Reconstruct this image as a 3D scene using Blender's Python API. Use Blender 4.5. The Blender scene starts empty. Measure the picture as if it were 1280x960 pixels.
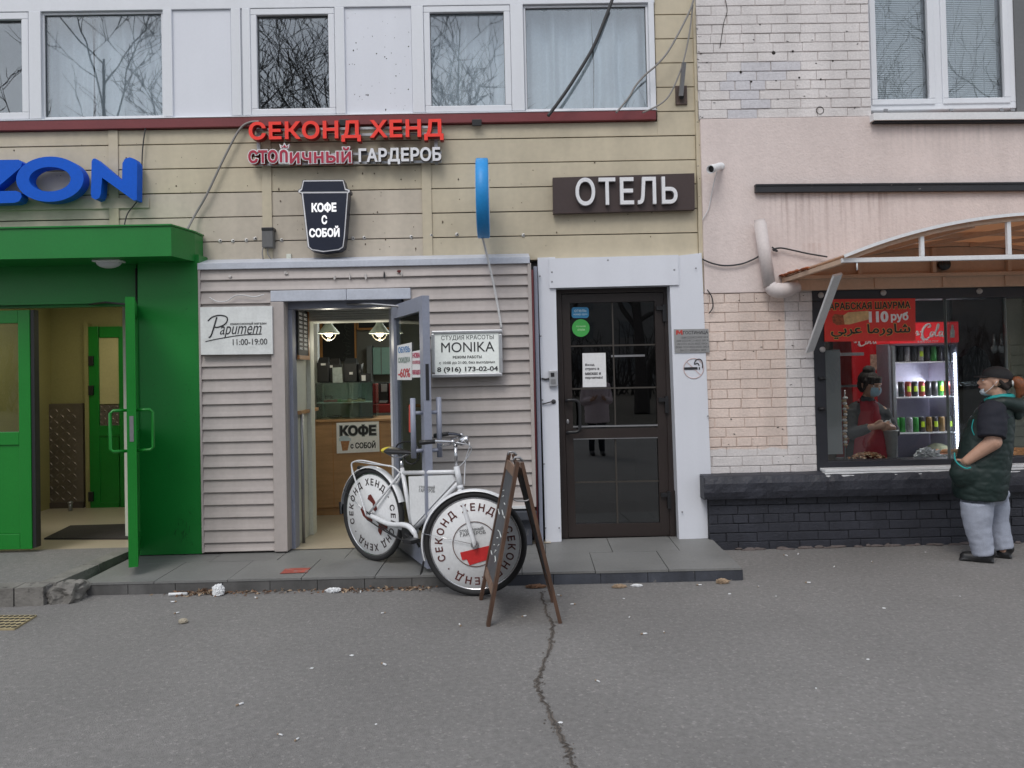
import bpy, bmesh, math, random
from mathutils import Vector, Matrix, Euler, noise
from mathutils.geometry import delaunay_2d_cdt
rnd = random.Random(7)
R_ = math.radians
scene = bpy.context.scene
COL = scene.collection

# ------------------------------------------------------------------ camera
F_PX, CX, CY = 980.0, 640.0, 449.0
CAM = Vector((0.0, -6.8, 1.55))
ROT = (Matrix.Rotation(R_(-0.86), 3, 'Z') @ Matrix.Rotation(R_(91.0), 3, 'X') @ Matrix.Rotation(R_(-1.25), 3, 'Z'))
cd = bpy.data.cameras.new('camera')
cd.sensor_width = 36.0
cd.lens = F_PX / 1280.0 * 36.0
cd.shift_y = -31.0 / 1280.0
cd.clip_start = 0.05
cd.clip_end = 500
cam = bpy.data.objects.new('camera', cd)
cam.matrix_world = Matrix.Translation(CAM) @ ROT.to_4x4()
COL.objects.link(cam)
scene.camera = cam

# ------------------------------------------------------------------ sky, sun, exposure
SUN_EL, SUN_AZ = R_(52), R_(200)
w = bpy.data.worlds.new('World'); scene.world = w; w.use_nodes = True
nt = w.node_tree; nt.nodes.clear()
out = nt.nodes.new('ShaderNodeOutputWorld'); bg = nt.nodes.new('ShaderNodeBackground')
sky = nt.nodes.new('ShaderNodeTexSky'); sky.sky_type = 'NISHITA'; sky.sun_disc = False
sky.sun_elevation = SUN_EL; sky.sun_rotation = SUN_AZ
sky.air_density = 1.0; sky.dust_density = 4.0
tc = nt.nodes.new('ShaderNodeTexCoord')
nz = nt.nodes.new('ShaderNodeTexNoise'); nz.inputs['Scale'].default_value = 2.2; nz.inputs['Detail'].default_value = 5
mp = nt.nodes.new('ShaderNodeMapping'); mp.inputs['Scale'].default_value = (1, 1, 2.5)
rp = nt.nodes.new('ShaderNodeValToRGB')
rp.color_ramp.elements[0].position = .3; rp.color_ramp.elements[0].color = (5.2, 5.7, 6.5, 1)
rp.color_ramp.elements[1].position = .7; rp.color_ramp.elements[1].color = (8.2, 8.5, 9.0, 1)
mx = nt.nodes.new('ShaderNodeMixRGB'); mx.inputs[0].default_value = .82
nt.links.new(tc.outputs['Generated'], mp.inputs[0]); nt.links.new(mp.outputs[0], nz.inputs['Vector'])
nt.links.new(nz.outputs['Fac'], rp.inputs[0])
nt.links.new(sky.outputs[0], mx.inputs[1]); nt.links.new(rp.outputs[0], mx.inputs[2])
nt.links.new(mx.outputs[0], bg.inputs[0]); bg.inputs[1].default_value = .105
nt.links.new(bg.outputs[0], out.inputs[0])
sd = bpy.data.lights.new('sun', 'SUN'); sd.energy = 0.9; sd.angle = R_(24); sd.color = (1, .97, .93)
sun = bpy.data.objects.new('sun', sd); COL.objects.link(sun)
sun.rotation_euler = (math.pi/2 - SUN_EL, 0, R_(-22))
scene.view_settings.view_transform = 'Standard'
scene.view_settings.look = 'None'
scene.view_settings.exposure = 0.45
scene.view_settings.gamma = 1.0
scene.view_settings.use_curve_mapping = False
scene.cycles.max_bounces = 8
scene.cycles.transparent_max_bounces = 16
scene.cycles.use_denoising = True
scene.cycles.caustics_reflective = False
scene.cycles.caustics_refractive = False
scene.cycles.sample_clamp_indirect = 6

# ------------------------------------------------------------------ projection helpers (photo pixel -> point on a real plane)
def ray(px, py):
    return ROT @ Vector(((px - CX)/F_PX, -(py - CY)/F_PX, -1.0))
def P(px, py, y):
    d = ray(px, py); return CAM + d*((y - CAM.y)/d.y)
def PZ(px, py, z):
    d = ray(px, py); return CAM + d*((z - CAM.z)/d.z)
def PX(px, py, x):
    d = ray(px, py); return CAM + d*((x - CAM.x)/d.x)
def PPL(px, py, o, n):
    d = ray(px, py); return CAM + d*((o - CAM).dot(n)/d.dot(n))
def rect(x0, y0, x1, y1, y):
    a, b, c, d = P(x0, y0, y), P(x1, y0, y), P(x1, y1, y), P(x0, y1, y)
    return (a.x + d.x)/2, (b.x + c.x)/2, (c.z + d.z)/2, (a.z + b.z)/2     # X0 X1 Z0 Z1

# ------------------------------------------------------------------ materials
def new_mat(name):
    m = bpy.data.materials.new(name); m.use_nodes = True
    return m, m.node_tree, m.node_tree.nodes['Principled BSDF']
def mat(name, col, rough=.6, metal=0.0, var=.10, vs=2.5, fine=.06, fs=45, bump=0.0, bs=80, dirt=None, dcol=(.05, .045, .04), ds=14,
        streak=0.0, stretch=(6, 6, .5), emit=0.0, ecol=None, spec=.5, coat=0.0, trans=0.0):
    m, t, p = new_mat(name)
    L = t.links.new
    co = t.nodes.new('ShaderNodeTexCoord')
    n1 = t.nodes.new('ShaderNodeTexNoise'); n1.inputs['Scale'].default_value = vs; n1.inputs['Detail'].default_value = 6
    n2 = t.nodes.new('ShaderNodeTexNoise'); n2.inputs['Scale'].default_value = fs; n2.inputs['Detail'].default_value = 4
    L(co.outputs['Object'], n1.inputs['Vector']); L(co.outputs['Object'], n2.inputs['Vector'])
    def rng(src, amt):
        r = t.nodes.new('ShaderNodeMapRange')
        r.inputs[1].default_value = .25; r.inputs[2].default_value = .75
        r.inputs[3].default_value = 1 - amt; r.inputs[4].default_value = 1 + amt
        L(src, r.inputs[0]); return r.outputs[0]
    def mul(a, b):
        r = t.nodes.new('ShaderNodeMath'); r.operation = 'MULTIPLY'; L(a, r.inputs[0]); L(b, r.inputs[1]); return r.outputs[0]
    f = mul(rng(n1.outputs['Fac'], var), rng(n2.outputs['Fac'], fine))
    if streak:
        mpn = t.nodes.new('ShaderNodeMapping'); mpn.inputs['Scale'].default_value = stretch
        n3 = t.nodes.new('ShaderNodeTexNoise'); n3.inputs['Scale'].default_value = 1.0; n3.inputs['Detail'].default_value = 5
        L(co.outputs['Object'], mpn.inputs[0]); L(mpn.outputs[0], n3.inputs['Vector'])
        f = mul(f, rng(n3.outputs['Fac'], streak))
    vm = t.nodes.new('ShaderNodeVectorMath'); vm.operation = 'SCALE'
    vm.inputs[0].default_value = col; L(f, vm.inputs['Scale'])
    colout = vm.outputs[0]
    if dirt:
        n4 = t.nodes.new('ShaderNodeTexNoise'); n4.inputs['Scale'].default_value = ds; n4.inputs['Detail'].default_value = 8
        n4.inputs['Roughness'].default_value = .7
        L(co.outputs['Object'], n4.inputs['Vector'])
        r = t.nodes.new('ShaderNodeMapRange'); r.inputs[1].default_value = 1 - dirt; r.inputs[2].default_value = 1 - dirt + .08
        L(n4.outputs['Fac'], r.inputs[0])
        mm = t.nodes.new('ShaderNodeMixRGB'); L(r.outputs[0], mm.inputs[0]); L(colout, mm.inputs[1]); mm.inputs[2].default_value = (*dcol, 1)
        colout = mm.outputs[0]
    L(colout, p.inputs['Base Color'])
    rr = t.nodes.new('ShaderNodeMapRange'); rr.inputs[3].default_value = max(.02, rough - .08); rr.inputs[4].default_value = min(1, rough + .08)
    L(n1.outputs['Fac'], rr.inputs[0]); L(rr.outputs[0], p.inputs['Roughness'])
    p.inputs['Metallic'].default_value = metal
    p.inputs['Specular IOR Level'].default_value = spec
    p.inputs['Coat Weight'].default_value = coat
    if trans: p.inputs['Transmission Weight'].default_value = trans
    if bump:
        b = t.nodes.new('ShaderNodeBump'); b.inputs['Strength'].default_value = bump; b.inputs['Distance'].default_value = .01
        nb = t.nodes.new('ShaderNodeTexNoise'); nb.inputs['Scale'].default_value = bs; nb.inputs['Detail'].default_value = 5
        L(co.outputs['Object'], nb.inputs['Vector']); L(nb.outputs['Fac'], b.inputs['Height']); L(b.outputs[0], p.inputs['Normal'])
    if emit:
        p.inputs['Emission Color'].default_value = (*(ecol or col), 1); p.inputs['Emission Strength'].default_value = emit
    return m
def glass(name, tint=(1, 1, 1), refl=.10, rough=0.0, haze=0.0, hcol=(.6, .65, .65)):
    m = bpy.data.materials.new(name); m.use_nodes = True; t = m.node_tree; t.nodes.clear(); L = t.links.new
    o = t.nodes.new('ShaderNodeOutputMaterial')
    tr = t.nodes.new('ShaderNodeBsdfTransparent'); tr.inputs[0].default_value = (*tint, 1)
    gl = t.nodes.new('ShaderNodeBsdfGlossy'); gl.inputs['Roughness'].default_value = rough; gl.inputs[0].default_value = (.95, .98, 1, 1)
    lw = t.nodes.new('ShaderNodeLayerWeight'); lw.inputs[0].default_value = .2
    r = t.nodes.new('ShaderNodeMapRange'); r.inputs[3].default_value = refl; r.inputs[4].default_value = 1.0
    L(lw.outputs['Fresnel'], r.inputs[0])
    nz = t.nodes.new('ShaderNodeTexNoise'); nz.inputs['Scale'].default_value = 1.3
    co = t.nodes.new('ShaderNodeTexCoord'); L(co.outputs['Object'], nz.inputs['Vector'])
    b = t.nodes.new('ShaderNodeBump'); b.inputs['Strength'].default_value = .03; b.inputs['Distance'].default_value = .05
    L(nz.outputs['Fac'], b.inputs['Height']); L(b.outputs[0], gl.inputs['Normal'])
    mx = t.nodes.new('ShaderNodeMixShader'); L(r.outputs[0], mx.inputs[0]); L(gl.outputs[0], mx.inputs[2])
    if haze:
        df = t.nodes.new('ShaderNodeBsdfDiffuse'); df.inputs[0].default_value = (*hcol, 1)
        m2 = t.nodes.new('ShaderNodeMixShader'); m2.inputs[0].default_value = haze
        L(tr.outputs[0], m2.inputs[1]); L(df.outputs[0], m2.inputs[2]); L(m2.outputs[0], mx.inputs[1])
    else:
        L(tr.outputs[0], mx.inputs[1])
    L(mx.outputs[0], o.inputs[0])
    return m

# ------------------------------------------------------------------ mesh builder
class MB:
    def __init__(s): s.v = []; s.f = []; s.m = []; s.sm = []
    def add(s, vs, fs, mi=0, smooth=False):
        o = len(s.v); s.v += [Vector(v) for v in vs]
        for f in fs: s.f.append([i + o for i in f]); s.m.append(mi); s.sm.append(smooth)
    def box(s, x0, x1, y0, y1, z0, z1, mi=0, b=0.0):
        x0, x1 = min(x0, x1), max(x0, x1); y0, y1 = min(y0, y1), max(y0, y1); z0, z1 = min(z0, z1), max(z0, z1)
        if b <= 0:
            s.add([(x0,y0,z0),(x1,y0,z0),(x1,y1,z0),(x0,y1,z0),(x0,y0,z1),(x1,y0,z1),(x1,y1,z1),(x0,y1,z1)],
                  [(3,2,1,0),(4,5,6,7),(0,1,5,4),(1,2,6,5),(2,3,7,6),(3,0,4,7)], mi)
        else:
            bm = bmesh.new(); bmesh.ops.create_cube(bm, size=1)
            for v in bm.verts: v.co = Vector(((x0+x1)/2 + v.co.x*(x1-x0), (y0+y1)/2 + v.co.y*(y1-y0), (z0+z1)/2 + v.co.z*(z1-z0)))
            b = min(b, .45*min(x1-x0, y1-y0, z1-z0))
            bmesh.ops.bevel(bm, geom=bm.edges[:], offset=b, segments=2, profile=.5, affect='EDGES')
            s.addbm(bm, mi)
    def addbm(s, bm, mi=0, smooth=False):
        bm.verts.index_update()
        s.add([v.co.copy() for v in bm.verts], [[v.index for v in f.verts] for f in bm.faces], mi, smooth); bm.free()
    def hexa(s, front, back, mi=0):       # two matching polygons (lists of points)
        n = len(front)
        s.add(list(front) + list(back), [list(range(n))[::-1], [n + i for i in range(n)]] +
              [(i, (i+1) % n, n + (i+1) % n, n + i) for i in range(n)], mi)
    def pxbox(s, x0, y0, x1, y1, yf, t, mi=0, b=0.0):      # photo rectangle on the plane y = yf, thickness t going back
        X0, X1, Z0, Z1 = rect(x0, y0, x1, y1, yf); s.box(X0, X1, yf, yf + t, Z0, Z1, mi, b)
    def pxpoly(s, pts, yf, t, mi=0):
        fr = [P(x, y, yf) for x, y in pts]; bk = [Vector((p.x, yf + t, p.z)) for p in fr]; s.hexa(fr, bk, mi)
    def prism(s, pts, d, mi=0):           # planar polygon + extrusion vector
        d = Vector(d); pts = [Vector(p) for p in pts]; s.hexa(pts, [p + d for p in pts], mi)
    def tube(s, pts, r, seg=8, mi=0, caps=True, smooth=True, closed=False):
        pts = [Vector(p) for p in pts]; n = len(pts)
        if not hasattr(r, '__len__'): r = [r]*n
        vs = []; up = None
        for i in range(n):
            if closed: d = pts[(i+1) % n] - pts[i-1]
            else: d = pts[min(i+1, n-1)] - pts[max(i-1, 0)]
            if d.length < 1e-9: d = Vector((0, 0, 1))
            d.normalize()
            if up is None:
                up = Vector((0, 0, 1)) if abs(d.z) < .9 else Vector((1, 0, 0))
            a = d.cross(up)
            if a.length < 1e-6: a = d.orthogonal()
            a.normalize(); b = a.cross(d).normalized(); up = b
            for k in range(seg):
                t = 2*math.pi*k/seg
                vs.append(pts[i] + (a*math.cos(t) + b*math.sin(t))*r[i])
        fs = []
        for i in range(n if closed else n-1):
            j = (i+1) % n
            for k in range(seg):
                fs.append((i*seg + k, i*seg + (k+1) % seg, j*seg + (k+1) % seg, j*seg + k))
        s.add(vs, fs, mi, smooth)
        if caps and not closed:
            o = len(s.v) - n*seg
            s.f.append([o + k for k in range(seg)][::-1]); s.m.append(mi); s.sm.append(False)
            s.f.append([o + (n-1)*seg + k for k in range(seg)]); s.m.append(mi); s.sm.append(False)
    def cyl(s, p0, p1, r0, r1=None, seg=16, mi=0, smooth=True):
        s.tube([p0, p1], [r0, r0 if r1 is None else r1], seg, mi, True, smooth)
    def bar(s, p0, p1, w, t, side, mi=0, b=0.0):   # rectangular bar; side = direction of w
        p0, p1 = Vector(p0), Vector(p1); d = (p1 - p0).normalized(); side = Vector(side); side = (side - d*side.dot(d)).normalized(); n = d.cross(side)
        q = [side*w/2*a + n*t/2*c for a, c in ((-1,-1),(1,-1),(1,1),(-1,1))]
        s.hexa([p0 + v for v in q], [p1 + v for v in q], mi)
    def ell(s, c, r, mi=0, rot=None, u=20, v=12):
        bm = bmesh.new(); bmesh.ops.create_uvsphere(bm, u_segments=u, v_segments=v, radius=1)
        c = Vector(c); M = rot.to_matrix() if isinstance(rot, Euler) else (rot or Matrix.Identity(3))
        for q in bm.verts: q.co = c + M @ Vector((q.co.x*r[0], q.co.y*r[1], q.co.z*r[2]))
        s.addbm(bm, mi, True)
    def lathe(s, prof, c, ax=(0, 0, 1), seg=24, mi=0, smooth=True):   # profile (r, h) along the axis
        ax = Vector(ax).normalized(); a = ax.orthogonal().normalized(); b = ax.cross(a); c = Vector(c); n = len(prof); vs = []
        for r, h in prof:
            for k in range(seg):
                t = 2*math.pi*k/seg; vs.append(c + ax*h + (a*math.cos(t) + b*math.sin(t))*max(r, 1e-5))
        fs = [(i*seg + k, i*seg + (k+1) % seg, (i+1)*seg + (k+1) % seg, (i+1)*seg + k) for i in range(n-1) for k in range(seg)]
        s.add(vs, fs, mi, smooth)
    def ring(s, c, ax, R, r, seg=48, sec=8, mi=0):
        ax = Vector(ax).normalized(); a = ax.orthogonal().normalized(); b = ax.cross(a); c = Vector(c)
        s.tube([c + (a*math.cos(2*math.pi*k/seg) + b*math.sin(2*math.pi*k/seg))*R for k in range(seg)], r, sec, mi, closed=True)
    def cap(s, p0, p1, r0, r1, mi=0, seg=14):     # capsule with round ends
        p0, p1 = Vector(p0), Vector(p1); d = p1 - p0; L = max(d.length, 1e-6); d.normalize(); pts = []; rs = []
        for k in range(5):
            t = k/4*math.pi/2; pts.append(p0 - d*r0*math.cos(t)*.999); rs.append(max(r0*math.sin(t), r0*.03))
        for k in range(5):
            t = k/4*math.pi/2; pts.append(p1 + d*r1*math.sin(t)*.999); rs.append(max(r1*math.cos(t), r1*.03))
        s.tube(pts, rs, seg, mi)
    def mesh(s, name, mats, L=Vector((0, 0, 0))):
        me = bpy.data.meshes.new(name); me.from_pydata([v - L for v in s.v], [], s.f)
        for m in mats: me.materials.append(m)
        me.polygons.foreach_set('material_index', s.m); me.polygons.foreach_set('use_smooth', s.sm); me.update()
        bm = bmesh.new(); bm.from_mesh(me); bmesh.ops.recalc_face_normals(bm, faces=bm.faces[:]); bm.to_mesh(me); bm.free()
        return me
    def build(s, name, mats, parent=None, loc=None):
        if not isinstance(mats, (list, tuple)): mats = [mats]
        L = LOC.get(parent.name, Vector()) if parent else Vector(loc or (0, 0, 0))
        ob = bpy.data.objects.new(name, s.mesh(name, mats, L)); COL.objects.link(ob)
        if parent: ob.parent = parent
        else: ob.location = L
        LOC[ob.name] = L
        return ob
LOC = {}
def tag(o, label=None, cat=None, group=None, kind=None):
    if label: o['label'] = label
    if cat: o['category'] = cat
    if group: o['group'] = group
    if kind: o['kind'] = kind
    return o
def thing(name, label, cat, loc, group=None):
    o = bpy.data.objects.new(name, None); o.empty_display_size = .1; COL.objects.link(o); o.location = loc; LOC[o.name] = Vector(loc)
    return tag(o, label, cat, group)
def struct(o): o['kind'] = 'structure'; return o
def kids(o): return [c for c in bpy.data.objects if c.parent == o]
def dup(o, parent=None):
    c = o.copy(); COL.objects.link(c)
    if parent: c.parent = parent
    LOC[c.name] = LOC[o.name]
    for k in kids(o): dup(k, c)
    return c
def smooth_pts(pts, n=8):
    pts = [Vector(p) for p in pts]; o = []
    for i in range(len(pts) - 1):
        p0, p1, p2, p3 = pts[max(i-1, 0)], pts[i], pts[i+1], pts[min(i+2, len(pts)-1)]
        for k in range(n):
            t = k/n; o.append(.5*((2*p1) + (p2 - p0)*t + (2*p0 - 5*p1 + 4*p2 - p3)*t*t + (3*p1 - p0 - 3*p2 + p3)*t**3))
    o.append(pts[-1]); return o

# ------------------------------------------------------------------ lettering: outlines of the built-in font, filled contour by contour
GL = {}
def _loops(me):
    adj = {}
    for e in me.edges:
        a, b = e.vertices; adj.setdefault(a, []).append(b); adj.setdefault(b, []).append(a)
    seen = set(); out = []
    for s0 in adj:
        if s0 in seen: continue
        lp = [s0]; seen.add(s0); cur = s0
        while True:
            nx = [q for q in adj[cur] if q not in seen]
            if not nx: break
            cur = nx[0]; seen.add(cur); lp.append(cur)
        out.append([me.vertices[i].co.xy.copy() for i in lp])
    return out
def load_glyphs(chars):
    obs = []
    for ch in sorted(set(chars)):
        if ch in GL or ch == ' ': continue
        for body in (ch, 'I' + ch + 'I'):
            c = bpy.data.curves.new('glyph', 'FONT'); c.body = body; c.fill_mode = 'NONE'; c.resolution_u = 5
            o = bpy.data.objects.new('glyph', c); COL.objects.link(o); obs.append((ch, body, o, c))
    c = bpy.data.curves.new('glyph', 'FONT'); c.body = 'II'; c.fill_mode = 'NONE'
    o = bpy.data.objects.new('glyph', c); COL.objects.link(o); obs.append(('II', 'II', o, c))
    dg = bpy.context.evaluated_depsgraph_get(); dg.update()
    wid = {}; lps = {}
    for ch, body, o, c in obs:
        me = o.evaluated_get(dg).to_mesh()
        xs = [v.co.x for v in me.vertices]
        wid[body] = max(xs) - min(xs) if xs else 0
        if body == ch: lps[ch] = [l for l in _loops(me) if len(l) > 2]
        o.evaluated_get(dg).to_mesh_clear()
    for ch, body, o, c in obs:
        if o.name in bpy.data.objects: bpy.data.objects.remove(o); bpy.data.curves.remove(c)
    for ch in lps:
        if ch == 'II': continue
        GL[ch] = (lps[ch], wid.get('I' + ch + 'I', wid['II']) - wid['II'])
    GL[' '] = ([], .27)
def _offset(l, d):
    n = len(l); o = []
    if d == 0: return l
    for i in range(n):
        a, b, c = l[i-1], l[i], l[(i+1) % n]
        e1 = (b - a); e2 = (c - b)
        if e1.length < 1e-7 or e2.length < 1e-7: o.append(b.copy()); continue
        n1 = Vector((e1.y, -e1.x)).normalized(); n2 = Vector((e2.y, -e2.x)).normalized()
        m = n1 + n2
        if m.length < .3: o.append(b + n1*d); continue
        m = m.normalized(); k = min(d/max(m.dot(n1), .35), abs(d)*2) if d > 0 else max(d/max(m.dot(n1), .35), -abs(d)*2)
        o.append(b + m*k)
    return o
def _wind(p, loops):
    w = 0
    for l in loops:
        for i in range(len(l)):
            a, b = l[i-1], l[i]
            if a.y <= p.y:
                if b.y > p.y and (b.x - a.x)*(p.y - a.y) - (p.x - a.x)*(b.y - a.y) > 0: w += 1
            elif b.y <= p.y and (b.x - a.x)*(p.y - a.y) - (p.x - a.x)*(b.y - a.y) < 0: w -= 1
    return w
def _area(l): return sum(l[i-1].x*l[i].y - l[i].x*l[i-1].y for i in range(len(l)))/2
GC = {}
def glyph_groups(ch, bold=0.0):
    """outline of one letter -> (points, triangles, outline edges), overlaps of its strokes merged"""
    key = (ch, bold)
    if key in GC: return GC[key]
    lp = GL[ch][0]
    if not lp: GC[key] = []; return []
    big = max(lp, key=lambda l: abs(_area(l))); sg = 1 if _area(big) > 0 else -1
    lp = [_offset(l if sg > 0 else l[::-1], bold) for l in lp]
    vs, es = [], []
    for l in lp:
        o = len(vs); n = len(l); vs += l; es += [(o + i, o + (i + 1) % n) for i in range(n)]
    v2, e2, f2, _, _, _ = delaunay_2d_cdt(vs, es, [], 0, 1e-6)
    tri = []
    for f in f2:
        c = sum((v2[i] for i in f), Vector((0, 0)))/len(f)
        if _wind(c, lp) != 0: tri.append(tuple(f))
    cnt = {}
    for f in tri:
        for i in range(len(f)): a, b = f[i-1], f[i]; cnt.setdefault((min(a, b), max(a, b)), []).append((a, b))
    bd = [v[0] for v in cnt.values() if len(v) == 1]
    GC[key] = [([v.copy() for v in v2], tri, bd)]
    return GC[key]
def layout(s, bold=0.0, gap=0.0, shear=0.0):
    x = 0.0; out = []
    for ch in s:
        out.append((ch, [([Vector((p.x + x + shear*p.y, p.y)) for p in vs], tr, bd) for vs, tr, bd in glyph_groups(ch, bold)]))
        x += GL[ch][1] + gap
    return out
def emit_groups(mb, groups, fn, t, mi=0, back_mi=None):    # fn(x, y, h) -> point
    for vs, tr, bd in groups:
        n = len(vs)
        mb.add([fn(p.x, p.y, t) for p in vs], tr, mi)
        mb.add([fn(p.x, p.y, t) for p in vs] + [fn(p.x, p.y, 0) for p in vs], [(a, b, n + b, n + a) for a, b in bd], mi if back_mi is None else back_mi)
def bounds(lay):
    ps = [vs[i] for c, g in lay for vs, tr, bd in g for f in tr for i in f]
    return min(p.x for p in ps), max(p.x for p in ps), min(p.y for p in ps), max(p.y for p in ps)
def text(mb, s, O, U, V, N, wdt, hgt, t=.002, mi=0, bold=0.0, gap=0.0, shear=0.0, back_mi=None, ref=None):
    """lay the words out in the box of width wdt and height hgt whose lower left corner is O"""
    lay = layout(s, bold, gap, shear); x0, x1, y0, y1 = bounds(lay)
    if ref: y0, y1 = bounds(layout(ref, bold))[2:]
    sx = wdt/(x1 - x0); sy = hgt/(y1 - y0); O, U, V, N = Vector(O), Vector(U), Vector(V), Vector(N)
    fn = lambda x, y, h: O + U*((x - x0)*sx) + V*((y - y0)*sy) + N*h
    for i, (c, g) in enumerate(lay): emit_groups(mb, g, fn, t, mi, back_mi)
UX, UZ, NY = Vector((1, 0, 0)), Vector((0, 0, 1)), Vector((0, -1, 0))
def text_px(mb, s, x0, y0, x1, y1, y, t=.002, **k):
    X0, X1, Z0, Z1 = rect(x0, y0, x1, y1, y); text(mb, s, (X0, y, Z0), UX, UZ, NY, X1 - X0, Z1 - Z0, t, **k)
def letters_px(s, x0, y0, x1, y1, y, t, mats, parent, bold=0.0, gap=0.0, back_mi=None, name='letter', outline=None):
    """each letter a part of its own"""
    lay = layout(s, bold, gap); a0, a1, b0, b1 = bounds(lay)
    X0, X1, Z0, Z1 = rect(x0, y0, x1, y1, y); sx = (X1 - X0)/(a1 - a0); sy = (Z1 - Z0)/(b1 - b0)
    fn = lambda x, z, h: Vector((X0 + (x - a0)*sx, y - h, Z0 + (z - b0)*sy))
    lay2 = layout(s, bold + outline, gap - 0, 0) if outline else None
    for i, (c, g) in enumerate(lay):
        if not g: continue
        mb = MB()
        if outline:
            emit_groups(mb, lay2[i][1], fn, t, 1, back_mi)
            emit_groups(mb, g, lambda x, z, h: fn(x, z, h) - Vector((0, t - .0015, 0)), .006, 0, None)
        else: emit_groups(mb, g, fn, t, 0, back_mi)
        mb.build(name, mats, parent)
load_glyphs('СЕКОНД ХЕНД столичный ГАРДЕРОБ ZONО КОФЕ СОБОЙ ОТЕЛЬ СТУДИЯ КРАСОТЫ MONIKA РЕЖИМ РАБОТЫ с 10:00 до 21:00, без выходных 8(916)173-02-04'
            'Papumem 11:00-19:00 комиссионный магазин отель номер один лучшие отели ГОСТИНИЦА АРАБСКАЯ ШАУРМА 110руб ОБУВЬ СКИДКА -60% НОВАЯ КОЛЛЕКЦИЯ ВЕЩЕЙ Вход строго в масках и перчатках!'
            '\uFEF2\uFE91\uFEAE\uFECB\uFE8E\uFEE3\uFEAD\uFEED\uFE8E\uFEB7·+СЕКЦИЯ8-800-700-7777abcdefИЗиз.M')
# ------------------------------------------------------------------ palette
M = {}
M['asphalt'] = mat('asphalt', (.205, .197, .19), .9, var=.14, vs=.8, fine=.14, fs=30, bump=.9, bs=150, dirt=.28, dcol=(.16, .155, .15), ds=3.5)
def aggregate(m_):
    t = m_.node_tree; L = t.links.new; pr = t.nodes['Principled BSDF']; old = pr.inputs['Base Color'].links[0].from_socket
    co = t.nodes.new('ShaderNodeTexCoord'); vo = t.nodes.new('ShaderNodeTexVoronoi'); vo.inputs['Scale'].default_value = 95; L(co.outputs['Object'], vo.inputs['Vector'])
    sp = t.nodes.new('ShaderNodeSeparateColor'); L(vo.outputs['Color'], sp.inputs[0])
    cr = t.nodes.new('ShaderNodeValToRGB'); e = cr.color_ramp.elements; e[0].position = 0; e[0].color = (.55, .55, .55, 1); e[1].position = 1; e[1].color = (2.6, 2.55, 2.4, 1)
    for po, c in ((.25, .9), (.80, 1.08), (.93, 1.25), (.965, 2.0)): x = e.new(po); x.color = (c, c, c, 1)
    L(sp.outputs[0], cr.inputs[0])
    mx = t.nodes.new('ShaderNodeMixRGB'); mx.blend_type = 'MULTIPLY'; mx.inputs[0].default_value = .24; L(old, mx.inputs[1]); L(cr.outputs[0], mx.inputs[2]); L(mx.outputs[0], pr.inputs['Base Color'])
aggregate(M['asphalt'])
M['crack'] = mat('asphalt_crack', (.07, .061, .054), .95, var=.3)
M['crumb'] = mat('crack_edge', (.13, .112, .097), .95, var=.3, bump=.6)
M['soil'] = mat('soil', (.07, .06, .045), .95, var=.3)
M['tile'] = mat('step_tile', (.185, .185, .18), .55, var=.2, vs=1.8, fine=.08, dirt=.36, dcol=(.10, .095, .09), ds=4)
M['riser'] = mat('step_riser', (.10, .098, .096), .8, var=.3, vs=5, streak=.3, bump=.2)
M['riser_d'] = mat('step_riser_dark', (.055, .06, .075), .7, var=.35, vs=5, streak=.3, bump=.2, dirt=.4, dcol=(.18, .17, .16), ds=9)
M['concrete'] = mat('broken_concrete', (.19, .18, .165), .92, var=.3, vs=6, bump=.8, bs=40, dirt=.4, dcol=(.07, .065, .06), ds=10)
M['cream'] = mat('cream_cladding', (.555, .488, .36), .55, var=.09, vs=1.5, fine=.05, fs=20, streak=.07, dirt=.22, dcol=(.3, .26, .2), ds=30)
M['beige'] = mat('beige_cladding', (.525, .465, .38), .55, var=.09, vs=1.5, fine=.06, fs=20, streak=.1, dirt=.24, dcol=(.3, .26, .2), ds=30)
M['dark'] = mat('dark_gap', (.02, .019, .018), .9)
M['siding'] = mat('siding', (.44, .395, .375), .5, var=.07, vs=1.3, fine=.05, fs=25, streak=.10, stretch=(5, 5, .8), dirt=.25, dcol=(.26, .23, .22), ds=30)
M['flash'] = mat('metal_flashing', (.52, .55, .62), .45, var=.12, vs=4, dirt=.3, dcol=(.3, .3, .32), ds=25)
M['upvc'] = mat('white_plastic', (.74, .76, .80), .35, var=.025, vs=1, fine=.012, streak=.03)
M['panel'] = mat('white_panel', (.74, .76, .82), .35, var=.025, vs=.9, fine=.012, streak=.025)
M['maroon'] = mat('maroon_sheet', (.19, .035, .04), .45, var=.15, vs=3)
M['green'] = mat('green_paint', (.006, .19, .028), .42, var=.10, vs=2.0, fine=.08, fs=60, dirt=.24, dcol=(.02, .08, .02), ds=20)
M['greenlight'] = mat('green_aluminium', (.008, .20, .022), .32, var=.06)
M['yellow'] = mat('ochre_wall', (.30, .27, .11), .8, var=.08, bump=.2)
M['steel'] = mat('chequer_steel', (.20, .165, .14), .42, metal=.6, var=.2, vs=4)
M['floor'] = mat('floor_tile', (.42, .36, .27), .4, var=.12, vs=2)
M['mat'] = mat('door_mat', (.035, .03, .028), .95, var=.2, bump=.5, bs=300)
M['white'] = mat('white_paint', (.74, .75, .76), .5, var=.05)
M['offwhite'] = mat('offwhite_wall', (.66, .68, .60), .7, var=.06)
M['greyalu'] = mat('grey_blue_aluminium', (.27, .29, .36), .4, var=.08, vs=3)
M['brown'] = mat('brown_profile', (.030, .022, .020), .35, var=.15)
M['black'] = mat('black_plastic', (.015, .015, .017), .4)
M['cable'] = mat('black_cable', (.035, .035, .038), .6)
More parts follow.
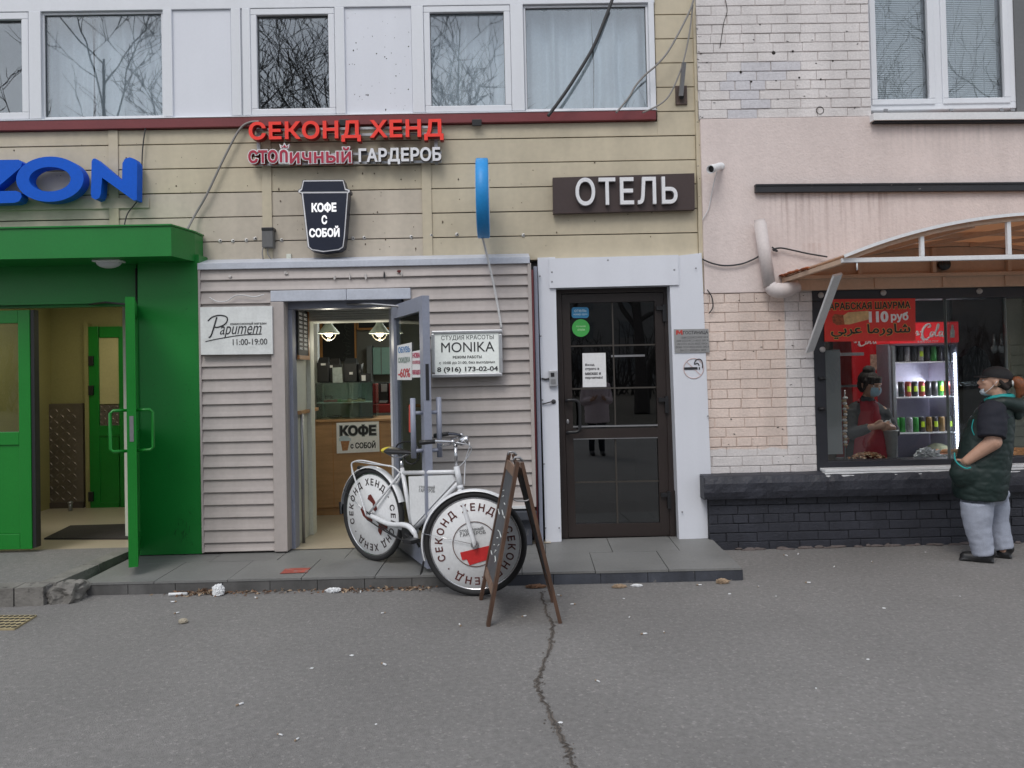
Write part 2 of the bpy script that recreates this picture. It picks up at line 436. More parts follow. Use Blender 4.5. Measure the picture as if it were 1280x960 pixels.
M['gcable'] = mat('grey_cable', (.25, .24, .23), .6)
M['wcable'] = mat('white_cable', (.6, .6, .6), .5)
M['curtain'] = mat('sheer_curtain', (.86, .89, .92), .8, var=.05, streak=.10, stretch=(9, 9, .3))
M['room'] = mat('dim_room', (.16, .165, .17), .9)
M['steelgrey'] = mat('grey_steel', (.32, .32, .33), .4, metal=.7, var=.15)
M['wood'] = mat('light_wood', (.40, .23, .11), .5, var=.12, vs=2, streak=.18, stretch=(3, 3, 30))
M['paper'] = mat('paper', (.80, .80, .80), .7, var=.03)
M['ink'] = mat('ink', (.02, .02, .025), .6)
M['win'] = glass('window_glass', (.92, .96, .98), .14)
M['door_glass'] = glass('door_glass', (.30, .30, .30), .10)
M['clear'] = glass('clear_glass', (.93, .96, .95), .05)
M['shop_glass'] = glass('shop_glass', (.90, .94, .92), .10)

# ------------------------------------------------------------------ ground
m = MB(); m.add([(-70, -90, 0), (70, -90, 0), (70, .6, 0), (-70, .6, 0)], [(0, 1, 2, 3)])
pave = struct(m.build('pavement', M['asphalt']))
m = MB(); m.add([(-90, -90, .004), (90, -90, .004), (90, -13, .004), (-90, -13, .004)], [(0, 1, 2, 3)])
struct(m.build('ground', M['soil']))
cr = [(676, 741), (681, 757), (684, 768), (691, 780), (690, 795), (688, 812), (680, 828), (676, 842), (671, 852), (675, 868), (683, 882), (687, 894), (697, 910), (703, 922), (711, 938), (714, 950), (718, 966), (722, 985)]
m = MB(); pts = smooth_pts([PZ(x, y, 0) for x, y in cr], 7); last = None; wv = []
for i, p in enumerate(pts):
    p = p + Vector((rnd.gauss(0, .006), rnd.gauss(0, .004), 0)); wv.append((p, rnd.uniform(.001, .005)))
def ribbon(m, wv, k, z, mi):
    vs = []
    for p, wd in wv: vs += [(p.x - wd*k - .001, p.y, z), (p.x + wd*k*.7 + .001, p.y, z)]
    m.add(vs, [(2*i, 2*i + 1, 2*i + 3, 2*i + 2) for i in range(len(wv) - 1)], mi)
ribbon(m, [(p, rnd.uniform(.005, .017)) for p, _ in wv], 1, .003, 1)
ribbon(m, wv, 1, .006, 0)
for i in range(120):
    p, wd = rnd.choice(wv); q = p + Vector((rnd.gauss(0, .016), rnd.gauss(0, .014), .004)); r = rnd.uniform(.0015, .0045)
    m.ell(q, (r*1.4, r, r*.6), 1, None, 6, 4)
m.build('crack', [M['crack'], M['crumb']], pave)

# tiled step along the wall
ZT = .095
SA, SB = PZ(101, 728, ZT), PZ(927, 709, ZT); SC, SD = PZ(893, 677, ZT), PZ(177, 690, ZT)
st = thing('shop_step', None, None, (0, 0, 0)); struct(st)
m = MB()
def lerp(a, b, t): return a + (b - a)*t
# top slabs, cut as real tiles with open joints
rowsy = [(0, .52), (.52, 1.0)]
ntile = 9
def pt(u, v):   # u along the front, v from front to the wall
    f = lerp(SA, SB, u); b = lerp(Vector((SD.x, .05, 0)), Vector((SC.x + .02, .05, 0)), u); q = lerp(f, b, v); return q
for j, (v0, v1) in enumerate(rowsy):
    cuts = [0] + sorted([(i + (.0 if j == 0 else .35))/ntile for i in range(1, ntile)]) + [1]
    for u0, u1 in zip(cuts[:-1], cuts[1:]):
        e = .0006; z = ZT - rnd.uniform(0, .003)
        q = [pt(u0 + e, v0 + .002), pt(u1 - e, v0 + .002), pt(u1 - e, v1 - .002), pt(u0 + e, v1 - .002)]
        m.hexa([Vector((p.x, p.y - (.012 if v0 == 0 and k < 2 else 0), z)) for k, p in enumerate(q)], [Vector((p.x, p.y - (.012 if v0 == 0 and k < 2 else 0), z - .016)) for k, p in enumerate(q)])
m.build('tile', M['tile'], st)
m = MB()
q = [pt(0, 0), pt(1, 0), pt(1, 1), pt(0, 1)]
m.hexa([Vector((p.x, p.y, ZT - .018)) for p in q], [Vector((p.x, p.y, -.02)) for p in q])
m.build('base', M['dark'], st)
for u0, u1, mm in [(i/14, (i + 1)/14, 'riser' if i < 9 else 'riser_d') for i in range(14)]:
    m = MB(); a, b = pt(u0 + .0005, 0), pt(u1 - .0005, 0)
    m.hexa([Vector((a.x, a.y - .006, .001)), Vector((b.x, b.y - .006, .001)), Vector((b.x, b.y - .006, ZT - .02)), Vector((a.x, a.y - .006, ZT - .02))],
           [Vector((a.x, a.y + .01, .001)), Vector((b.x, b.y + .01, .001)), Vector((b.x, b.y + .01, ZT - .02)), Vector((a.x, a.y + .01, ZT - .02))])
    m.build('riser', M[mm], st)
m = MB(); a = pt(1, 0); b = pt(1, 1)
m.hexa([Vector((a.x + .008, a.y, .001)), Vector((b.x + .008, b.y, .001)), Vector((b.x + .008, b.y, ZT - .02)), Vector((a.x + .008, a.y, ZT - .02))],
       [Vector((a.x - .004, a.y, .001)), Vector((b.x - .004, b.y, .001)), Vector((b.x - .004, b.y, ZT - .02)), Vector((a.x - .004, a.y, ZT - .02))])
m.build('riser', M['riser_d'], st)

# raised asphalt landing in front of the green doors, with a broken concrete kerb
ld = thing('entrance_landing', None, None, (0, 0, 0)); struct(ld)
zl = .125
m = MB()
fl = [PZ(-170, 742, zl), PZ(0, 735, zl), PZ(58, 733, zl), PZ(100, 716, zl), PZ(170, 684, zl)]
poly = [Vector((p.x, p.y, zl)) for p in fl] + [Vector((fl[-1].x, .0, zl)), Vector((fl[0].x, .0, zl))]
m.hexa(poly, [Vector((p.x, p.y, -.02)) for p in poly])
m.build('asphalt_top', M['asphalt'], ld)
m = MB()     # kerb strip of worn concrete along front and side
def kerb(pa, pb, wd, n, z, mi=0, jit=.006):
    d = (pb - pa); d.z = 0; sd = Vector((-d.y, d.x, 0)).normalized()
    for i in range(n):
        a, b = lerp(pa, pb, i/n + .004), lerp(pa, pb, (i + 1)/n - .004)
        zz = z + rnd.uniform(-jit, jit)*.5
        q = [a, b, b + sd*wd, a + sd*wd]
        m.hexa([Vector((p.x, p.y, zz)) for p in q], [Vector((p.x, p.y, -.01)) for p in q])
kerb(fl[0] + Vector((0, -.03, 0)), fl[2] + Vector((0, -.03, 0)), .16, 6, zl + .006)
kerb(PZ(70, 730, zl), PZ(168, 688, zl), .13, 2, zl + .010)
m.build('kerb', M['concrete'], ld)
m = MB()
bm = bmesh.new(); bmesh.ops.create_icosphere(bm, subdivisions=4, radius=1)
c = PZ(81, 744, .04)
for v in bm.verts:
    d = v.co.normalized(); n = noise.noise(d*2.1) * .28 + noise.noise(d*6)*.10
    q = Vector((max(-.8, min(.8, d.x*1.1)), max(-.8, min(.8, d.y)), max(-.5, min(.72, d.z)))) * (1 + n)
    v.co = c + Vector((q.x*.135, q.y*.13 + .03, q.z*.115))
m.addbm(bm)
m.build('broken_corner', M['concrete'], ld)

# ------------------------------------------------------------------ the clad building
bl = thing('clad_building', 'cream clad shop building with red sill band, upvc windows and grey siding', 'building', (0, 0, 0))
XL, XR = -6.2, P(869, 160, 0).x
px_y = lambda y, x=866: P(x, y, 0).z
zsill_t, zsill_b = P(400, 147, 0).z, P(400, 158.5, 0).z
dz = (px_y(18) - px_y(291))/9.0
zr = [px_y(18) + dz*2 - dz*k for k in range(14)]            # board joints
zflash = P(450, 331, 0).z
xstrip0 = P(819, 75, 0).x
xjoin = P(546, 290, 0).x
m1, m2 = MB(), MB()
# narrow strip beside the window
for a, b in zip(zr[:7], zr[1:8]):
    m1.box(xstrip0 + .004, XR, -.004, .02, b + .004, a - .004, 0, .002)
top = zsill_b
rows = [z for z in zr if z < top - .02]
bt = [P(143, 240, 0).x, P(334, 240, 0).x, P(533.5, 240, 0).x]
segs = [XL] + bt + [XR]
prev = top
zb_line = P(240, 246, 0).z
for z in rows + [zflash]:
    if z < zflash: z = zflash
    for a, b in zip(segs[:-1], segs[1:]):
        low = (prev + z)/2 < zb_line and b < xjoin + .3
        (m2 if low else m1).box(a + .003, b - .003, -.004 + rnd.uniform(0, .004), .02, z + .005, prev - .004, 0, .002)
    prev = z
    if z == zflash: break
m1.build('cladding', M['cream'], bl); m2.build('cladding', M['beige'], bl)
for x in bt:
    m = MB(); m.box(x - .041, x + .041, -.014, -.006, zflash + .002, zsill_b - .004, 0, .002); m.build('batten', M['cream'], bl)
m = MB(); m.pxbox(-60, 249, 186, 262, -.016, .009, 0, .001); m.build('batten', M['beige'], bl)
m = MB()
m.box(XR, XR + .055, -.03, .1, zflash - .3, 6.3, 0, .004); m.build('corner_trim', M['cream'], bl)
# backing wall with the openings left free
m = MB()
xs0, xs1 = P(358, 500, -.2).x, P(492, 500, -.2).x            # shop doorway
xh0, xh1 = P(40, 520, -.2).x, P(173, 520, -.2).x             # hall doorway
xd0, xd1 = P(697, 500, 0).x, P(839, 500, 0).x                # hotel door
zh = P(760, 357, .05).z
zs_top = P(430, 386, -.12).z; zh_top = P(100, 383, -.05).z
zw_top = 6.4
m.box(XL, XR + .04, .024, .28, zflash - .02, zsill_t + .01)
m.box(XL, xstrip0 + .0, .03, .28, 5.15, zw_top); m.box(xstrip0, XR + .04, .024, .28, zsill_t + .01, zw_top)
m.box(XL, -5.2, .024, .28, -.05, zflash - .02)
m.box(xh1 + .05, xs0 - .01, .024, .28, -.05, zflash - .02); m.box(xs1 + .05, xd0 - .02, .024, .28, -.05, zflash - .02)
m.box(xd1 + .02, XR + .04, .024, .28, -.05, zflash - .02)
m.box(xs0 - .01, xs1 + .05, .024, .28, zs_top + .03, zflash - .02)
m.box(xd0 - .02, xd1 + .02, .024, .28, zh + .02, zflash - .02)
m.box(-5.2, xh1 + .05, .024, .28, zh_top + .03, zflash - .02)
m.box(XL, XR + .04, .03, 4.4, 6.4, 6.5)
m.build('backing_wall', M['dark'], bl)
# sill band
m = MB(); X0, X1, Z0, Z1 = rect(-400, 147.5, 820, 158.5, -.03)
m.box(XL, P(820, 147, -.03).x, -.045, .02, zsill_b, zsill_t, 0, .004)
m.build('sill_band', M['maroon'], bl)
for px in (430, 596):
    m = MB(); m.pxbox(px - 6, 149, px + 6, 157, -.062, .02, 0, .003); b_ = m.build('sill_clip', M['black'], bl)

# window band
zt = P(400, 8, -.05).z
m = MB()
m.box(XL, xstrip0, -.035, .06, zt + .0, zt + .12, 0, .004); m.box(XL, xstrip0, -.025, .06, zt + .125, 5.2, 0, .004)
m.box(XL, xstrip0, -.05, .05, zsill_t + .002, P(400, 143, -.05).z, 0, .004)
m.build('window_rail', M['upvc'], bl)
ztb = P(400, 142, -.05).z
def vbar(x0, x1, yfr=-.04):
    a, b = P(x0, 75, yfr).x, P(x1, 75, yfr).x
    m = MB(); m.box(a, b, yfr, .06, ztb, zt - .001, 0, .004); m.build('mullion', M['upvc'], bl)
for a, b in [(-200, -188), (36, 51), (204, 215), (289, 301), (303, 313), (419, 431), (515, 530), (639, 655), (812, 819)]: vbar(a, b)
def sash(x0, x1, fw, curtain=None, deep=False):
    yfr = -.03
    X0, X1, Z0, Z1 = rect(x0, 8.5, x1, 141.5, yfr); Z1 = zt - .002; Z0 = ztb + .002
    X0 += .002; X1 -= .002
    m = MB()
    if fw > .02:
        m.box(X0, X1, yfr, .04, Z0, Z0 + fw, 0, .006); m.box(X0, X1, yfr, .04, Z1 - fw, Z1, 0, .006)
        m.box(X0, X0 + fw, yfr, .04, Z0 + fw, Z1 - fw, 0, .006); m.box(X1 - fw, X1, yfr, .04, Z0 + fw, Z1 - fw, 0, .006)
    else:
        m.box(X0, X1, -.01, .04, Z0, Z0 + fw, 0, .004); m.box(X0, X1, -.01, .04, Z1 - fw, Z1, 0, .004)
        m.box(X0, X0 + fw, -.01, .04, Z0 + fw, Z1 - fw, 0, .004); m.box(X1 - fw, X1, -.01, .04, Z0 + fw, Z1 - fw, 0, .004)
    wnd = m.build('window', M['upvc'], bl)
    m = MB(); fwg = fw - .003; i = .008
    m.box(X0 + fw - i + .008, X1 - fw, .012, .020, Z0 + fw, Z1 - fw); m.build('pane', M['win'], wnd)
    m = MB(); g = fw - .006                                       # rubber gasket
    for a, b, c_, d_ in ((X0 + g, X1 - g, Z0 + g, Z0 + g + .009), (X0 + g, X1 - g, Z1 - g - .009, Z1 - g), (X0 + g, X0 + g + .009, Z0 + g + .009, Z1 - g - .009), (X1 - g - .009, X1 - g, Z0 + g + .009, Z1 - g - .009)):
        m.box(a, b, .004, .0115, c_, d_)
    m.build('seal', M['black'], wnd)
    if curtain:
        for (u0, u1) in curtain:
            a, b = lerp(X0, X1, u0), lerp(X0, X1, u1); n = 90; vs = []; ph = rnd.uniform(0, 6)
            for i in range(n + 1):
                x = lerp(a, b, i/n)
                y = .17 + .032*math.sin(x*(24 + 5*math.sin(ph)) + ph + 2.2*math.sin(x*7 + ph)) + .014*math.sin(x*61 + ph*3)
                for k, z in enumerate((Z0 - .1, (Z0 + Z1)/2, Z1 + .05)):
                    vs.append((x + (.02 if k == 1 else 0)*math.sin(x*11 + ph), y + .004*k, z))
            m = MB(); m.add(vs, [(3*i + k, 3*i + 3 + k, 3*i + 4 + k, 3*i + 1 + k) for i in range(n) for k in range(2)], 0, True)
            m.build('curtain', M['curtain'], wnd)
sash(-188, 36, .06); sash(51, 204, .02, [(-.02, .30), (.335, 1.02)]); sash(313, 419, .055); sash(530, 639, .055, [(-.05, 1.05)]); sash(655, 812, .02, [(-.02, .56), (.565, 1.02)])
def infill(x0, x1):
    a, b = P(x0, 75, -.02).x, P(x1, 75, -.02).x
    m = MB(); m.box(a + .001, b - .001, -.018, .04, ztb, zt - .002, 0, .003); m.build('infill_panel', M['panel'], bl)
infill(215, 289); infill(431, 515)
m = MB(); m.box(P(301, 75, -.02).x, P(303, 75, -.02).x, -.02, .03, ztb, zt); m.build('infill_panel', M['upvc'], bl)
# room behind the windows
m = MB(); X0, X1 = XL, XR - .1
m.add([(X0, .3, 3.6), (X1, .3, 3.6), (X1, 3.8, 3.6), (X0, 3.8, 3.6), (X0, .3, 6.3), (X1, .3, 6.3), (X1, 3.8, 6.3), (X0, 3.8, 6.3)], [(0, 1, 2, 3), (4, 5, 6, 7), (2, 3, 7, 6), (0, 3, 7, 4), (1, 2, 6, 5)])
m.build('upper_room', M['room'], bl)

# grey siding of the ground floor -----------------------------------------
YS = -.2
def siding(m, x0, x1, z0, z1, pitch=.105, yb=-.03):
    z = z1
    while z > z0 + .002:
        zz = max(z - pitch, z0)
        h = z - zz
        prof = [(0, z), (-.004, z - h*.12), (-.011, z - h*.55), (-.020, zz + .011), (-.020, zz + .0065), (-.001, zz + .006), (.002, zz)]
        nx = max(2, int((x1 - x0)/.12)); n = len(prof); vs = []
        for i in range(nx + 1):
            x = lerp(x0, x1, i/nx); wob = .0035*noise.noise(Vector((x*1.7, z*3, 4))); wz = .003*noise.noise(Vector((x*1.1, z*2, 9)))
            for dy, q in prof: vs.append((x, YS + .012 + dy + wob, q + wz))
        m.add(vs, [(c*n + i, c*n + i + 1, (c + 1)*n + i + 1, (c + 1)*n + i) for c in range(nx) for i in range(n - 1)], 0, False)
        z = zz
    m.box(x0, x1, YS + .018, yb, z0, z1)
zsb = P(300, 690, YS).z
zst = P(450, 333, YS).z
xsl, xsr = P(251, 500, YS).x, P(663, 500, YS).x
xc0, xc1 = P(341, 500, YS).x, P(513, 500, YS).x
z_c1 = P(430, 362, YS).z
zrb = P(640, 634, YS).z
m = MB(); siding(m, xsl, xc0 - .004, zsb, z_c1); m.build('siding', M['siding'], bl)
m = MB(); siding(m, xs1 + .10, xsr, zrb, z_c1); m.build('siding', M['siding'], bl)
m = MB(); siding(m, xsl, xsr, z_c1 + .002, zst, .098); m.build('siding', M['siding'], bl)
for x0, x1 in ((xsl - .006, xsl + .012), (xsr, xsr + .03)):
    m = MB(); m.box(x0, x1, YS - .012, -.03, zsb if x0 < 0 else zrb, zst, 0, .003); m.build('corner_trim', M['siding'], bl)
# plinth under the right field of siding
m = MB(); m.box(xs1 + .1, xsr - .01, YS + .02, -.02, ZT, zrb - .012, 0, .01); m.build('plinth', M['riser_d'], bl)
m = MB(); m.box(xs1 + .1, xsr, YS - .02, YS + .018, zrb - .012, zrb + .012, 0, .002); m.build('drip_strip', M['white'], bl)
m = MB(); m.box(xs1 + .25, xsr + .03, YS - .05, YS - .021, P(640, 650, YS).z, P(640, 638, YS).z, 0, .01); m.build('plinth', M['riser_d'], bl)
# flashing
zf0, zf1 = P(450, 333.5, YS).z, P(450, 325.5, YS).z
m = MB(); m.box(xsl - .006, xsr + .02, YS - .02, -.022, zf0, zf1, 0, .003)
m.hexa([Vector((xsl - .006, YS - .015, zf1)), Vector((xsr + .02, YS - .015, zf1)), Vector((xsr + .02, -.005, zf1 + .06)), Vector((xsl - .006, -.005, zf1 + .06))],
       [Vector((xsl - .006, YS - .015, zf1 - .004)), Vector((xsr + .02, YS - .015, zf1 - .004)), Vector((xsr + .02, -.005, zf1 + .05)), Vector((xsl - .006, -.005, zf1 + .05))])
m.build('flashing', M['flash'], bl)
# gap with pipes between siding and hotel portal
m = MB(); a = P(666, 500, -.12).x; m.box(xsr + .03, a + .05, -.03, .02, ZT, zst); m.build('gap_board', M['dark'], bl)
m = MB(); xg = P(668, 500, -.14).x; m.cyl((xg, -.14, ZT), (xg + .003, -.14, zst - .05), .011); m.build('gap_pipe', M['maroon'], bl)
m = MB(); m.box(xg + .018, xg + .05, -.13, -.05, ZT, zst - .02, 0, .004); m.build('gap_trim', M['greyalu'], bl)
# torn scraps left under the flashing
M['scrap'] = mat('scrap', (.55, .52, .5), .8); M['rustred'] = mat('dark_red', (.12, .02, .02), .8)
for x, y, wv_, h, k in [(418, 347, 3, 6, 0), (437, 345, 2, 7, 0), (457, 345, 3, 8, 0), (480, 344, 2, 9, 1), (499, 339, 5, 4, 2), (502, 342, 3, 6, 0), (287, 345, 4, 4, 0), (357, 341, 5, 4, 0)]:
    m = MB(); c = P(x, y, YS - .02); s_ = 1/148
    pts = [Vector((c.x + math.cos(t)*wv_*s_*rnd.uniform(.3, .7), YS - .016 + rnd.uniform(-.004, .002), c.z + math.sin(t)*h*s_*rnd.uniform(.35, .65))) for t in [i*math.pi/4 for i in range(8)]]
    m.prism(pts, (0, .012, 0)); m.build('torn_fixing', [M['scrap'], M['black'], M['rustred']][k], bl)

# shop doorway ---------------------------------------------------------------
ys = YS - .03
m = MB(); X0, X1, Z0, Z1 = rect(338, 362.5, 433, 376, ys); m.box(X0, X1 - .002, ys, YS + .01, Z0, Z1, 0, .004)
X2, X3, _, _ = rect(433, 362.5, 513, 376, ys); m.box(X2 + .001, X3, ys, YS + .01, Z0, Z1, 0, .004); m.build('door_casing', M['flash'], bl)
zc = Z0
m = MB(); X0, X1, Z0, Z1 = rect(340.5, 376, 357, 688, ys); m.box(X0, X1, ys, YS + .01, zsb, zc - .003, 0, .004); m.build('door_casing', M['siding'], bl)
xcl = X1
m = MB(); m.box(xcl - .012, xcl + .002, YS + .012, .1, zsb, zc + .02); m.build('door_reveal', M['siding'], bl)
fr = M['greyalu']
m = MB(); a, b = P(357.5, 500, -.1).x, P(366.5, 500, -.1).x
zdt = P(430, 385, -.1).z
m.box(a, b, -.1, .04, ZT, zdt, 0, .006); m.box(a, P(500, 400, -.1).x + .02, -.1, .04, zdt, zdt + .07, 0, .006); x = P(493, 500, -.1).x
m.box(x, x + .06, -.1, .04, ZT, zdt, 0, .006); m.build('door_frame', fr, bl)
m = MB(); m.box(xcl, xs1 + .1, YS + .0, -.02, zdt + .072, zc + .02); m.build('door_head', M['dark'], bl)
# door leaf, swung out
H = Vector((P(494.5, 500, -.13).x, -.13, 0)); E = P(534, 470, -1.0); E = Vector((E.x, E.y, 0))
dv = (E - H).normalized(); nv = Vector((-dv.y, dv.x, 0)); LW = (E - H).length
z0, z1 = ZT + .03, P(494, 383, -.13).z
lf = thing('door', None, None, (0, 0, 0)); lf.parent = bl
def lbox(m, u0, u1, w0, w1, za, zb, mi=0):
    q = [H + dv*u0 + nv*w0, H + dv*u1 + nv*w0, H + dv*u1 + nv*w1, H + dv*u0 + nv*w1]
    m.hexa([Vector((p.x, p.y, za)) for p in q], [Vector((p.x, p.y, zb)) for p in q], mi)
m = MB(); fw = .085; t2 = .028
lbox(m, 0, fw, -t2, t2, z0, z1); lbox(m, LW - fw, LW, -t2, t2, z0, z1); lbox(m, fw, LW - fw, -t2 + .001, t2 - .001, z1 - .11, z1); lbox(m, fw, LW - fw, -t2 + .001, t2 - .001, z0, z0 + .12)
bpy.data.objects.remove(lf)
leaf = m.build('door', fr, bl)
m = MB(); lbox(m, fw, LW - fw, -.004, .004, z0 + .12, z1 - .11); m.build('pane', M['shop_glass'], leaf)
m = MB()
for sgn in (-1, 1):
    u = LW - .05
    base = H + dv*u
    for s_, e_ in ((1, 0),):
        off = nv*sgn*.10
        p = base + off
        za, zb = P(519 if sgn > 0 else 547, 572, p.y).z, P(519 if sgn > 0 else 547, 497, p.y).z
        m.cyl((p.x, p.y, za), (p.x, p.y, zb), .020, seg=12)
        for zz in (za + .12*(zb - za), za + .75*(zb - za)):
            q = base + nv*sgn*.02; m.cyl((q.x, q.y, zz), (p.x, p.y, zz), .014, seg=10)
m.build('handle', fr, leaf)
m = MB(); lbox(m, LW - .002, LW + .004, -.012, .012, P(535, 500, -.95).z, P(535, 455, -.95).z); m.build('lock', M['black'], leaf)
m = MB(); a = H + dv*.3 + nv*.03; za = z1 + .01
c0 = Vector((H.x - .40, -.1, za + .02)); c1 = Vector((H.x - .16, -.28, za)); m.tube([c0, c1, Vector((a.x, a.y, za - .04))], .009, 8, 0, True, False); lbox(m, .2, .42, .028, .07, z1 - .07, z1 - .02)
m.build('closer_arm', M['steelgrey'], leaf)
DOOR = (H, dv, nv, LW)

# shop room --------------------------------------------------------------------
XA, XB = P(369, 500, 0).x - .01, xs1 + 1.3
zf, zcl, yb = ZT + .004, 2.62, 4.2
def room(name, x0, x1, y0, y1, z0, z1, mw, mf, mc, parent, back=None):
    for nm, vs, mm in (('room_wall', [(x0, y0, z0), (x0, y1, z0), (x0, y1, z1), (x0, y0, z1)], mw), ('room_wall', [(x1, y0, z0), (x1, y1, z0), (x1, y1, z1), (x1, y0, z1)], mw),
                       ('room_wall', [(x0, y1, z0), (x1, y1, z0), (x1, y1, z1), (x0, y1, z1)], back or mw), ('room_floor', [(x0, y0, z0), (x1, y0, z0), (x1, y1, z0), (x0, y1, z0)], mf),
                       ('room_ceiling', [(x0, y0, z1), (x1, y0, z1), (x1, y1, z1), (x0, y1, z1)], mc)):
        m = MB(); m.add(vs, [(0, 1, 2, 3)]); m.build(nm, mm, parent)
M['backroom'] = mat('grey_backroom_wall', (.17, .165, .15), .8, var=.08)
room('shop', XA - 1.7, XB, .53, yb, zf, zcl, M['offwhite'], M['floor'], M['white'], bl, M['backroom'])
m = MB(); m.box(XA - 1.7, XA, .5, .529, zf, zcl); m.box(XA - .04, XA, -.02, .5, zf, zcl); m.build('room_wall', M['offwhite'], bl)
m = MB(); m.add([(XA, -.12, zf), (XB, -.12, zf), (XB, .53, zf), (XA, .53, zf)], [(0, 1, 2, 3)]); m.build('room_floor', M['floor'], bl)
m = MB(); m.add([(XA, .0, zcl), (XB, .0, zcl), (XB, .53, zcl), (XA, .53, zcl)], [(0, 1, 2, 3)]); m.build('room_ceiling', M['white'], bl)
m = MB(); m.box(xs1 + .04, XB, .29, .33, zf, zcl); m.build('room_wall', M['offwhite'], bl)
m = MB(); X0, X1, Z0, Z1 = rect(372, 388, 495, 401, .45); m.box(X0 + .01, X1, .45, .75, Z0, zcl, 0, .01)
for k in range(5): m.box(X0 + .01, X1, .438, .452, Z0 + .022*k + .003, Z0 + .022*k + .019, 0, .003)
m.build('shutter_box', M['offwhite'], bl)
m = MB(); X0, X1, _, _ = rect(382, 400, 389, 600, .46); m.box(X0, X1, .46, .6, zf, Z0, 0, .004); m.build('shutter_rail', M['offwhite'], bl)
m = MB(); X0, X1, _, _ = rect(488, 400, 494, 600, .3); m.box(X0, X1 + .1, .3, .5, zf, zcl, 0, .004); m.build('shutter_rail', M['white'], bl)
m = MB(); m.box(P(386.5, 500, 1.95).x, P(398, 500, 1.95).x, 1.95, 2.05, zf, zcl, 0, .004); m.build('pilaster', M['white'], bl)

# hotel portal and door -----------------------------------------------------
YP = -.06
hp = bl
def portal(pts, yfr, t): m = MB(); m.pxpoly(pts, yfr, t); return m.build('portal_panel', M['panel'], bl)
portal([(672, 322), (694, 321.5), (702, 677), (682, 678)], YP, .14)
portal([(836, 321), (877, 316), (892, 672.5), (849, 674)], YP - .004, .17)
portal([(686, 323), (848, 318.5), (848.5, 356), (687, 360)], YP - .02, .0)if False else None
m = MB(); m.pxpoly([(686, 323), (848, 318.5), (848.5, 356), (687, 360)], YP - .02, .155); m.build('portal_panel', M['panel'], bl)
M['rivet'] = mat('rivet', (.3, .3, .32), .4, metal=.5)
for x, y in [(675, 345), (676, 420), (678, 500), (680, 580), (682, 660), (699, 660), (870, 335), (885, 520), (889, 640), (853, 640), (690, 340), (843, 337), (690, 352), (760, 325)]:
    m = MB(); c = P(x, y, YP - .025); m.ell((c.x, c.y + .004, c.z), (.008, .004, .008), 0, None, 10, 6); m.build('rivet', M['rivet'], bl)
yd = .07
def hpoly(m, pts, y, t, mi=0): m.pxpoly(pts, y, t, mi)
# the door follows the lean of its own frame in the photo
def dq(u, v):    # unit square of the frame -> photo pixel
    tl, tr, br, blq = (693.5, 359.5), (837, 356.5), (845, 670.5), (702.5, 673)
    a = (lerp(Vector(tl), Vector(tr), u)); b = lerp(Vector(blq), Vector(br), u); q = lerp(a, b, v); return (q.x, q.y)
def dbox(m, u0, v0, u1, v1, y, t, mi=0): m.pxpoly([dq(u0, v0), dq(u1, v0), dq(u1, v1), dq(u0, v1)], y, t, mi)
m = MB(); dbox(m, -.03, -.02, .055, 1.0, yd - .012, .08); dbox(m, .95, -.02, 1.04, 1.0, yd - .012, .08); dbox(m, .055, -.02, .95, .025, yd - .012, .08); m.build('door_frame', M['brown'], bl)
m = MB(); dbox(m, .058, .028, .125, .997, yd, .06); dbox(m, .865, .028, .947, .997, yd, .06); dbox(m, .125, .028, .865, .062, yd + .001, .058); dbox(m, .125, .565, .865, .605, yd + .001, .058); dbox(m, .125, .945, .865, .997, yd + .001, .058)
hd = m.build('door', M['brown'], bl)
m = MB(); dbox(m, .125, .062, .865, .565, yd + .028, .006); m.build('pane', M['door_glass'], hd)
m = MB(); dbox(m, .125, .605, .865, .945, yd + .028, .006); m.build('pane', M['door_glass'], hd)
M['gold'] = mat('muntin', (.05, .043, .036), .5)
m = MB()
for v in (.235, .405): dbox(m, .125, v - .003, .865, v + .003, yd + .018, .008)
dbox(m, .49, .062, .502, .565, yd + .019, .008); dbox(m, .125, .775, .865, .781, yd + .018, .008); dbox(m, .485, .605, .499, .945, yd + .019, .008)
m.build('muntin', M['gold'], hd)
m = MB(); dbox(m, .125, .553, .865, .559, yd - .004, .012); dbox(m, .125, .604, .865, .607, yd - .004, .012); m.build('drip_strip', M['steelgrey'], hd)
for v in (.11, .475, .855):
    m = MB(); dbox(m, .88, v - .028, .965, v - .012, yd - .03, .03); dbox(m, .935, v - .034, .965, v + .034, yd - .034, .034); m.build('hinge', M['black'], hd)
m = MB()
pp = [dq(.075, .45), dq(.16, .452), dq(.185, .475), dq(.185, .55), dq(.165, .575), dq(.075, .578)]
m.tube([P(pp[0][0], pp[0][1], yd)] + smooth_pts([P(x, y, yd - .06) for x, y in pp], 4) + [P(pp[-1][0], pp[-1][1], yd)], .014, 10)
m.build('handle', M['black'], hd)
m = MB(); c = P(*dq(.08, .535), yd - .004); m.ell(c, (.012, .006, .022)); m.build('lock', M['steelgrey'], hd)
m = MB(); m.add([(xd0 - .1, .15, 0), (xd1 + .1, .15, 0), (xd1 + .1, 2.5, 0), (xd0 - .1, 2.5, 0), (xd0 - .1, .15, 2.6), (xd1 + .1, .15, 2.6), (xd1 + .1, 2.5, 2.6), (xd0 - .1, 2.5, 2.6)], [(2, 3, 7, 6), (0, 3, 7, 4), (1, 2, 6, 5), (4, 5, 6, 7), (0, 1, 2, 3)])
m.build('lobby', M['room'], bl)

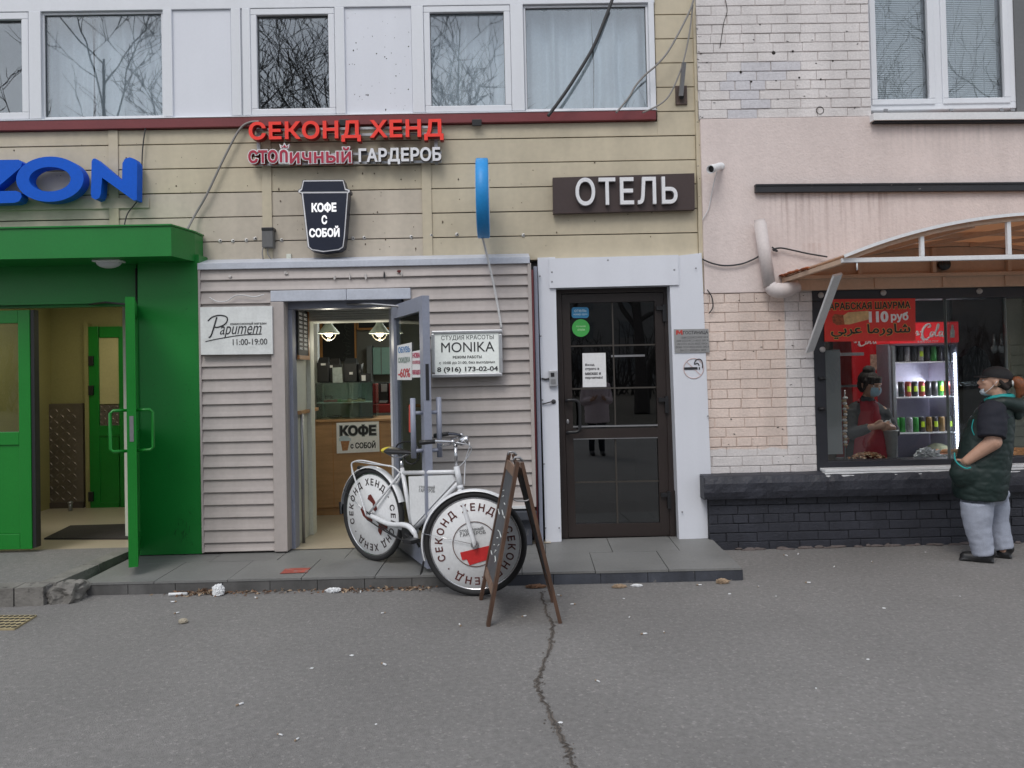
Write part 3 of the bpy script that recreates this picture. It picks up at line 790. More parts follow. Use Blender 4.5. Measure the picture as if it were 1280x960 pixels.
# ------------------------------------------------------------------ green entrance
ge = thing('green_entrance', 'green painted double door entrance under a projecting green canopy', 'entrance', (0, 0, 0))
YG = -.2
m = MB(); m.pxpoly([(172, 318), (248.5, 318), (252.5, 692), (172.5, 694)], YG, .22); m.build('side_wall', M['green'], ge)
m = MB(); r_s = random.Random(31); ms = MB()
for i in range(26):
    a = (r_s.gauss(228, 5), r_s.gauss(662, 9)); ms.tube([P(a[0], a[1], YG - .0005), P(a[0] + r_s.gauss(0, 2), a[1] + r_s.gauss(3, 3), YG - .0005)], .0012, 4)
for i in range(30):
    a = (r_s.uniform(178, 246), r_s.choice([r_s.uniform(480, 530), r_s.uniform(340, 690)])); ms.tube([P(a[0], a[1], YG - .0005), P(a[0] + r_s.gauss(0, 2), a[1] + r_s.gauss(0, 2), YG - .0005)], .0009, 4)
ms.build('scuff_mark', mat('scuff', (.004, .05, .01), .7), ge)
x = P(172, 500, YG).x; m.box(x - .012, x - .002, YG + .01, .06, .1, P(172, 335, YG).z); m.build('jamb', M['dark'], ge)
xg0 = XL
x1 = P(171, 400, -.1).x
z_a, z_b = P(80, 380, -.1).z, P(80, 318, -.1).z
m = MB(); m.box(-6.2, x1, -.1, .0, z_a, z_b + .2); m.build('header', M['green'], ge)
# canopy: front slab with a splayed end
yc = -.52
zc0, zc1 = P(110, 322, yc).z, P(110, 284.5, yc).z
f1, b1 = P(214, 300, yc), P(243.5, 300, YG)
poly = [(-6.2, yc), (f1.x, yc), (b1.x, YG), (b1.x, -.02), (-6.2, -.02)]
m = MB(); m.hexa([Vector((x, y, zc0)) for x, y in poly], [Vector((x, y, zc1)) for x, y in poly])
m.hexa([Vector((x, y, zc1 + .003)) for x, y in [(-6.2, yc - .012), (f1.x + .004, yc - .012), (b1.x + .008, YG - .008), (b1.x + .008, -.02), (-6.2, -.02)]],
       [Vector((x, y, zc1 + .016)) for x, y in [(-6.2, yc - .012), (f1.x + .004, yc - .012), (b1.x + .008, YG - .008), (b1.x + .008, -.02), (-6.2, -.02)]])
m.build('canopy', M['green'], ge)
m = MB()     # doorway frame
z_t = P(80, 384, -.05).z
xo0, xo1 = P(43, 520, -.05).x, P(160, 520, -.05).x
m.box(-6.2, x1 - .01, -.05, .03, z_t, z_a + .04); m.box(xo1 + .0, x1 - .014, -.05, .03, .12, z_t, 0, .004); m.box(-6.2, -5.3, -.05, .03, .12, z_t)
m.build('door_frame', M['green'], ge)
# left leaf, shut
yl = -.08
def gleaf(fn, parent, W_, z0, z1, name='door'):
    fw = .10; zm = z0 + .47*(z1 - z0)
    m = MB()
    for a, b, c_, d_ in ((0, fw, z0, z1), (W_ - fw, W_, z0, z1), (fw, W_ - fw, z1 - .11, z1), (fw, W_ - fw, z0, z0 + .13), (fw, W_ - fw, zm - .07, zm + .04)):
        fn(m, a, b, -.028, .028, c_, d_)
    d = m.build(name, M['greenlight'], parent)
    m = MB(); fn(m, fw, W_ - fw, -.015, .015, z0 + .13, zm - .07); m.build('panel', M['greenlight'], d)
    m = MB(); fn(m, fw, W_ - fw, -.004, .004, zm + .04, z1 - .11); m.build('pane', M['clear'], d)
    return d
XLf = P(41, 540, yl).x
def fn_left(m, a, b, w0, w1, za, zb): m.box(XLf - b, XLf - a, yl + w0, yl + w1, za, zb, 0, .004)
zl0, zl1 = P(20, 686, yl).z, P(20, 388, yl).z
dl = gleaf(fn_left, ge, .95, zl0, zl1)
m = MB(); m.box(XLf + .001, XLf + .03, yl - .02, yl + .05, zl0 + .01, zl1); m.build('edge_seal', M['black'], dl)
Hg = Vector((P(169, 540, -.13).x, -.13, 0)); Eg = P(164.5, 540, -.87); Eg = Vector((Eg.x, Eg.y, 0)); dg_ = (Eg - Hg).normalized(); ng_ = Vector((-dg_.y, dg_.x, 0))
def fn_right(m, a, b, w0, w1, za, zb):
    q = [Hg + dg_*a + ng_*w0*1.15, Hg + dg_*b + ng_*w0*1.15, Hg + dg_*b + ng_*w1*1.15, Hg + dg_*a + ng_*w1*1.15]
    m.hexa([Vector((p.x, p.y, za)) for p in q], [Vector((p.x, p.y, zb)) for p in q])
Wg = (Eg - Hg).length
zg0, zg1 = P(165, 709, Eg.y).z, P(165, 371, Eg.y).z
dr = gleaf(fn_right, ge, Wg, zg0, zg1)
for s_ in (-1, 1):
    c = Hg + dg_*(Wg - .05); o = ng_*s_
    za, zb = P(165, 564, Eg.y).z, P(165, 513, Eg.y).z
    q0, q1 = c + o*.03, c + o*.145
    m = MB(); m.tube([(q0.x, q0.y, za), (q1.x - o.x*.02, q1.y - o.y*.02, za), (q1.x, q1.y, za + .02), (q1.x, q1.y, zb - .02), (q1.x - o.x*.02, q1.y - o.y*.02, zb), (q0.x, q0.y, zb)], .012, 10, 0, True, True)
    m.build('handle', M['greenlight'], dr)
m = MB(); fn_right(m, Wg - .001, Wg + .004, -.012, .012, P(165, 552, Eg.y).z, P(165, 520, Eg.y).z); m.build('lock', M['steelgrey'], dr)
m = MB(); c = Hg + dg_*.35; m.tube([(P(112, 388, -.05).x, -.05, zg1 + .03), (P(132, 395, -.3).x, -.3, zg1 + .02), (c.x, c.y, zg1 - .02)], .008, 8, 0, True, False); m.build('closer_arm', M['black'], dr)
# canopy lamp
m = MB(); a = P(136, 322, -.36); prof = []
cl = thing('canopy_lamp', 'oval white bulkhead lamp under the green canopy', 'lamp', (a.x, a.y, zc0))
m.ell((a.x, a.y, zc0 - .012), (.105, .055, .055), 0); m.build('diffuser', mat('opal', (.5, .51, .53), .4), cl)
m = MB(); m.box(a.x - .11, a.x + .11, a.y - .06, a.y + .06, zc0 - .018, zc0 - .001, 0, .006); m.build('housing', M['white'], cl)
# hall
room('hall', -5.2, xo1 + .02, .03, 2.35, .11, 2.45, M['yellow'], M['floor'], M['white'], ge)
m = MB(); X0, X1, Z0, Z1 = rect(-60, 506, 104, 629, 2.3); m.box(X0, X1, 2.30, 2.345, Z0, Z1)
nx, nz_ = int((X1 - X0)/.068), int((Z1 - Z0)/.068)
for i in range(nx):
    for j in range(nz_):
        c = Vector((X0 + .034 + i*.068, 2.30, Z0 + .034 + j*.068)); s_ = 1 if (i + j) % 2 else -1
        a, b = Vector((.026, 0, .026*s_)), Vector((-.009*s_, 0, .009))
        m.add([c + a, c + b, c - a, c - b, c + Vector((0, -.009, 0))], [(0, 1, 4), (1, 2, 4), (2, 3, 4), (3, 0, 4)])
m.build('chequer_plate', M['steel'], ge)
m = MB(); m.box(X0, X1, 2.29, 2.34, Z0 - .1, Z0 - .004, 0, .004); m.build('skirting', mat('dark_skirting', (.08, .06, .05), .6), ge)
m = MB(); c = P(88, 638, 2.1); m.cyl((c.x, 2.1, .11), (c.x, 2.1, .20), .022); m.ell((c.x, 2.1, .2), (.03, .03, .02)); m.build('door_stop', M['steelgrey'], ge)
m = MB(); m.pxbox(106, 404, 111, 640, 2.26, .09); m.build('door_trim', M['yellow'], ge)
m = MB(); Y = 2.27
for a in ((110, 408, 124, 642), (149, 408, 166, 642), (124, 408, 149, 422), (124, 532, 149, 545), (124, 628, 149, 642)): m.pxbox(*a, Y, .05, 0, .004)
idr = m.build('inner_door', M['greenlight'], ge)
m = MB(); m.pxbox(124, 545, 149, 628, Y + .012, .03); m.build('panel', M['greenlight'], idr)
m = MB(); m.pxbox(124, 422, 149, 505, Y + .02, .01); m.build('pane', mat('ochre_behind', (.5, .44, .22), .5), idr)
m = MB(); m.pxbox(124, 506, 149, 532, Y + .02, .01)
for i in range(5):
    for j in range(5):
        c = P(126.5 + i*5, 508.5 + j*5, Y + .02); s_ = 1 if (i + j) % 2 else -1
        a, b = Vector((.016, 0, .016*s_)), Vector((-.006*s_, 0, .006)); m.add([c + a, c + b, c - a, c - b, c + Vector((0, -.006, 0))], [(0, 1, 4), (1, 2, 4), (2, 3, 4), (3, 0, 4)])
m.build('chequer_plate', M['steel'], idr)
for y in (445, 482, 615):
    m = MB(); m.pxbox(110, y, 116, y + 12, Y - .03, .03, 0, .004); m.build('hinge', M['black'], idr)
q = [PZ(55, 674, .115), PZ(160, 674, .115), PZ(160, 656, .115), PZ(88, 658, .115)]
m = MB(); m.hexa([Vector((p.x, p.y, .126)) for p in q], [Vector((p.x, p.y, .113)) for p in q])
tag(m.build('door_mat', M['mat'], None, q[0]), 'dark doormat on the tiled hall floor inside the green doors', 'doormat')
# ------------------------------------------------------------------ brick building on the other side
M['brickw'] = mat('whitewashed_brick', (.70, .665, .655), .8, var=.10, vs=3, fine=.10, fs=60, bump=.5, bs=70, streak=.08, dirt=.26, dcol=(.35, .31, .30), ds=22)
M['brickg'] = mat('greyer_paint', (.61, .60, .63), .8, var=.10, fine=.10, bump=.5, bs=70)
M['peach'] = mat('peach_paint', (.62, .47, .39), .8, var=.12, vs=4, fine=.08, bump=.5, bs=70, dirt=.3, dcol=(.58, .53, .5), ds=12)
M['mortar'] = mat('painted_mortar', (.60, .565, .555), .9, var=.25, vs=8, bump=.5)
M['plaster'] = mat('pink_plaster', (.70, .605, .575), .85, var=.07, vs=1.2, fine=.05, fs=30, bump=.35, bs=60, streak=.07, stretch=(4, 4, .6), dirt=.25, dcol=(.5, .42, .41), ds=5)
M['navy'] = mat('dark_base_paint', (.030, .032, .043), .55, var=.3, vs=4, fine=.15, bump=.5, bs=60, dirt=.28, dcol=(.10, .09, .09), ds=12)
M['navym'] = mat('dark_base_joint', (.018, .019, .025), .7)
M['barblk'] = mat('black_rail', (.022, .023, .028), .5, var=.2, dirt=.36, dcol=(.35, .34, .34), ds=16)
bb = thing('brick_building', 'whitewashed brick building with pink plaster band and dark painted base', 'building', (0, 0, 0))
YB = -.05
XB0 = P(874, 160, YB).x; XB1 = 6.6
def bricks(x0, x1, z0, z1, yfr, course, blen, mats, parent, patch=None, name='brickwork', gap=.006, proud=.009, jog=.0):
    m = MB(); z = z0; r = 0
    m.box(x0, x1, yfr + proud, .25, z0 - .002, z1 + .002, 2)
    nrow = max(1, round((z1 - z0)/course)); ch = (z1 - z0)/nrow
    for r in range(nrow):
        z = z0 + r*ch
        header = (r % 5 == 3)
        L = blen*.5 if header else blen
        x = x0 - (L*.5 if r % 2 else 0) + rnd.uniform(-.02, .02)
        while x < x1:
            a, b = max(x, x0), min(x + L - gap, x1); x += L + rnd.uniform(-.004, .004)
            if b - a < .03: continue
            zz0, zz1 = z + gap*.5 + rnd.uniform(-.002, .002), z + ch - gap*.5 + rnd.uniform(-.002, .002)
            dy = rnd.uniform(-.003, .003)
            mi = 0
            if patch and patch(a, b, zz0, zz1): mi = 1
            m.box(a, b, yfr + dy, yfr + proud + .02, zz0, zz1, mi, .004)
    return m.build(name, mats, parent)
zb1, zb0 = P(980, 148, YB).z, P(950, 594, YB).z
zp0 = P(930, 366, YB).z
xw0 = P(1089, 80, YB).x
bricks(XB0, xw0 - .01, zb1 + .005, zb1 + 1.9, YB, .0835, .262, [M['brickw'], M['brickg'], M['mortar']], bb,
       lambda a, b, c, d: noise.noise(Vector((a*2.2, 3.1, c*2.6))) > .22 and a < XB0 + .75 and c < zb1 + .45)
def drips(m_, xa, xb, ztop, zlen, col, amt):
    t = m_.node_tree; L = t.links.new; pr = t.nodes['Principled BSDF']; old = pr.inputs['Base Color'].links[0].from_socket
    co = t.nodes.new('ShaderNodeTexCoord'); mp = t.nodes.new('ShaderNodeMapping'); mp.inputs['Scale'].default_value = (26, 1, 1.1); nz = t.nodes.new('ShaderNodeTexNoise'); nz.inputs['Scale'].default_value = 1; nz.inputs['Detail'].default_value = 4
    L(co.outputs['Object'], mp.inputs[0]); L(mp.outputs[0], nz.inputs['Vector']); sx = t.nodes.new('ShaderNodeSeparateXYZ'); L(co.outputs['Object'], sx.inputs[0])
    def mr(s, a, b, c, d): r = t.nodes.new('ShaderNodeMapRange'); r.inputs[1].default_value = a; r.inputs[2].default_value = b; r.inputs[3].default_value = c; r.inputs[4].default_value = d; L(s, r.inputs[0]); return r.outputs[0]
    def mu(a, b): r = t.nodes.new('ShaderNodeMath'); r.operation = 'MULTIPLY'; L(a, r.inputs[0]); L(b, r.inputs[1]); return r.outputs[0]
    k = mu(mu(mr(nz.outputs['Fac'], .46, .66, 0, amt), mr(sx.outputs['Z'], ztop - zlen, ztop, 0, 1)), mu(mr(sx.outputs['Z'], ztop, ztop + .01, 1, 0), mu(mr(sx.outputs['X'], xa, xa + .15, 0, 1), mr(sx.outputs['X'], xb - .4, xb, 1, 0))))
    mx = t.nodes.new('ShaderNodeMixRGB'); L(k, mx.inputs[0]); L(old, mx.inputs[1]); mx.inputs[2].default_value = (*col, 1); L(mx.outputs[0], pr.inputs['Base Color'])
drips(M['plaster'], P(950, 240, YB).x, P(1150, 240, YB).x, P(1000, 240, YB).z, .6, (.30, .20, .18), .55)
drips(M['plaster'], P(1090, 150, YB).x, P(1290, 150, YB).x, P(1100, 153, YB).z, .35, (.40, .36, .34), .4)
drips(M['plaster'], P(996, 300, YB).x, P(1040, 300, YB).x, P(1010, 305, YB).z, .2, (.35, .15, .08), .8)
m = MB(); m.box(XB0 + .01, XB1, YB - .006, .25, zp0, zb1 + .004, 0, .006)
m.build('plaster_band', M['plaster'], bb)
xk0 = P(1018, 480, YB).x
pa, pb = P(985, 560, YB), P(985, 300, YB)
def patch_mat(src, name):
    m_ = M[src].copy(); m_.name = name; t = m_.node_tree; L = t.links.new; pr = t.nodes['Principled BSDF']; old = pr.inputs['Base Color'].links[0].from_socket
    co = t.nodes.new('ShaderNodeTexCoord'); sx = t.nodes.new('ShaderNodeSeparateXYZ'); nz = t.nodes.new('ShaderNodeTexNoise'); nz.inputs['Scale'].default_value = 9; L(co.outputs['Object'], nz.inputs['Vector']); L(co.outputs['Object'], sx.inputs[0])
    def lt(sock, thr, sgn, amp):
        a = t.nodes.new('ShaderNodeMath'); a.operation = 'MULTIPLY_ADD'; L(nz.outputs['Fac'], a.inputs[0]); a.inputs[1].default_value = amp; L(sock, a.inputs[2])
        b = t.nodes.new('ShaderNodeMapRange'); b.inputs[1].default_value = thr + amp*.5 - .006; b.inputs[2].default_value = thr + amp*.5 + .006
        if sgn < 0: b.inputs[3].default_value = 1; b.inputs[4].default_value = 0
        L(a.outputs[0], b.inputs[0]); return b.outputs[0]
    m1, m2 = lt(sx.outputs['X'], pa.x, -1, .02), lt(sx.outputs['Z'], pa.z, 1, .06)
    k = t.nodes.new('ShaderNodeMath'); k.operation = 'MULTIPLY'; L(m1, k.inputs[0]); L(m2, k.inputs[1])
    k2 = t.nodes.new('ShaderNodeMath'); k2.operation = 'MULTIPLY'; L(k.outputs[0], k2.inputs[0]); k2.inputs[1].default_value = .8
    mx = t.nodes.new('ShaderNodeMixRGB'); mx.blend_type = 'MULTIPLY'; L(k2.outputs[0], mx.inputs[0]); L(old, mx.inputs[1]); mx.inputs[2].default_value = (1.03, .87, .76, 1); L(mx.outputs[0], pr.inputs['Base Color']); return m_
bricks(XB0 - .08, xk0 + .01, zb0, zp0 - .003, YB, .083, .262, [patch_mat('brickw', 'patched_brick'), M['brickw'], patch_mat('mortar', 'patched_mortar')], bb)
# ledge and base
zl1, zl0_ = P(960, 594.5, -.2).z, P(960, 623, -.2).z
xl0 = P(880, 610, -.2).x
m = MB(); n = 12; xs = [lerp(xl0, XB1, i/n) for i in range(n + 1)]
bm = bmesh.new(); bmesh.ops.create_grid(bm, x_segments=120, y_segments=16, size=1)
for v in bm.verts:
    x = lerp(xl0, XB1, (v.co.x + 1)/2); t = (v.co.y + 1)/2*3
    if t < 1: q = Vector((x, lerp(-.08, -.21, t), zl0_))
    elif t < 2: q = Vector((x, -.21, lerp(zl0_, zl1, t - 1)))
    else: q = Vector((x, lerp(-.21, -.02, t - 2), zl1 + .012*(t - 2)))
    if .9 < t < 1.2: q.y += .010
    if 1.8 < t < 2.1: q.y += .012; q.z -= .006
    j = math.floor((x - xl0)/.262 + .5*0); jf = ((x - xl0)/.262) % 1
    v.co = q + Vector((0, -1, .3))*(.010*noise.noise(q*9) + .004*noise.noise(q*30)) + Vector((0, .006 if jf < .06 else 0, 0))
m.addbm(bm); m.box(xl0, xl0 + .01, -.20, .1, zl0_ + .004, zl1 - .006)
m.build('base_ledge', M['navy'], bb)
bricks(XB0 - .02, XB1, -.01, zl0_ + .01, -.12, .084, .262, [M['navy'], M['navy'], M['navym']], bb, None, 'base_brickwork')
# strip of crumbled brick at the foot
M['foot'] = mat('crumbled_foot', (.12, .10, .095), .95, var=.4, vs=8, bump=.8, bs=50)
m = MB()
for i in range(70):
    x = rnd.uniform(XB0 + .2, XB1 - .5); m.ell((x, -.125 - abs(rnd.gauss(0, .012)), rnd.uniform(0, .01)), (rnd.uniform(.02, .07), rnd.uniform(.008, .02), rnd.uniform(.006, .02)), 0, None, 8, 6)
o = m.build('crumbled_rubble', M['foot'], bb); o['kind'] = 'stuff'
# upper window
m = MB(); yw = .01; M['win2'] = glass('blind_window_glass', (.94, .97, .98), .075)
X1w = P(1268, 80, yw).x
zw0, zw1 = P(1160, 137, yw).z, 5.45
def wframe(m, a, b, c, d, y0, y1, fw, bv=.006):
    m.box(a, b, y0, y1, c, c + fw, 0, bv); m.box(a, b, y0, y1, d - fw, d, 0, bv); m.box(a, a + fw, y0, y1, c + fw, d - fw, 0, bv); m.box(b - fw, b, y0, y1, c + fw, d - fw, 0, bv)
xa = P(1089, 80, yw).x; xm = P(1172, 80, yw).x
wframe(m, xa - .06, X1w + .005, zw0, zw1, yw, .1, .055); m.box(xm - .035, xm + .035, yw + .001, .1, zw0 + .055, zw1 - .055, 0, .004)
bw = m.build('window', M['upvc'], bb)
for a, b in ((xa - .005, xm - .035), (xm + .035, X1w - .05)):
    m = MB(); wframe(m, a, b, zw0 + .045, zw1 - .06, yw - .012, .05, .05)
    s_ = m.build('sash', M['upvc'], bw)
    m = MB(); m.box(a + .045, b - .045, yw + .02, yw + .03, zw0 + .09, zw1 - .1); m.build('pane', M['win2'], bw)
    m = MB(); z = zw0 + .09
    while z < zw1 - .1:
        zz = z + .0168
        m.add([(a + .05, .10, z), (b - .05, .10, z), (b - .05, .108, zz), (a + .05, .108, zz)], [(0, 1, 2, 3)]); z += .017
    for x in (lerp(a, b, .3), lerp(a, b, .72)): m.cyl((x, .098, zw0 + .09), (x, .098, zw1 - .1), .0025, seg=5)
    m.build('blind', mat('blind_white', (.88, .90, .92), .6, var=.03), bw)
for x in (1105, 1187, 1250, 1264):
    m = MB(); m.pxbox(x, 136, x + 5, 139, yw - .006, .01, 0, .002); m.build('drain_cap', M['steelgrey'], bw)
m = MB(); m.pxpoly([(1092, 141), (1300, 139.5), (1300, 148.5), (1092, 150)], -.13, .2); m.build('window_sill', M['white'], bb)
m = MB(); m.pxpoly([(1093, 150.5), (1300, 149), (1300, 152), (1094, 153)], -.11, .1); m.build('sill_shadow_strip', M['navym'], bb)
m = MB(); m.box(xa - .1, XB1, .13, .14, zw0, zw1); m.box(xa - .02, XB1, .1, .6, zw1, 6.5); m.box(X1w + .005, XB1, .0, .2, zw0 - .2, zw1); m.build('window_backing', M['room'], bb)
m = MB(); m.box(XB0 + .01, XB1, .27, .30, zp0 + .1, 6.5); m.build('inner_leaf', M['dark'], bb)
# black rail on the plaster
m = MB(); m.pxpoly([(945, 231.5), (1330, 228.5), (1330, 237.5), (945, 240)], -.10, .05)
m.pxpoly([(945, 230), (1330, 227), (1330, 229), (945, 232)], -.108, .055)
tag(m.build('wall_rail', M['barblk'], None, P(1100, 234, -.1)), 'long scuffed black metal rail fixed across the pink plaster', 'rail')

# downpipe stub and elbow
M['pipe'] = mat('pale_pipe', (.62, .56, .545), .6, var=.08, dirt=.26, dcol=(.35, .3, .28), ds=18)
t = thing('downpipe', 'pale painted drain pipe stub with elbow beside the awning', 'pipe', P(968, 365, -.12))
m = MB(); a, b = P(950, 279, -.14), P(962, 358, -.14); m.cyl(a, b, .052, seg=20); m.lathe([(.052, 0), (.046, 0), (.046, .03)], a, (a - b), 20); m.build('pipe', M['pipe'], t)
m = MB(); pts = smooth_pts([P(962, 356, -.14), P(968, 362, -.15), P(980, 363, -.16), P(998, 357, -.16)], 6); m.tube(pts, [.05 + .016*math.sin(math.pi*i/(len(pts) - 1)) for i in range(len(pts))], 16); m.build('elbow', M['pipe'], t)
m = MB(); m.tube([P(972, 368, -.12) + Vector((rnd.uniform(-.05, .05), 0, rnd.uniform(-.02, .01))) for _ in range(14)], .008, 6); m.build('scorched_sealant', M['black'], t)

# ------------------------------------------------------------------ kiosk in the brick building
M['navyf'] = mat('dark_window_frame', (.022, .023, .030), .45, var=.2, dirt=.28, dcol=(.12, .11, .11), ds=16)
M['kglass'] = glass('kiosk_glass', (.95, .96, .96), .03)
ks = thing('food_kiosk', 'street food kiosk window set in the brick wall with dark frame and white counter sill', 'kiosk', (0, 0, 0))
YK = -.03
zk1, zk0 = P(1150, 361, YK).z, P(1150, 574, YK).z
xk1 = 5.9
xi0 = P(1031, 480, YK).x
m = MB(); zt_ = P(1150, 374, YK).z
m.box(xk0, xk1, YK - .03, .12, zt_, zk1, 0, .004); m.box(xk0, xi0, YK - .03, .12, P(1024, 596, YK).z, zt_ - .001, 0, .004)
zs0 = P(1150, 583, YK).z
m.box(xi0 - .001, xk1, YK - .025, .10, zs0, zk0, 0, .004)
m.build('window_frame', M['navyf'], ks)
M['knob'] = mat('plastic_washer', (.45, .44, .43), .5)
for x, y in [(1026, 369), (1104, 366), (1224, 364), (1284, 363), (1028, 437)]:
    m = MB(); c = P(x, y, YK - .03); m.lathe([(.001, .022), (.02, .018), (.026, .004), (.026, 0)], (c.x, c.y, c.z), (0, -1, 0), 14); m.build('washer', M['knob'], ks)
for y in (473, 511):
    m = MB(); c = P(1025, y, YK - .03); m.tube([c, c + Vector((0, -.02, .0)), c + Vector((.02, -.035, 0)), c + Vector((.035, -.03, -.01))], [.016, .016, .013, .01], 10); m.build('shutter_hook', M['black'], ks)
m = MB(); X0, X1, Z0, Z1 = rect(1030, 583, 1340, 593.5, -.16); m.box(X0, X1, -.19, YK - .02, Z0 + .004, Z0 + .022, 0, .004); m.box(X0 + .003, X1, -.18, YK - .02, Z0 + .026, Z0 + .044, 0, .004); m.box(X0 + .006, X1, -.17, YK - .02, Z0 + .048, Z1, 0, .004)
m.build('outer_sill', M['white'], ks)
# panes: fixed, sliding, open gap
xp1, xp2 = P(1187, 480, YK).x, P(1262, 480, YK).x
m = MB(); m.box(xi0, xp1 + .03, -.012, -.006, zk0, zt_); m.build('pane', M['kglass'], ks)
m = MB(); m.box(xp1, xp2, .012, .018, zk0, zt_); m.build('sliding_pane', glass('sliding_glass', (.70, .74, .74), .05), ks)
m = MB(); m.box(xp2, xk1, .03, .036, zk0, zt_); m.build('sliding_pane', M['kglass'], ks)
for x in (xp1, xp2): 
    m = MB(); m.box(x - .0015, x + .0015, -.014, .03, zk0, zt_); m.build('pane_edge', mat('glass_edge', (.30, .36, .35), .2), ks)
# inside
yk1 = 1.75
M['kwall'] = mat('kiosk_wall', (.22, .20, .19), .7)
M['ktile'] = mat('kiosk_tile', (.42, .45, .36), .3, var=.1)
room('kiosk', xi0 - .35, xk1, .0, yk1, .10, 2.42, M['kwall'], M['floor'], M['kwall'], ks)
m = MB()      # glazed tile wall on the far side
x = P(1262, 480, 1.2).x; z = 1.0
for i in range(9):
    for j in range(12):
        m.box(x + .02 + i*.155, x + .17 + i*.155, 1.2, 1.22, zk0 - .15 + j*.105, zk0 - .05 + j*.105 - .002, 0, .002)
m.box(x, xk1, 1.215, 1.25, .1, 2.4)
m.build('tile_wall', M['ktile'], ks)
m = MB(); zc_ = P(1150, 577, .3).z; m.box(xi0 - .3, xk1, .02, .55, zc_ - .04, zc_, 0, .004); m.box(xi0 - .3, xk1, .05, .5, .1, zc_ - .042); m.build('counter', M['steelgrey'], ks)
m = MB(); m.pxbox(1031, 437, 1052, 568, .12, .012, 0, .003); m.build('splash_screen', glass('film', (.6, .62, .62), .12, .25, .35), ks)
m = MB(); m.pxbox(1020, 441, 1080, 445, .5, .03); m.pxbox(1040, 481, 1085, 484, .6, .03); m.build('rail', M['steelgrey'], ks)
m = MB(); m.pxbox(1112, 374, 1190, 402, .9, .06); m.build('dark_valance', M['black'], ks)
# tall dark hood and utensils behind the sliding pane
m = MB(); hpts = [(1190, 402), (1215, 435), (1222, 450), (1262, 450), (1262, 374), (1190, 374)]; m.pxpoly([(1204, 446), (1212, 436), (1220, 432), (1232, 440), (1242, 462), (1242, 560), (1204, 560)], 1.1, .1); m.build('grill_hood', M['navyf'], ks)
for x in (1243, 1252):
    m = MB(); c = P(x, 436, .9); m.cyl(c + Vector((0, 0, .15)), c, .012); m.ell(c, (.035, .02, .045)); m.build('utensil', M['steelgrey'], ks)

# glowing drinks fridge
M['red'] = mat('fridge_red', (.55, .008, .015), .35, var=.04)
M['led'] = mat('led_strip', (.8, .8, 1), .5, emit=14.0, ecol=(.86, .88, 1.0))
M['fin'] = mat('fridge_inner', (.34, .34, .42), .5)
yf_, yk2 = .95, 1.5
t = thing('drinks_fridge', 'glass door drinks fridge with red header and bright strip of lamps along one side', 'fridge', P(1150, 560, yf_))
m = MB(); X0, X1, Z0, Z1 = rect(1112, 403, 1199, 583, yf_); th = .02
zh_ = P(1150, 429, yf_).z
m.box(X0, X0 + .07, yf_, yk2, .12, zh_, 0, .006); m.box(X1 - .012, X1, yf_, yk2, .12, zh_, 0, .003); m.box(X0, X1, yk2 - .02, yk2, .12, zh_); m.box(X0 + .07, X1 - .012, yf_, yk2 - .02, .12, Z0 + .02); m.box(X0 + .07, X1 - .012, yf_, yk2 - .02, zh_ - .02, zh_)
m.build('cabinet', [M['fin']], t)
m = MB(); m.box(X0, X1 + .0, yf_ - .03, yk2, zh_ + .002, Z1, 0, .008); hdr = m.build('header', mat('backlit_red', (.60, .01, .02), .35, var=.04, emit=.22, ecol=(1, .04, .05)), t)
FR = (X0, X1, Z0, Z1, zh_, yf_)
shz = []
for y in (452, 495.5, 540, 577):
    m = MB(); z = P(1150, y, yf_ + .1).z; m.box(X0 + .072, X1 - .03, yf_ + .02, yk2 - .03, z - .012, z, 0, .002); m.build('shelf', M['white'], t); shz.append(z)
m = MB()
n = 40; zz0, zz1 = P(1194, 580, yf_).z, P(1194, 440, yf_).z
for i in range(n):
    z = lerp(zz0, zz1, i/n); m.box(X1 - .034, X1 - .016, yf_ + .012, yf_ + .02, z, z + (zz1 - zz0)/n*.62)
m.build('led', M['led'], t)
m = MB(); m.box(X0 + .02, X0 + .055, yf_ - .03, yf_ - .002, Z0 + .05, zh_ - .02, 0, .004); m.build('handle', M['steelgrey'], t)
FRT = t
la = bpy.data.lights.new('fridge_light', 'AREA'); la.shape = 'RECTANGLE'; la.size = .04; la.size_y = 1.0; la.energy = 5; la.color = (.88, .9, 1)
lo = bpy.data.objects.new('fridge_light', la); COL.objects.link(lo); lo.location = (X1 - .045, yf_ + .03, 1.35); lo.rotation_euler = (0, R_(70), 0)
M['lime'] = mat('can_lime', (.45, .62, .03), .4)
cans = [((.05, .05, .055), 'black'), ((.05, .26, .06), 'green'), ((.30, .06, .05), 'dark red'), ((.35, .34, .36), 'silver'), ((.22, .14, .05), 'bronze')]
CM = [mat('can_' + n.replace(' ', '_'), c, .3, metal=.35, var=.35, vs=60) for c, n in cans]
protos = {}
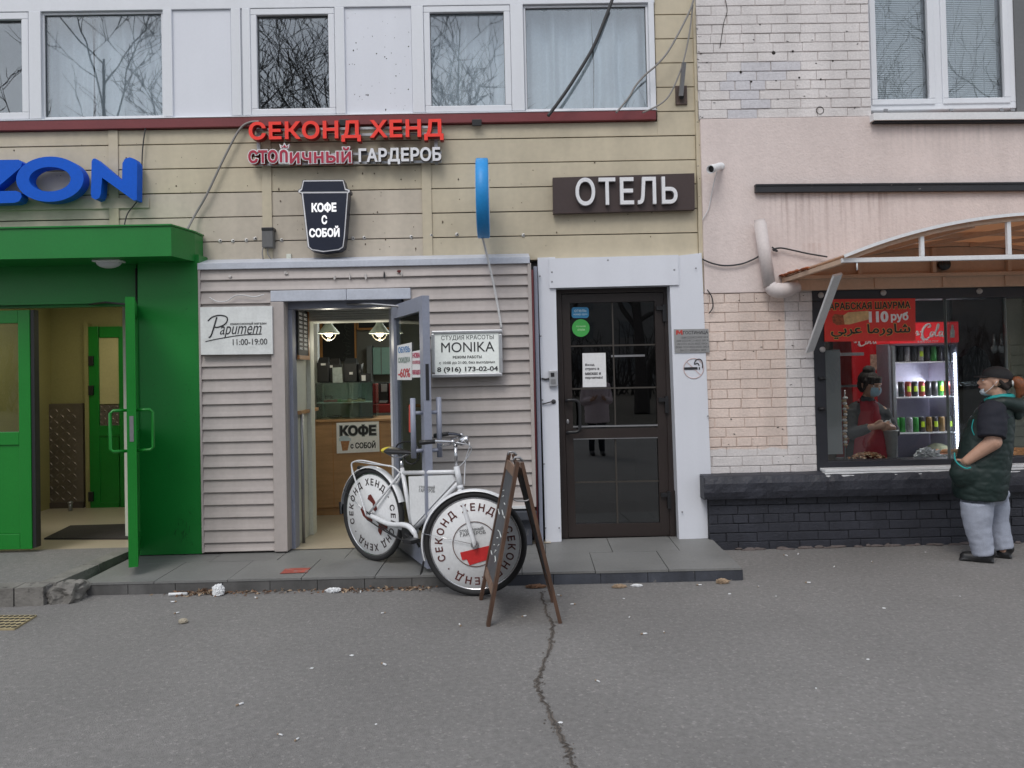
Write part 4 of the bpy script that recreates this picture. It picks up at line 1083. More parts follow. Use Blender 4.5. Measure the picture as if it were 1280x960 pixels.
def can(k, lime, pos, label):
    key = (k, lime)
    r, h = .0300, .150
    if key not in protos:
        o = thing('drink_can', label, 'can', pos, 'drink cans on the fridge shelves')
        m = MB(); m.lathe([(.001, 0), (r*.8, 0), (r, .012), (r, h - .014), (r*.86, h), (.001, h)], pos, (0, 0, 1), 14); m.build('body', CM[k], o)
        m = MB(); m.lathe([(r*.84, h + .001), (r*.84, h + .004), (r*.7, h + .002), (.001, h + .002)], pos, (0, 0, 1), 14); m.build('lid', M['steelgrey'], o)
        if lime:
            m = MB(); a0 = -2.2
            vs = []
            for i in range(7):
                a = a0 + i*.22; p = Vector((math.cos(a), math.sin(a), 0))*(r + .0012)
                vs += [Vector(pos) + p + Vector((0, 0, .05)), Vector(pos) + p + Vector((0, 0, .105))]
            m.add(vs, [(2*i, 2*i + 2, 2*i + 3, 2*i + 1) for i in range(6)], 0, True); m.build('badge', M['lime'], o)
        protos[key] = o; return o
    o = dup(protos[key]); o.location = pos; o['label'] = label; return o
names = ['top', 'middle', 'lower']
seqs = [[0, 0, 3, 0, 3, 0, 1, 0, 0], [3, 0, 2, 0, 2, 0, 0, 1, 2], [1, 1, 3, 1, 0, 4, 0, 4, 0]]
for row in range(3):
    for i in range(9):
        k = seqs[row][i]; lm = (row == 1 and i in (2, 3, 4, 7)) or (row == 2 and i in (4, 6, 8)) or (row == 0 and i in (4,))
        x = X0 + .105 + (X1 - X0 - .165)*i/8.0*1.0
        can(k, lm, (x, yf_ + .09 + rnd.uniform(0, .02), shz[row] + .001), f"{cans[k][1]} drink can {'with lime badge ' if lm else ''}on the {names[row]} shelf of the glowing fridge")
# cabbage on the lowest shelf
M['cab'] = mat('cabbage', (.36, .38, .22), .6, var=.3, vs=14, bump=.6, bs=25)
c = P(1171, 541, yf_ + .2); bm = bmesh.new(); bmesh.ops.create_icosphere(bm, subdivisions=4, radius=1); c.z = shz[3] + .085
for v in bm.verts:
    d = v.co.normalized(); q = 1 + .12*noise.noise(d*2.2) + .04*abs(noise.noise(d*6)); v.co = c + Vector((d.x*.125, d.y*.1, d.z*.085))*q
m = MB(); m.addbm(bm, 0, True); tag(m.build('cabbage', M['cab'], None, c), 'pale green cabbage on the lowest shelf of the glowing fridge', 'cabbage')
# second red fridge seen from its side
t2_ = thing('red_fridge', 'plain red fridge side with white script behind the vendor', 'fridge', P(1090, 560, 1.2))
m = MB(); m.pxbox(1066, 402, 1110, 590, 1.2, .45, 0, .01); m.build('body', M['red'], t2_)
m = MB(); m.pxbox(1111, 404, 1118, 590, 1.1, .1, 0, .006); m.build('door_edge', M['steelgrey'], t2_)
m = MB(); m.pxbox(1088, 443, 1100, 462, 1.195, .004, 0); m.build('glass_picture', mat('tan_print', (.5, .32, .25), .5, var=.5, vs=30), t2_)
RF = t2_

# food and things on the counter
zc = zc_
t = thing('food_tray', 'grey metal tray heaped with sliced meat before the vendor', 'tray', (P(1085, 570, .2).x, .2, zc))
X0, X1, _, _ = rect(1054, 560, 1116, 570, .18)
m = MB(); m.box(X0, X1, .06, .36, zc + .012, zc + .02, 0, .003); m.box(X0, X1, .055, .07, zc + .02, zc + .06, 0, .003); m.box(X0, X1, .35, .365, zc + .02, zc + .05, 0, .003); m.box(X0, X0 + .012, .07, .35, zc + .02, zc + .05, 0, .003); m.box(X1 - .012, X1, .07, .35, zc + .02, zc + .05, 0, .003); m.box(X0+.02, X1-.02, .1, .3, zc + .001, zc + .012); m.build('pan', M['steelgrey'], t)
M['meat'] = mat('cooked_meat', (.36, .17, .08), .6, var=.5, vs=30); M['meat2'] = mat('pale_meat', (.55, .38, .24), .6, var=.3, vs=30)
m = MB()
for i in range(220):
    u, v = rnd.gauss(0, .33), rnd.gauss(0, .3); u = max(-1, min(1, u*1.6)); v = max(-1, min(1, v*1.6))
    hgt = .055*max(0, 1 - u*u)*max(0, 1 - v*v)
    c = Vector((lerp(X0, X1, .52) + u*(X1 - X0)*.36, .21 + v*.12, zc + .045 + hgt + rnd.uniform(-.01, .008)))
    m.ell(c, (rnd.uniform(.008, .022), rnd.uniform(.006, .014), rnd.uniform(.004, .009)), rnd.random() < .35, Euler((rnd.uniform(-.6, .6), rnd.uniform(-.6, .6), rnd.uniform(0, 6))), 8, 6)
m.build('meat_heap', [M['meat'], M['meat2']], t)
t = thing('bucket', 'small white plastic bucket standing before the vendor on the counter', 'bucket', (P(1113, 560, .3).x, .3, zc))
c = Vector((P(1113, 560, .3).x, .3, zc + .002)); hb = P(1113, 537, .3).z - c.z
m = MB(); m.lathe([(.001, .004), (.052, 0), (.066, hb), (.071, hb), (.071, hb - .012), (.066, hb - .013), (.063, hb - .003), (.05, .006)], c, (0, 0, 1), 28); m.build('tub', mat('cloudy_plastic', (.62, .64, .62), .4, var=.12, vs=16), t)
m = MB(); m.ring(c + Vector((0, 0, hb - .006)), (0, 0, 1), .0715, .003); m.build('rim', M['white'], t)
def crumple(name, c, r, mt, label, cat, seed, amp=.45, fr=3.5):
    bm = bmesh.new(); bmesh.ops.create_icosphere(bm, subdivisions=5, radius=1); o = Vector((seed*7.3, 1, 2)); c = Vector(c)
    for v in bm.verts:
        d = v.co.normalized(); q = 1 + amp*(abs(noise.noise(d*fr + o))*1.2 - .3) + .18*noise.noise(d*fr*2.7 + o)
        v.co = c + Vector((d.x*r[0], d.y*r[1], max(d.z, -.45)*r[2]))*q
    m = MB(); m.addbm(bm, 0, False); return tag(m.build(name, mt, None, c), label, cat)
M['bag'] = mat('silver_bag', (.50, .52, .54), .35, metal=.25, var=.3, vs=30, bump=.4, bs=40)
c = P(1160, 566, .22); crumple('plastic_bag', (c.x, .22, zc + .05), (.11, .08, .075), M['bag'], 'crumpled striped silver bag on the kiosk counter beside the fridge', 'bag', 1)
c = P(1182, 570, .2); crumple('wrapping', (c.x, .17, zc + .03), (.07, .06, .045), mat('grey_wrap', (.38, .40, .41), .4, var=.3), 'small grey wrapper lying beside the crumpled silver bag', 'wrapper', 2)
M['bread'] = mat('bread', (.52, .22, .055), .6, var=.25, vs=12, bump=.3)
M['tray'] = mat('orange_tray', (.50, .16, .035), .5)
t = thing('bread_tray', 'orange tray of golden rolls on the counter between fridge and customer', 'tray', (P(1182, 556, .4).x, .42, zc))
X0, X1, Z0, Z1 = rect(1168, 550, 1205, 560, .36); m = MB(); m.box(X0, X1, .36, .5, zc + .02, zc + .06, 0, .006); m.build('pan', M['tray'], t)
for i in range(3):
    m = MB(); m.ell((lerp(X0, X1, (i + .5)/3), .41, zc + .07), (.05, .04, .03)); m.build('roll', M['bread'], t)
t = thing('pastry_tray', 'tray of baked pastries on the counter behind the customer', 'tray', (P(1270, 566, .3).x, .3, zc))
X0, X1, Z0, Z1 = rect(1255, 550, 1310, 575, .3); m = MB(); m.box(X0, X1, .1, .45, zc + .002, zc + .016, 0, .004); m.build('pan', M['steelgrey'], t)
for i in range(10):
    m = MB(); m.ell((lerp(X0, X1, .1 + .2*(i % 5)), .16 + .13*(i//5), zc + .05 + .02*(i//5)), (.07, .055, .04), 0, Euler((0, 0, i)), 16, 10); m.build('pastry', M['bread'], t)
# skewered meat spit by the window post
t = thing('meat_spit', 'thin upright stack of layered meat inside the kiosk window', 'spit', (P(1056, 560, .3).x, .3, zc))
m = MB(); a, b = P(1056, 556, .3), P(1056, 494, .3)
for i in range(18): m.ell(lerp(a, b, i/18) + Vector((rnd.uniform(-.008, .008), 0, 0)), (rnd.uniform(.016, .026), .02, .014), i % 2, None, 10, 6)
m.build('meat', [M['meat2'], M['paper']], t)
m = MB(); m.cyl((a.x, a.y, zc), b + Vector((0, 0, .05)), .006); m.build('skewer', M['steelgrey'], t)

# ------------------------------------------------------------------ awning
M['poly'] = mat('orange_polycarbonate', (.55, .39, .27), .45, var=.10, vs=2, trans=0.0)
p_ = M['poly'].node_tree.nodes['Principled BSDF']
tl = M['poly'].node_tree.nodes.new('ShaderNodeBsdfTranslucent'); tl.inputs[0].default_value = (.74, .50, .34, 1)
mxs = M['poly'].node_tree.nodes.new('ShaderNodeMixShader'); mxs.inputs[0].default_value = .55
on = [n for n in M['poly'].node_tree.nodes if n.type == 'OUTPUT_MATERIAL'][0]
M['poly'].node_tree.links.new(p_.outputs[0], mxs.inputs[1]); M['poly'].node_tree.links.new(tl.outputs[0], mxs.inputs[2]); M['poly'].node_tree.links.new(mxs.outputs[0], on.inputs[0])
M['tan'] = mat('tan_beam', (.56, .40, .29), .6, var=.12, dirt=.26, dcol=(.3, .16, .08), ds=14)
M['rustm'] = mat('rust', (.28, .08, .03), .9, var=.4, vs=10)
aw = thing('awning', 'arched orange plastic awning on white steel frame above the kiosk window', 'awning', P(1150, 330, -.1))
YA = -1.27
zeave = P(1053, 322, YA).z
xe = P(1053, 322, YA).x
apx = P(1310, 268, YA); half = apx.x - xe; rise = apx.z - zeave
Rr = (half**2 + rise**2)/(2*rise); cz = apx.z - Rr; a_m = math.asin(half/Rr)
def arch(u, dr=0): a = -a_m + 2*a_m*u; return apx.x + (Rr + dr)*math.sin(a), cz + (Rr + dr)*math.cos(a)
n = 36
def arcsheet(m, y0, y1, d0, d1, mi=0, u0=0, u1=1):
    A_ = [arch(lerp(u0, u1, i/n), d0) for i in range(n + 1)]; B_ = [arch(lerp(u0, u1, i/n), d1) for i in range(n + 1)]
    for i in range(n):
        m.hexa([Vector((A_[i][0], y0, A_[i][1])), Vector((A_[i+1][0], y0, A_[i+1][1])), Vector((B_[i+1][0], y0, B_[i+1][1])), Vector((B_[i][0], y0, B_[i][1]))],
               [Vector((A_[i][0], y1, A_[i][1])), Vector((A_[i+1][0], y1, A_[i+1][1])), Vector((B_[i+1][0], y1, B_[i+1][1])), Vector((B_[i][0], y1, B_[i][1]))], mi)
m = MB(); arcsheet(m, YA - .03, -.06, .0, .008); m.build('roof_sheet', M['poly'], aw)
m = MB(); arcsheet(m, YA - .035, YA - .031, -.006, .016); m.build('front_edge', M['white'], aw)
m = MB(); arcsheet(m, YA, YA + .035, -.037, -.002); m.build('front_arch', M['tan'], aw)
m = MB(); arcsheet(m, -.62, -.59, -.035, -.002); m.build('middle_arch', M['tan'], aw)
m = MB(); arcsheet(m, -.10, -.062, -.037, -.002); m.build('wall_arch', M['tan'], aw)
xr_ = arch(1)[0]
m = MB(); m.box(xe, xr_, YA - .002, YA + .03, zeave - .035, zeave - .003, 0, .003); m.build('front_chord', M['white'], aw)
for px in (1153, 1262):
    x = P(px, 300, YA).x; a = math.asin((x - apx.x)/Rr); z = cz + Rr*math.cos(a)
    m = MB(); m.box(x - .014, x + .014, YA, YA + .028, zeave - .002, z - .037, 0, .002); m.build('post', M['white'], aw)
m = MB(); m.cyl((P(1072, 330, YA).x, YA + .01, zeave - .03), (P(1072, 330, YA).x, YA + .01, zeave - .09), .006, seg=8); m.build('hook', M['white'], aw)
# wall side: boarded tympanum and lower beam
m = MB()
poly = [Vector((arch(i/n, -.04)[0], -.085, arch(i/n, -.04)[1])) for i in range(n + 1)]
m.prism([Vector((poly[0].x, -.085, zeave))] + poly + [Vector((poly[-1].x, -.085, zeave))], (0, .022, 0)); m.build('back_panel', M['tan'], aw)
m = MB(); m.box(xe, xr_, -.115, -.062, zeave - .115, zeave - .002, 0, .003); m.build('wall_beam', M['tan'], aw)
m = MB(); m.box(xe, xr_, -.14, -.117, zeave - .02, zeave + .012, 0, .003); m.build('wall_chord', M['tan'], aw)
for px in (1075, 1095, 1168, 1180, 1258, 1262):
    x = P(px, 340, -.12).x; m = MB(); lo = px in (1095, 1180, 1258)
    a = math.asin((x - apx.x)/Rr); z = cz + Rr*math.cos(a)
    m.box(x - .016, x + .016, -.128, -.088, zeave - .11 if lo else zeave + .014, zeave - .022 if lo else z - .045, 0, .002); m.build('rib', M['tan'], aw)
for s_ in (0,):
    x0, z0_ = arch(.0); m = MB(); m.box(x0 + .002, x0 + .034, YA + .036, -.063, zeave - .04, zeave - .004, 0, .003); m.build('eave_beam', M['tan'], aw)
for (u0, u1) in ((.13, .33), (.33, .55), (.55, .75)):
    a, b = arch(u0, -.03), arch(u1, -.03); m = MB(); m.bar(Vector((a[0], -.1, a[1])), Vector((b[0], YA + .04, b[1])), .03, .025, (0, 0, 1)); m.build('diagonal', M['tan'], aw)
m = MB(); a = Vector((xe + .03, YA + .25, zeave - .03)); a = P(1047, 343, -.95); b = P(1012, 439, -.09); m.bar(a, b, .07, .02, (1, 0, .3)); m.build('strut', M['white'], aw)
m = MB()
for i in range(60):
    tt = rnd.random()**1.5; c = Vector((arch(.0, .01)[0] + rnd.uniform(-.01, .06), lerp(-.07, YA*.5, tt), zeave + .01 + rnd.uniform(0, .018)*(1 - tt))); m.ell(c, (rnd.uniform(.01, .03), rnd.uniform(.02, .05), rnd.uniform(.004, .014)), 0, None, 8, 5)
m.build('rust_crust', M['rustm'], aw)
m = MB(); c = P(1186, 338, -.2); m.lathe([(.001, .03), (.05, .03), (.05, 0), (.04, -.02), (.001, -.03)], (c.x, -.12, c.z + .06), (0, -1, 0), 16)
tag(m.build('awning_lamp', M['black'], None, (c.x, -.12, c.z)), 'small dark round lamp under the arched awning', 'lamp')
# ------------------------------------------------------------------ signs
M['sred'] = mat('sign_red', (.72, .035, .022), .4, var=.03, emit=.12, ecol=(1, .05, .03))
M['sredside'] = mat('sign_red_side', (.30, .012, .012), .45)
M['swhite'] = mat('sign_white', (.78, .78, .80), .4, var=.02)
M['swside'] = mat('sign_dark_side', (.10, .09, .09), .5)
M['berry'] = mat('sign_berry', (.42, .025, .06), .4, var=.03)
M['blue'] = mat('sign_blue', (.003, .105, .62), .55, var=.05, spec=.25)
M['blueside'] = mat('sign_blue_side', (.003, .07, .42), .5)
M['cupnavy'] = mat('cup_navy', (.012, .016, .035), .35)
M['plate'] = mat('engraved_plate', (.62, .65, .64), .45, var=.12, vs=7, fine=.05)
M['alu'] = mat('alu_frame', (.50, .51, .53), .35, metal=.5)
YC = -.02
# large blue channel letters over the canopy
s = thing('blue_letter_sign', 'big blue rounded channel letters mounted above the green canopy', 'sign', P(80, 225, YC))
yb_ = -.10
def zz(m, pts): m.pxpoly(pts, yb_ - .05, .10)
m = MB(); 
def rr(a, b, r, n=8):          # fat rounded stroke between two photo points
    pa, pb = P(*a, yb_), P(*b, yb_); d = (pb - pa).normalized(); nn = Vector((-d.z, 0, d.x)); o = []
    for k in range(n + 1): t = math.pi/2 + math.pi*k/n; o.append(pa + (nn*math.sin(t) + d*math.cos(t))*r)
    for k in range(n + 1): t = -math.pi/2 + math.pi*k/n; o.append(pb + (nn*math.sin(t) + d*math.cos(t))*r)
    return [Vector((p.x, yb_ - .05, p.z)) for p in o]
bev = .0
pz = [(-45, 200.5), (23, 199.5), (27.5, 203), (26, 209), (-9, 239), (20, 238.5), (25.5, 241), (27, 246), (24, 251.5), (18, 253.5), (-45, 255.5), (-51, 251), (-50, 245), (-14, 215.5), (-45, 216), (-51, 210), (-50, 204)]
m.pxpoly(pz, yb_ - .05, .10); m.build('letter', M['blue'], s)
m = MB(); co, ci = (67, 226), None
c = P(66.5, 225.7, yb_); ax, az = 41.5/147, 28.2/147; bx, bz = 25.5/147, 15.2/147
n = 64; vs = []; fs = []
th = R_(-1.25)
for k in range(n):
    t = 2*math.pi*k/n
    for (rx, rz) in ((ax, az), (bx, bz)):
        x, z = rx*math.cos(t), rz*math.sin(t); vs += [Vector((c.x + x, yb_ - .05, c.z + z)), Vector((c.x + x, yb_ + .05, c.z + z))]
for k in range(n):
    a, b = 4*k, 4*((k + 1) % n)
    fs += [(a, b, b + 2, a + 2), (a + 1, a + 3, b + 3, b + 1), (a, a + 1, b + 1, b), (a + 2, b + 2, b + 3, a + 3)]
m.add(vs, fs); m.build('letter', M['blue'], s)
m = MB()
pn = [(114.5, 202), (116, 198.5), (119, 198), (152.5, 226), (153, 204), (156, 198.5), (162, 196.5), (168, 198.5), (171.5, 204), (171, 250), (167, 250.5), (127.5, 222), (126, 242), (124, 247.5), (119, 249.5), (114.5, 247), (113.5, 242)]
m.pxpoly(pn, yb_ - .05, .10); m.build('letter', M['blue'], s)
for x in (40, 95, 130, 160):
    m = MB(); a = P(x, 228, yb_ + .05); m.box(a.x - .01, a.x + .01, yb_ + .05, -.005, a.z - .01, a.z + .01); m.build('standoff', M['blueside'], s)

# two-line lit letter sign
s = thing('shop_letter_sign', 'two line letter sign, red over berry and white, hung on rails under the sill band', 'sign', P(433, 180, YC))
m = MB(); m.pxbox(318, 159, 553, 162, -.06, .02); m.pxbox(318, 167, 553, 170, -.06, .02); m.build('rail', M['alu'], s)
m = MB(); m.pxbox(316, 191, 552, 194, -.06, .02); m.pxbox(318, 202, 552, 205, -.06, .02); m.build('rail', M['alu'], s)
for x in (323, 545):
    m = MB(); m.pxbox(x - 2, 160, x + 2, 205, -.045, .02); m.build('rail_post', M['alu'], s)
letters_px('СЕКОНД ХЕНД', 314, 153.5, 555, 180, -.065, .07, [M['sred'], M['sredside']], s, bold=.028, gap=.045, back_mi=1)
lay = layout('стоЛичный', .0, .02)
letters_px('сто', 312.5, 189.5, 349, 205.5, -.065, .045, [M['berry'], M['swhite'], M['sredside']], s, bold=.015, back_mi=2, outline=.045)
letters_px('ичный', 364, 186.5, 440, 205.5, -.065, .045, [M['berry'], M['swhite'], M['sredside']], s, bold=.015, back_mi=2, outline=.045)
def archletter(px0, px1, py0, py1, y, t, wdt, mi, m):
    a, b = P(px0, py1, y), P(px1, py1, y); zt_ = P((px0 + px1)/2, py0, y).z; r = (b.x - a.x)/2; cx_ = (a.x + b.x)/2; zc_ = zt_ - r
    o = [(a.x, a.z)] + [(cx_ - r*math.cos(math.pi*k/12), zc_ + r*math.sin(math.pi*k/12)) for k in range(13)] + [(b.x, b.z)]
    ri = r - wdt
    i = [(b.x - wdt, b.z)] + [(cx_ + ri*math.cos(math.pi*k/12), zc_ + ri*math.sin(math.pi*k/12)) for k in range(13)] + [(a.x + wdt, a.z)]
    n_ = len(o); vs = [Vector((x, y - t, z)) for x, z in o + i[::-1]] + [Vector((x, y, z)) for x, z in o + i[::-1]]; fs = []
    for k in range(n_ - 1): fs += [(k, k + 1, n_ + k + 1, n_ + k), (2*n_ + k, 3*n_ + k, 3*n_ + k + 1, 2*n_ + k + 1), (k, 2*n_ + k, 2*n_ + k + 1, k + 1), (n_ + k, n_ + k + 1, 3*n_ + k + 1, 3*n_ + k)]
    fs += [(0, n_, 3*n_, 2*n_), (n_ - 1, 2*n_ - 1 + 0, 4*n_ - 1, 3*n_ - 1)]
    m.add(vs, fs, mi)
m = MB(); archletter(350, 363, 187, 206, -.065, .042, .042, 1, m); archletter(351.6, 361.4, 189, 204.4, -.065, .047, .020, 0, m); m.build('letter', [M['berry'], M['swhite']], s)
m = MB(); m.pxpoly([(350.5, 185.5), (349, 180), (353, 182.5), (355.5, 178), (358, 182.5), (362, 179.5), (360.5, 185.5)], -.11, .03, 1); m.pxpoly([(352, 184.4), (351.3, 182.4), (353.5, 183.8), (355.5, 180.6), (357.5, 183.8), (360, 182), (359.4, 184.4)], -.113, .02, 0)
m.build('crown', [M['berry'], M['swhite']], s)
letters_px('ГАРДЕРОБ', 449.5, 186.5, 552, 207, -.065, .05, [M['swhite'], M['swside']], s, bold=.034, gap=.02, back_mi=1)

# coffee cup light box
def cup(yf_, px, m, t, mi): m.pxpoly(px, yf_, t, mi)
s = thing('cup_sign', 'dark paper cup shaped light box with white outline and white lettering', 'sign', P(404, 270, YC))
oc = [(378.5, 225), (429.5, 224.5), (432.5, 235.5), (437.5, 237), (437.5, 239.8), (435.5, 241), (431.5, 295), (429.5, 309.5), (424, 313), (404, 315.5), (389, 313), (384.5, 309), (376.5, 241), (372.5, 240), (372.5, 237.5), (376, 235.5)]
cxm, cym = 405, 268
def inset(pts, k): return [(cxm + (x - cxm)*(1 - k/34), cym + (y - cym)*(1 - k/46)) for x, y in pts]
m = MB(); m.pxpoly(oc, -.16, .12, 0); m.build('box', M['cupnavy'], s)
m = MB(); m.pxpoly(inset(oc, .6), -.164, .003); m.build('outline', M['swhite'], s)
lid = [(379.8, 226.8), (428.4, 226.3), (431, 237.4), (434.9, 238.4), (434.9, 239.0), (375.4, 239.4), (375.4, 238.8), (377.6, 237.4)]
bod = [(378.7, 241.6), (433.6, 241.2), (429.6, 295), (428, 308), (423, 311), (404.5, 313.3), (390, 311), (386.5, 308)]
m = MB(); m.pxpoly(lid, -.168, .0035); m.pxpoly(bod, -.168, .0035); m.build('face', M['cupnavy'], s)
M['lit'] = mat('lit_white', (.82, .82, .84), .5, emit=.35, ecol=(1, 1, 1))
m = MB()
for t_, a in (('КОФЕ', (389.5, 253, 420.5, 265.5)), ('С', (402, 269, 409, 280.5)), ('СОБОЙ', (386.5, 282.5, 424.5, 296.5))): text_px(m, t_, *a, -.1685, t=.003, bold=.045)
m.build('lettering', M['lit'], s)
# round blue blade light box, seen on edge
c = P(603.5, 247.5, -.45); s = thing('blade_sign', 'round blue light box projecting from the wall, seen edge on', 'sign', c)
r = 49.5/980*(c.y - CAM.y); c2 = Vector((c.x, c.y + .02, c.z))
M['skyblue'] = mat('sign_sky_blue', (.015, .27, .66), .45, var=.06)
m = MB(); m.lathe([(.001, -.05), (r - .012, -.05), (r, -.044), (r, .044), (r - .012, .05), (.001, .05)], c2, (1, 0, 0), 72); m.build('drum', M['skyblue'], s)
m = MB(); m.cyl(c2 + Vector((0, r - .01, .1)), (c2.x, -.005, c2.z + .1), .018); m.cyl(c2 + Vector((0, r - .01, -.1)), (c2.x, -.005, c2.z - .1), .018); m.build('bracket', M['steelgrey'], s)
m = MB(); m.lathe([(r - .05, 0), (r - .05, .003), (.001, .003)], c2 + Vector((.050, 0, 0)), (1, 0, 0), 48); m.lathe([(r - .05, 0), (r - .05, .003), (.001, .003)], c2 - Vector((.050, 0, 0)), (-1, 0, 0), 48); m.build('face', M['swhite'], s)
m = MB(); pts = smooth_pts([P(603, 297, -.42), P(607, 312, -.33), P(618, 360, -.26), P(627, 411, -.25)], 8); m.tube(pts, .0095, 8)
tag(m.build('sign_cable', M['wcable'], None, pts[0]), 'pale cable running from the round blue sign down to the silver framed light box', 'cable')
# hotel board
s = thing('hotel_sign', 'dark brown board with raised white letters above the hotel door', 'sign', P(780, 241, YC))
m = MB(); m.pxpoly([(691, 222), (868, 216.5), (868.5, 262), (691.5, 267)], -.07, .055); m.build('board', mat('sign_brown', (.055, .036, .034), .5, var=.1), s)
letters_px('ОТЕЛЬ', 719, 222.5, 845.5, 257, -.073, .04, [M['swhite'], mat('letter_side', (.45, .45, .47), .5)], s, bold=.012, gap=.05, back_mi=1)
# white commission-shop plate
YQ = YS - .05
s = thing('shop_plate', 'white marbled plate with slanted handwritten shop name left of the open shop door', 'sign', P(295, 413, YQ))
m = MB(); m.pxpoly([(250, 384), (340, 382.5), (341, 442.5), (251, 443.5)], YQ, .03); m.build('plate', mat('marbled_plate', (.76, .78, .77), .35, var=.10, vs=9), s)
m = MB(); yq = YQ - .001
text_px(m, 'apumem', 275, 407.5, 327, 422.5, yq, t=.002, shear=.35, bold=-.006)
text_px(m, '11:00-19:00', 291, 423.5, 334, 431, yq, t=.002, bold=.0)
text_px(m, 'комиссионный магазин', 288, 402.5, 333, 406, yq, t=.0015)
def stroke(m, pts, y, rad, mi=0, n=6, flat=.4):
    q = smooth_pts([P(a, b, y) for a, b in pts], n)
    m.tube(q, rad, 6, mi)
stroke(m, [(271, 396.5), (268, 407), (264, 419), (261, 422)], yq, .006)
stroke(m, [(260, 401), (266, 396), (275, 394), (283, 396), (284, 401), (280, 406), (272, 409), (267, 408.5)], yq, .0055)
stroke(m, [(257, 427), (270, 424), (300, 419), (327, 417.5)], yq, .004)
m.build('lettering', M['ink'], s)
# silver framed light box
s = thing('salon_lightbox', 'silver framed white light box with black beauty salon lettering beside the open door', 'sign', P(583, 441, YQ))
m = MB(); ya = YS - .10
for a in ((539, 412.5, 628, 417), (539, 466.5, 628, 471.5), (539, 417, 543.5, 466.5), (623.5, 417, 628, 466.5)): m.pxbox(*a, ya, .085, 0, .008)
m.build('frame', M['alu'], s)
m = MB(); m.pxbox(543.3, 416.8, 623.7, 466.7, ya + .012, .06); m.build('face', mat('lit_face', (.80, .82, .80), .4, emit=.10, ecol=(.9, 1, .95)), s)
m = MB(); yt = ya + .011
for t_, a, bo in (('СТУДИЯ КРАСОТЫ', (551.5, 419, 617, 425.5), -.004), ('MONIKA', (551.5, 427.5, 618, 440), .0), ('РЕЖИМ РАБОТЫ', (566, 444.5, 602, 448), .02), ('с 10:00 до 21:00, без выходных', (549, 451.2, 619, 455.2), .01), ('8 (916) 173-02-04', (546.5, 458.3, 622.5, 466), .022)):
    text_px(m, t_, *a, yt, t=.0015, bold=bo)
m.build('lettering', M['ink'], s)
# engraved hotel plaque and no smoking sign
s = thing('hotel_plaque', 'small engraved grey metal plaque screwed to the white portal', 'plaque', P(864, 426, YP))
yv = YP - .012
m = MB(); m.pxpoly([(842.5, 411.5), (885.5, 411), (887, 440.5), (843.5, 441)], yv, .008); m.build('plate', mat('plaque_metal', (.36, .36, .36), .4, metal=.3, var=.12, vs=12), s)
m = MB(); text_px(m, 'ГОСТИНИЦА', 854, 413.5, 885, 418.5, yv, t=.0012, bold=.01)
for k, (a, b) in enumerate([(852, 885), (846, 885), (847, 884), (845, 886), (850, 882)]): text_px(m, 'ооии сссо иссо иоос оиси'[k % 3:], a, 420.5 + 4*k, b, 423 + 4*k, yv, t=.0008, bold=-.01)
m.build('lettering', M['ink'], s)
m = MB(); m.pxpoly([(845, 413), (848, 412.5), (849, 415.5), (851, 412.5), (853, 412.5), (853.5, 418.5), (851.5, 418.5), (851.2, 415.6), (849.3, 418), (847.5, 415.8), (847, 418.5), (845, 418.5)], yv - .0012, .0012); m.build('emblem', mat('emblem_red', (.5, .06, .05), .5), s)
s = thing('no_smoking_sticker', 'round faded no smoking sticker on the white portal under the plaque', 'sticker', P(867, 460, YP))
yv = YP - .006; c = P(867, 460.5, yv)
M['fade'] = mat('faded_red', (.62, .50, .50), .5)
m = MB(); rr_ = 13.2/146; m.lathe([(rr_, 0), (rr_, .0015), (rr_ - .009, .0015), (rr_ - .009, 0)], c, (0, -1, 0), 40); m.bar(c + Vector((-rr_*.7, -.001, rr_*.7)), c + Vector((rr_*.7, -.001, -rr_*.7)), .008, .002, (1, 0, 1)); m.build('ring', M['fade'], s)
m = MB(); m.pxbox(855, 459, 872, 462, yv - .003, .002); m.pxbox(873.5, 459, 875, 462, yv - .003, .002); stroke(m, [(874, 457), (872, 454), (868, 455), (870, 450), (875, 449), (878, 453), (878, 460)], yv - .002, .004); m.build('cigarette_mark', M['ink'], s)
# things stuck to the hotel door
yv = yd + .020
def sticker(name, label, cat, pts, mt, words, wm=None, y=yv, t=.003):
    s = thing(name, label, cat, P(sum(p[0] for p in pts)/len(pts), sum(p[1] for p in pts)/len(pts), y)); m = MB(); m.pxpoly(pts, y, t); m.build('sheet', mt, s)
    if words:
        m = MB()
        for t_, a, bo in words: text_px(m, t_, *a, y - .0005, t=.001, bold=bo)
        m.build('lettering', wm or M['ink'], s)
    return s
M['bsky'] = mat('sticker_blue', (.04, .22, .42), .4, var=.1); M['bgreen'] = mat('sticker_green', (.06, .38, .08), .4, var=.1)
def rpoly(x0, y0, x1, y1, r, n=4):
    o = []
    for cx_, cy_, a0 in ((x1 - r, y0 + r, -90), (x1 - r, y1 - r, 0), (x0 + r, y1 - r, 90), (x0 + r, y0 + r, 180)):
        for k in range(n + 1): a = R_(a0 + 90*k/n); o.append((cx_ + r*math.cos(a), cy_ + r*math.sin(a)))
    return o
M['pale'] = mat('pale_ink', (.55, .68, .75), .5)
sticker('door_sticker', 'blue rounded rectangular sticker high on the brown hotel door', 'sticker', rpoly(714.5, 384, 736, 397.5, 3.5), M['bsky'], [('отель', (718, 387, 733, 390), 0), ('номер один', (717, 392, 734, 394.5), 0)], M['pale'])
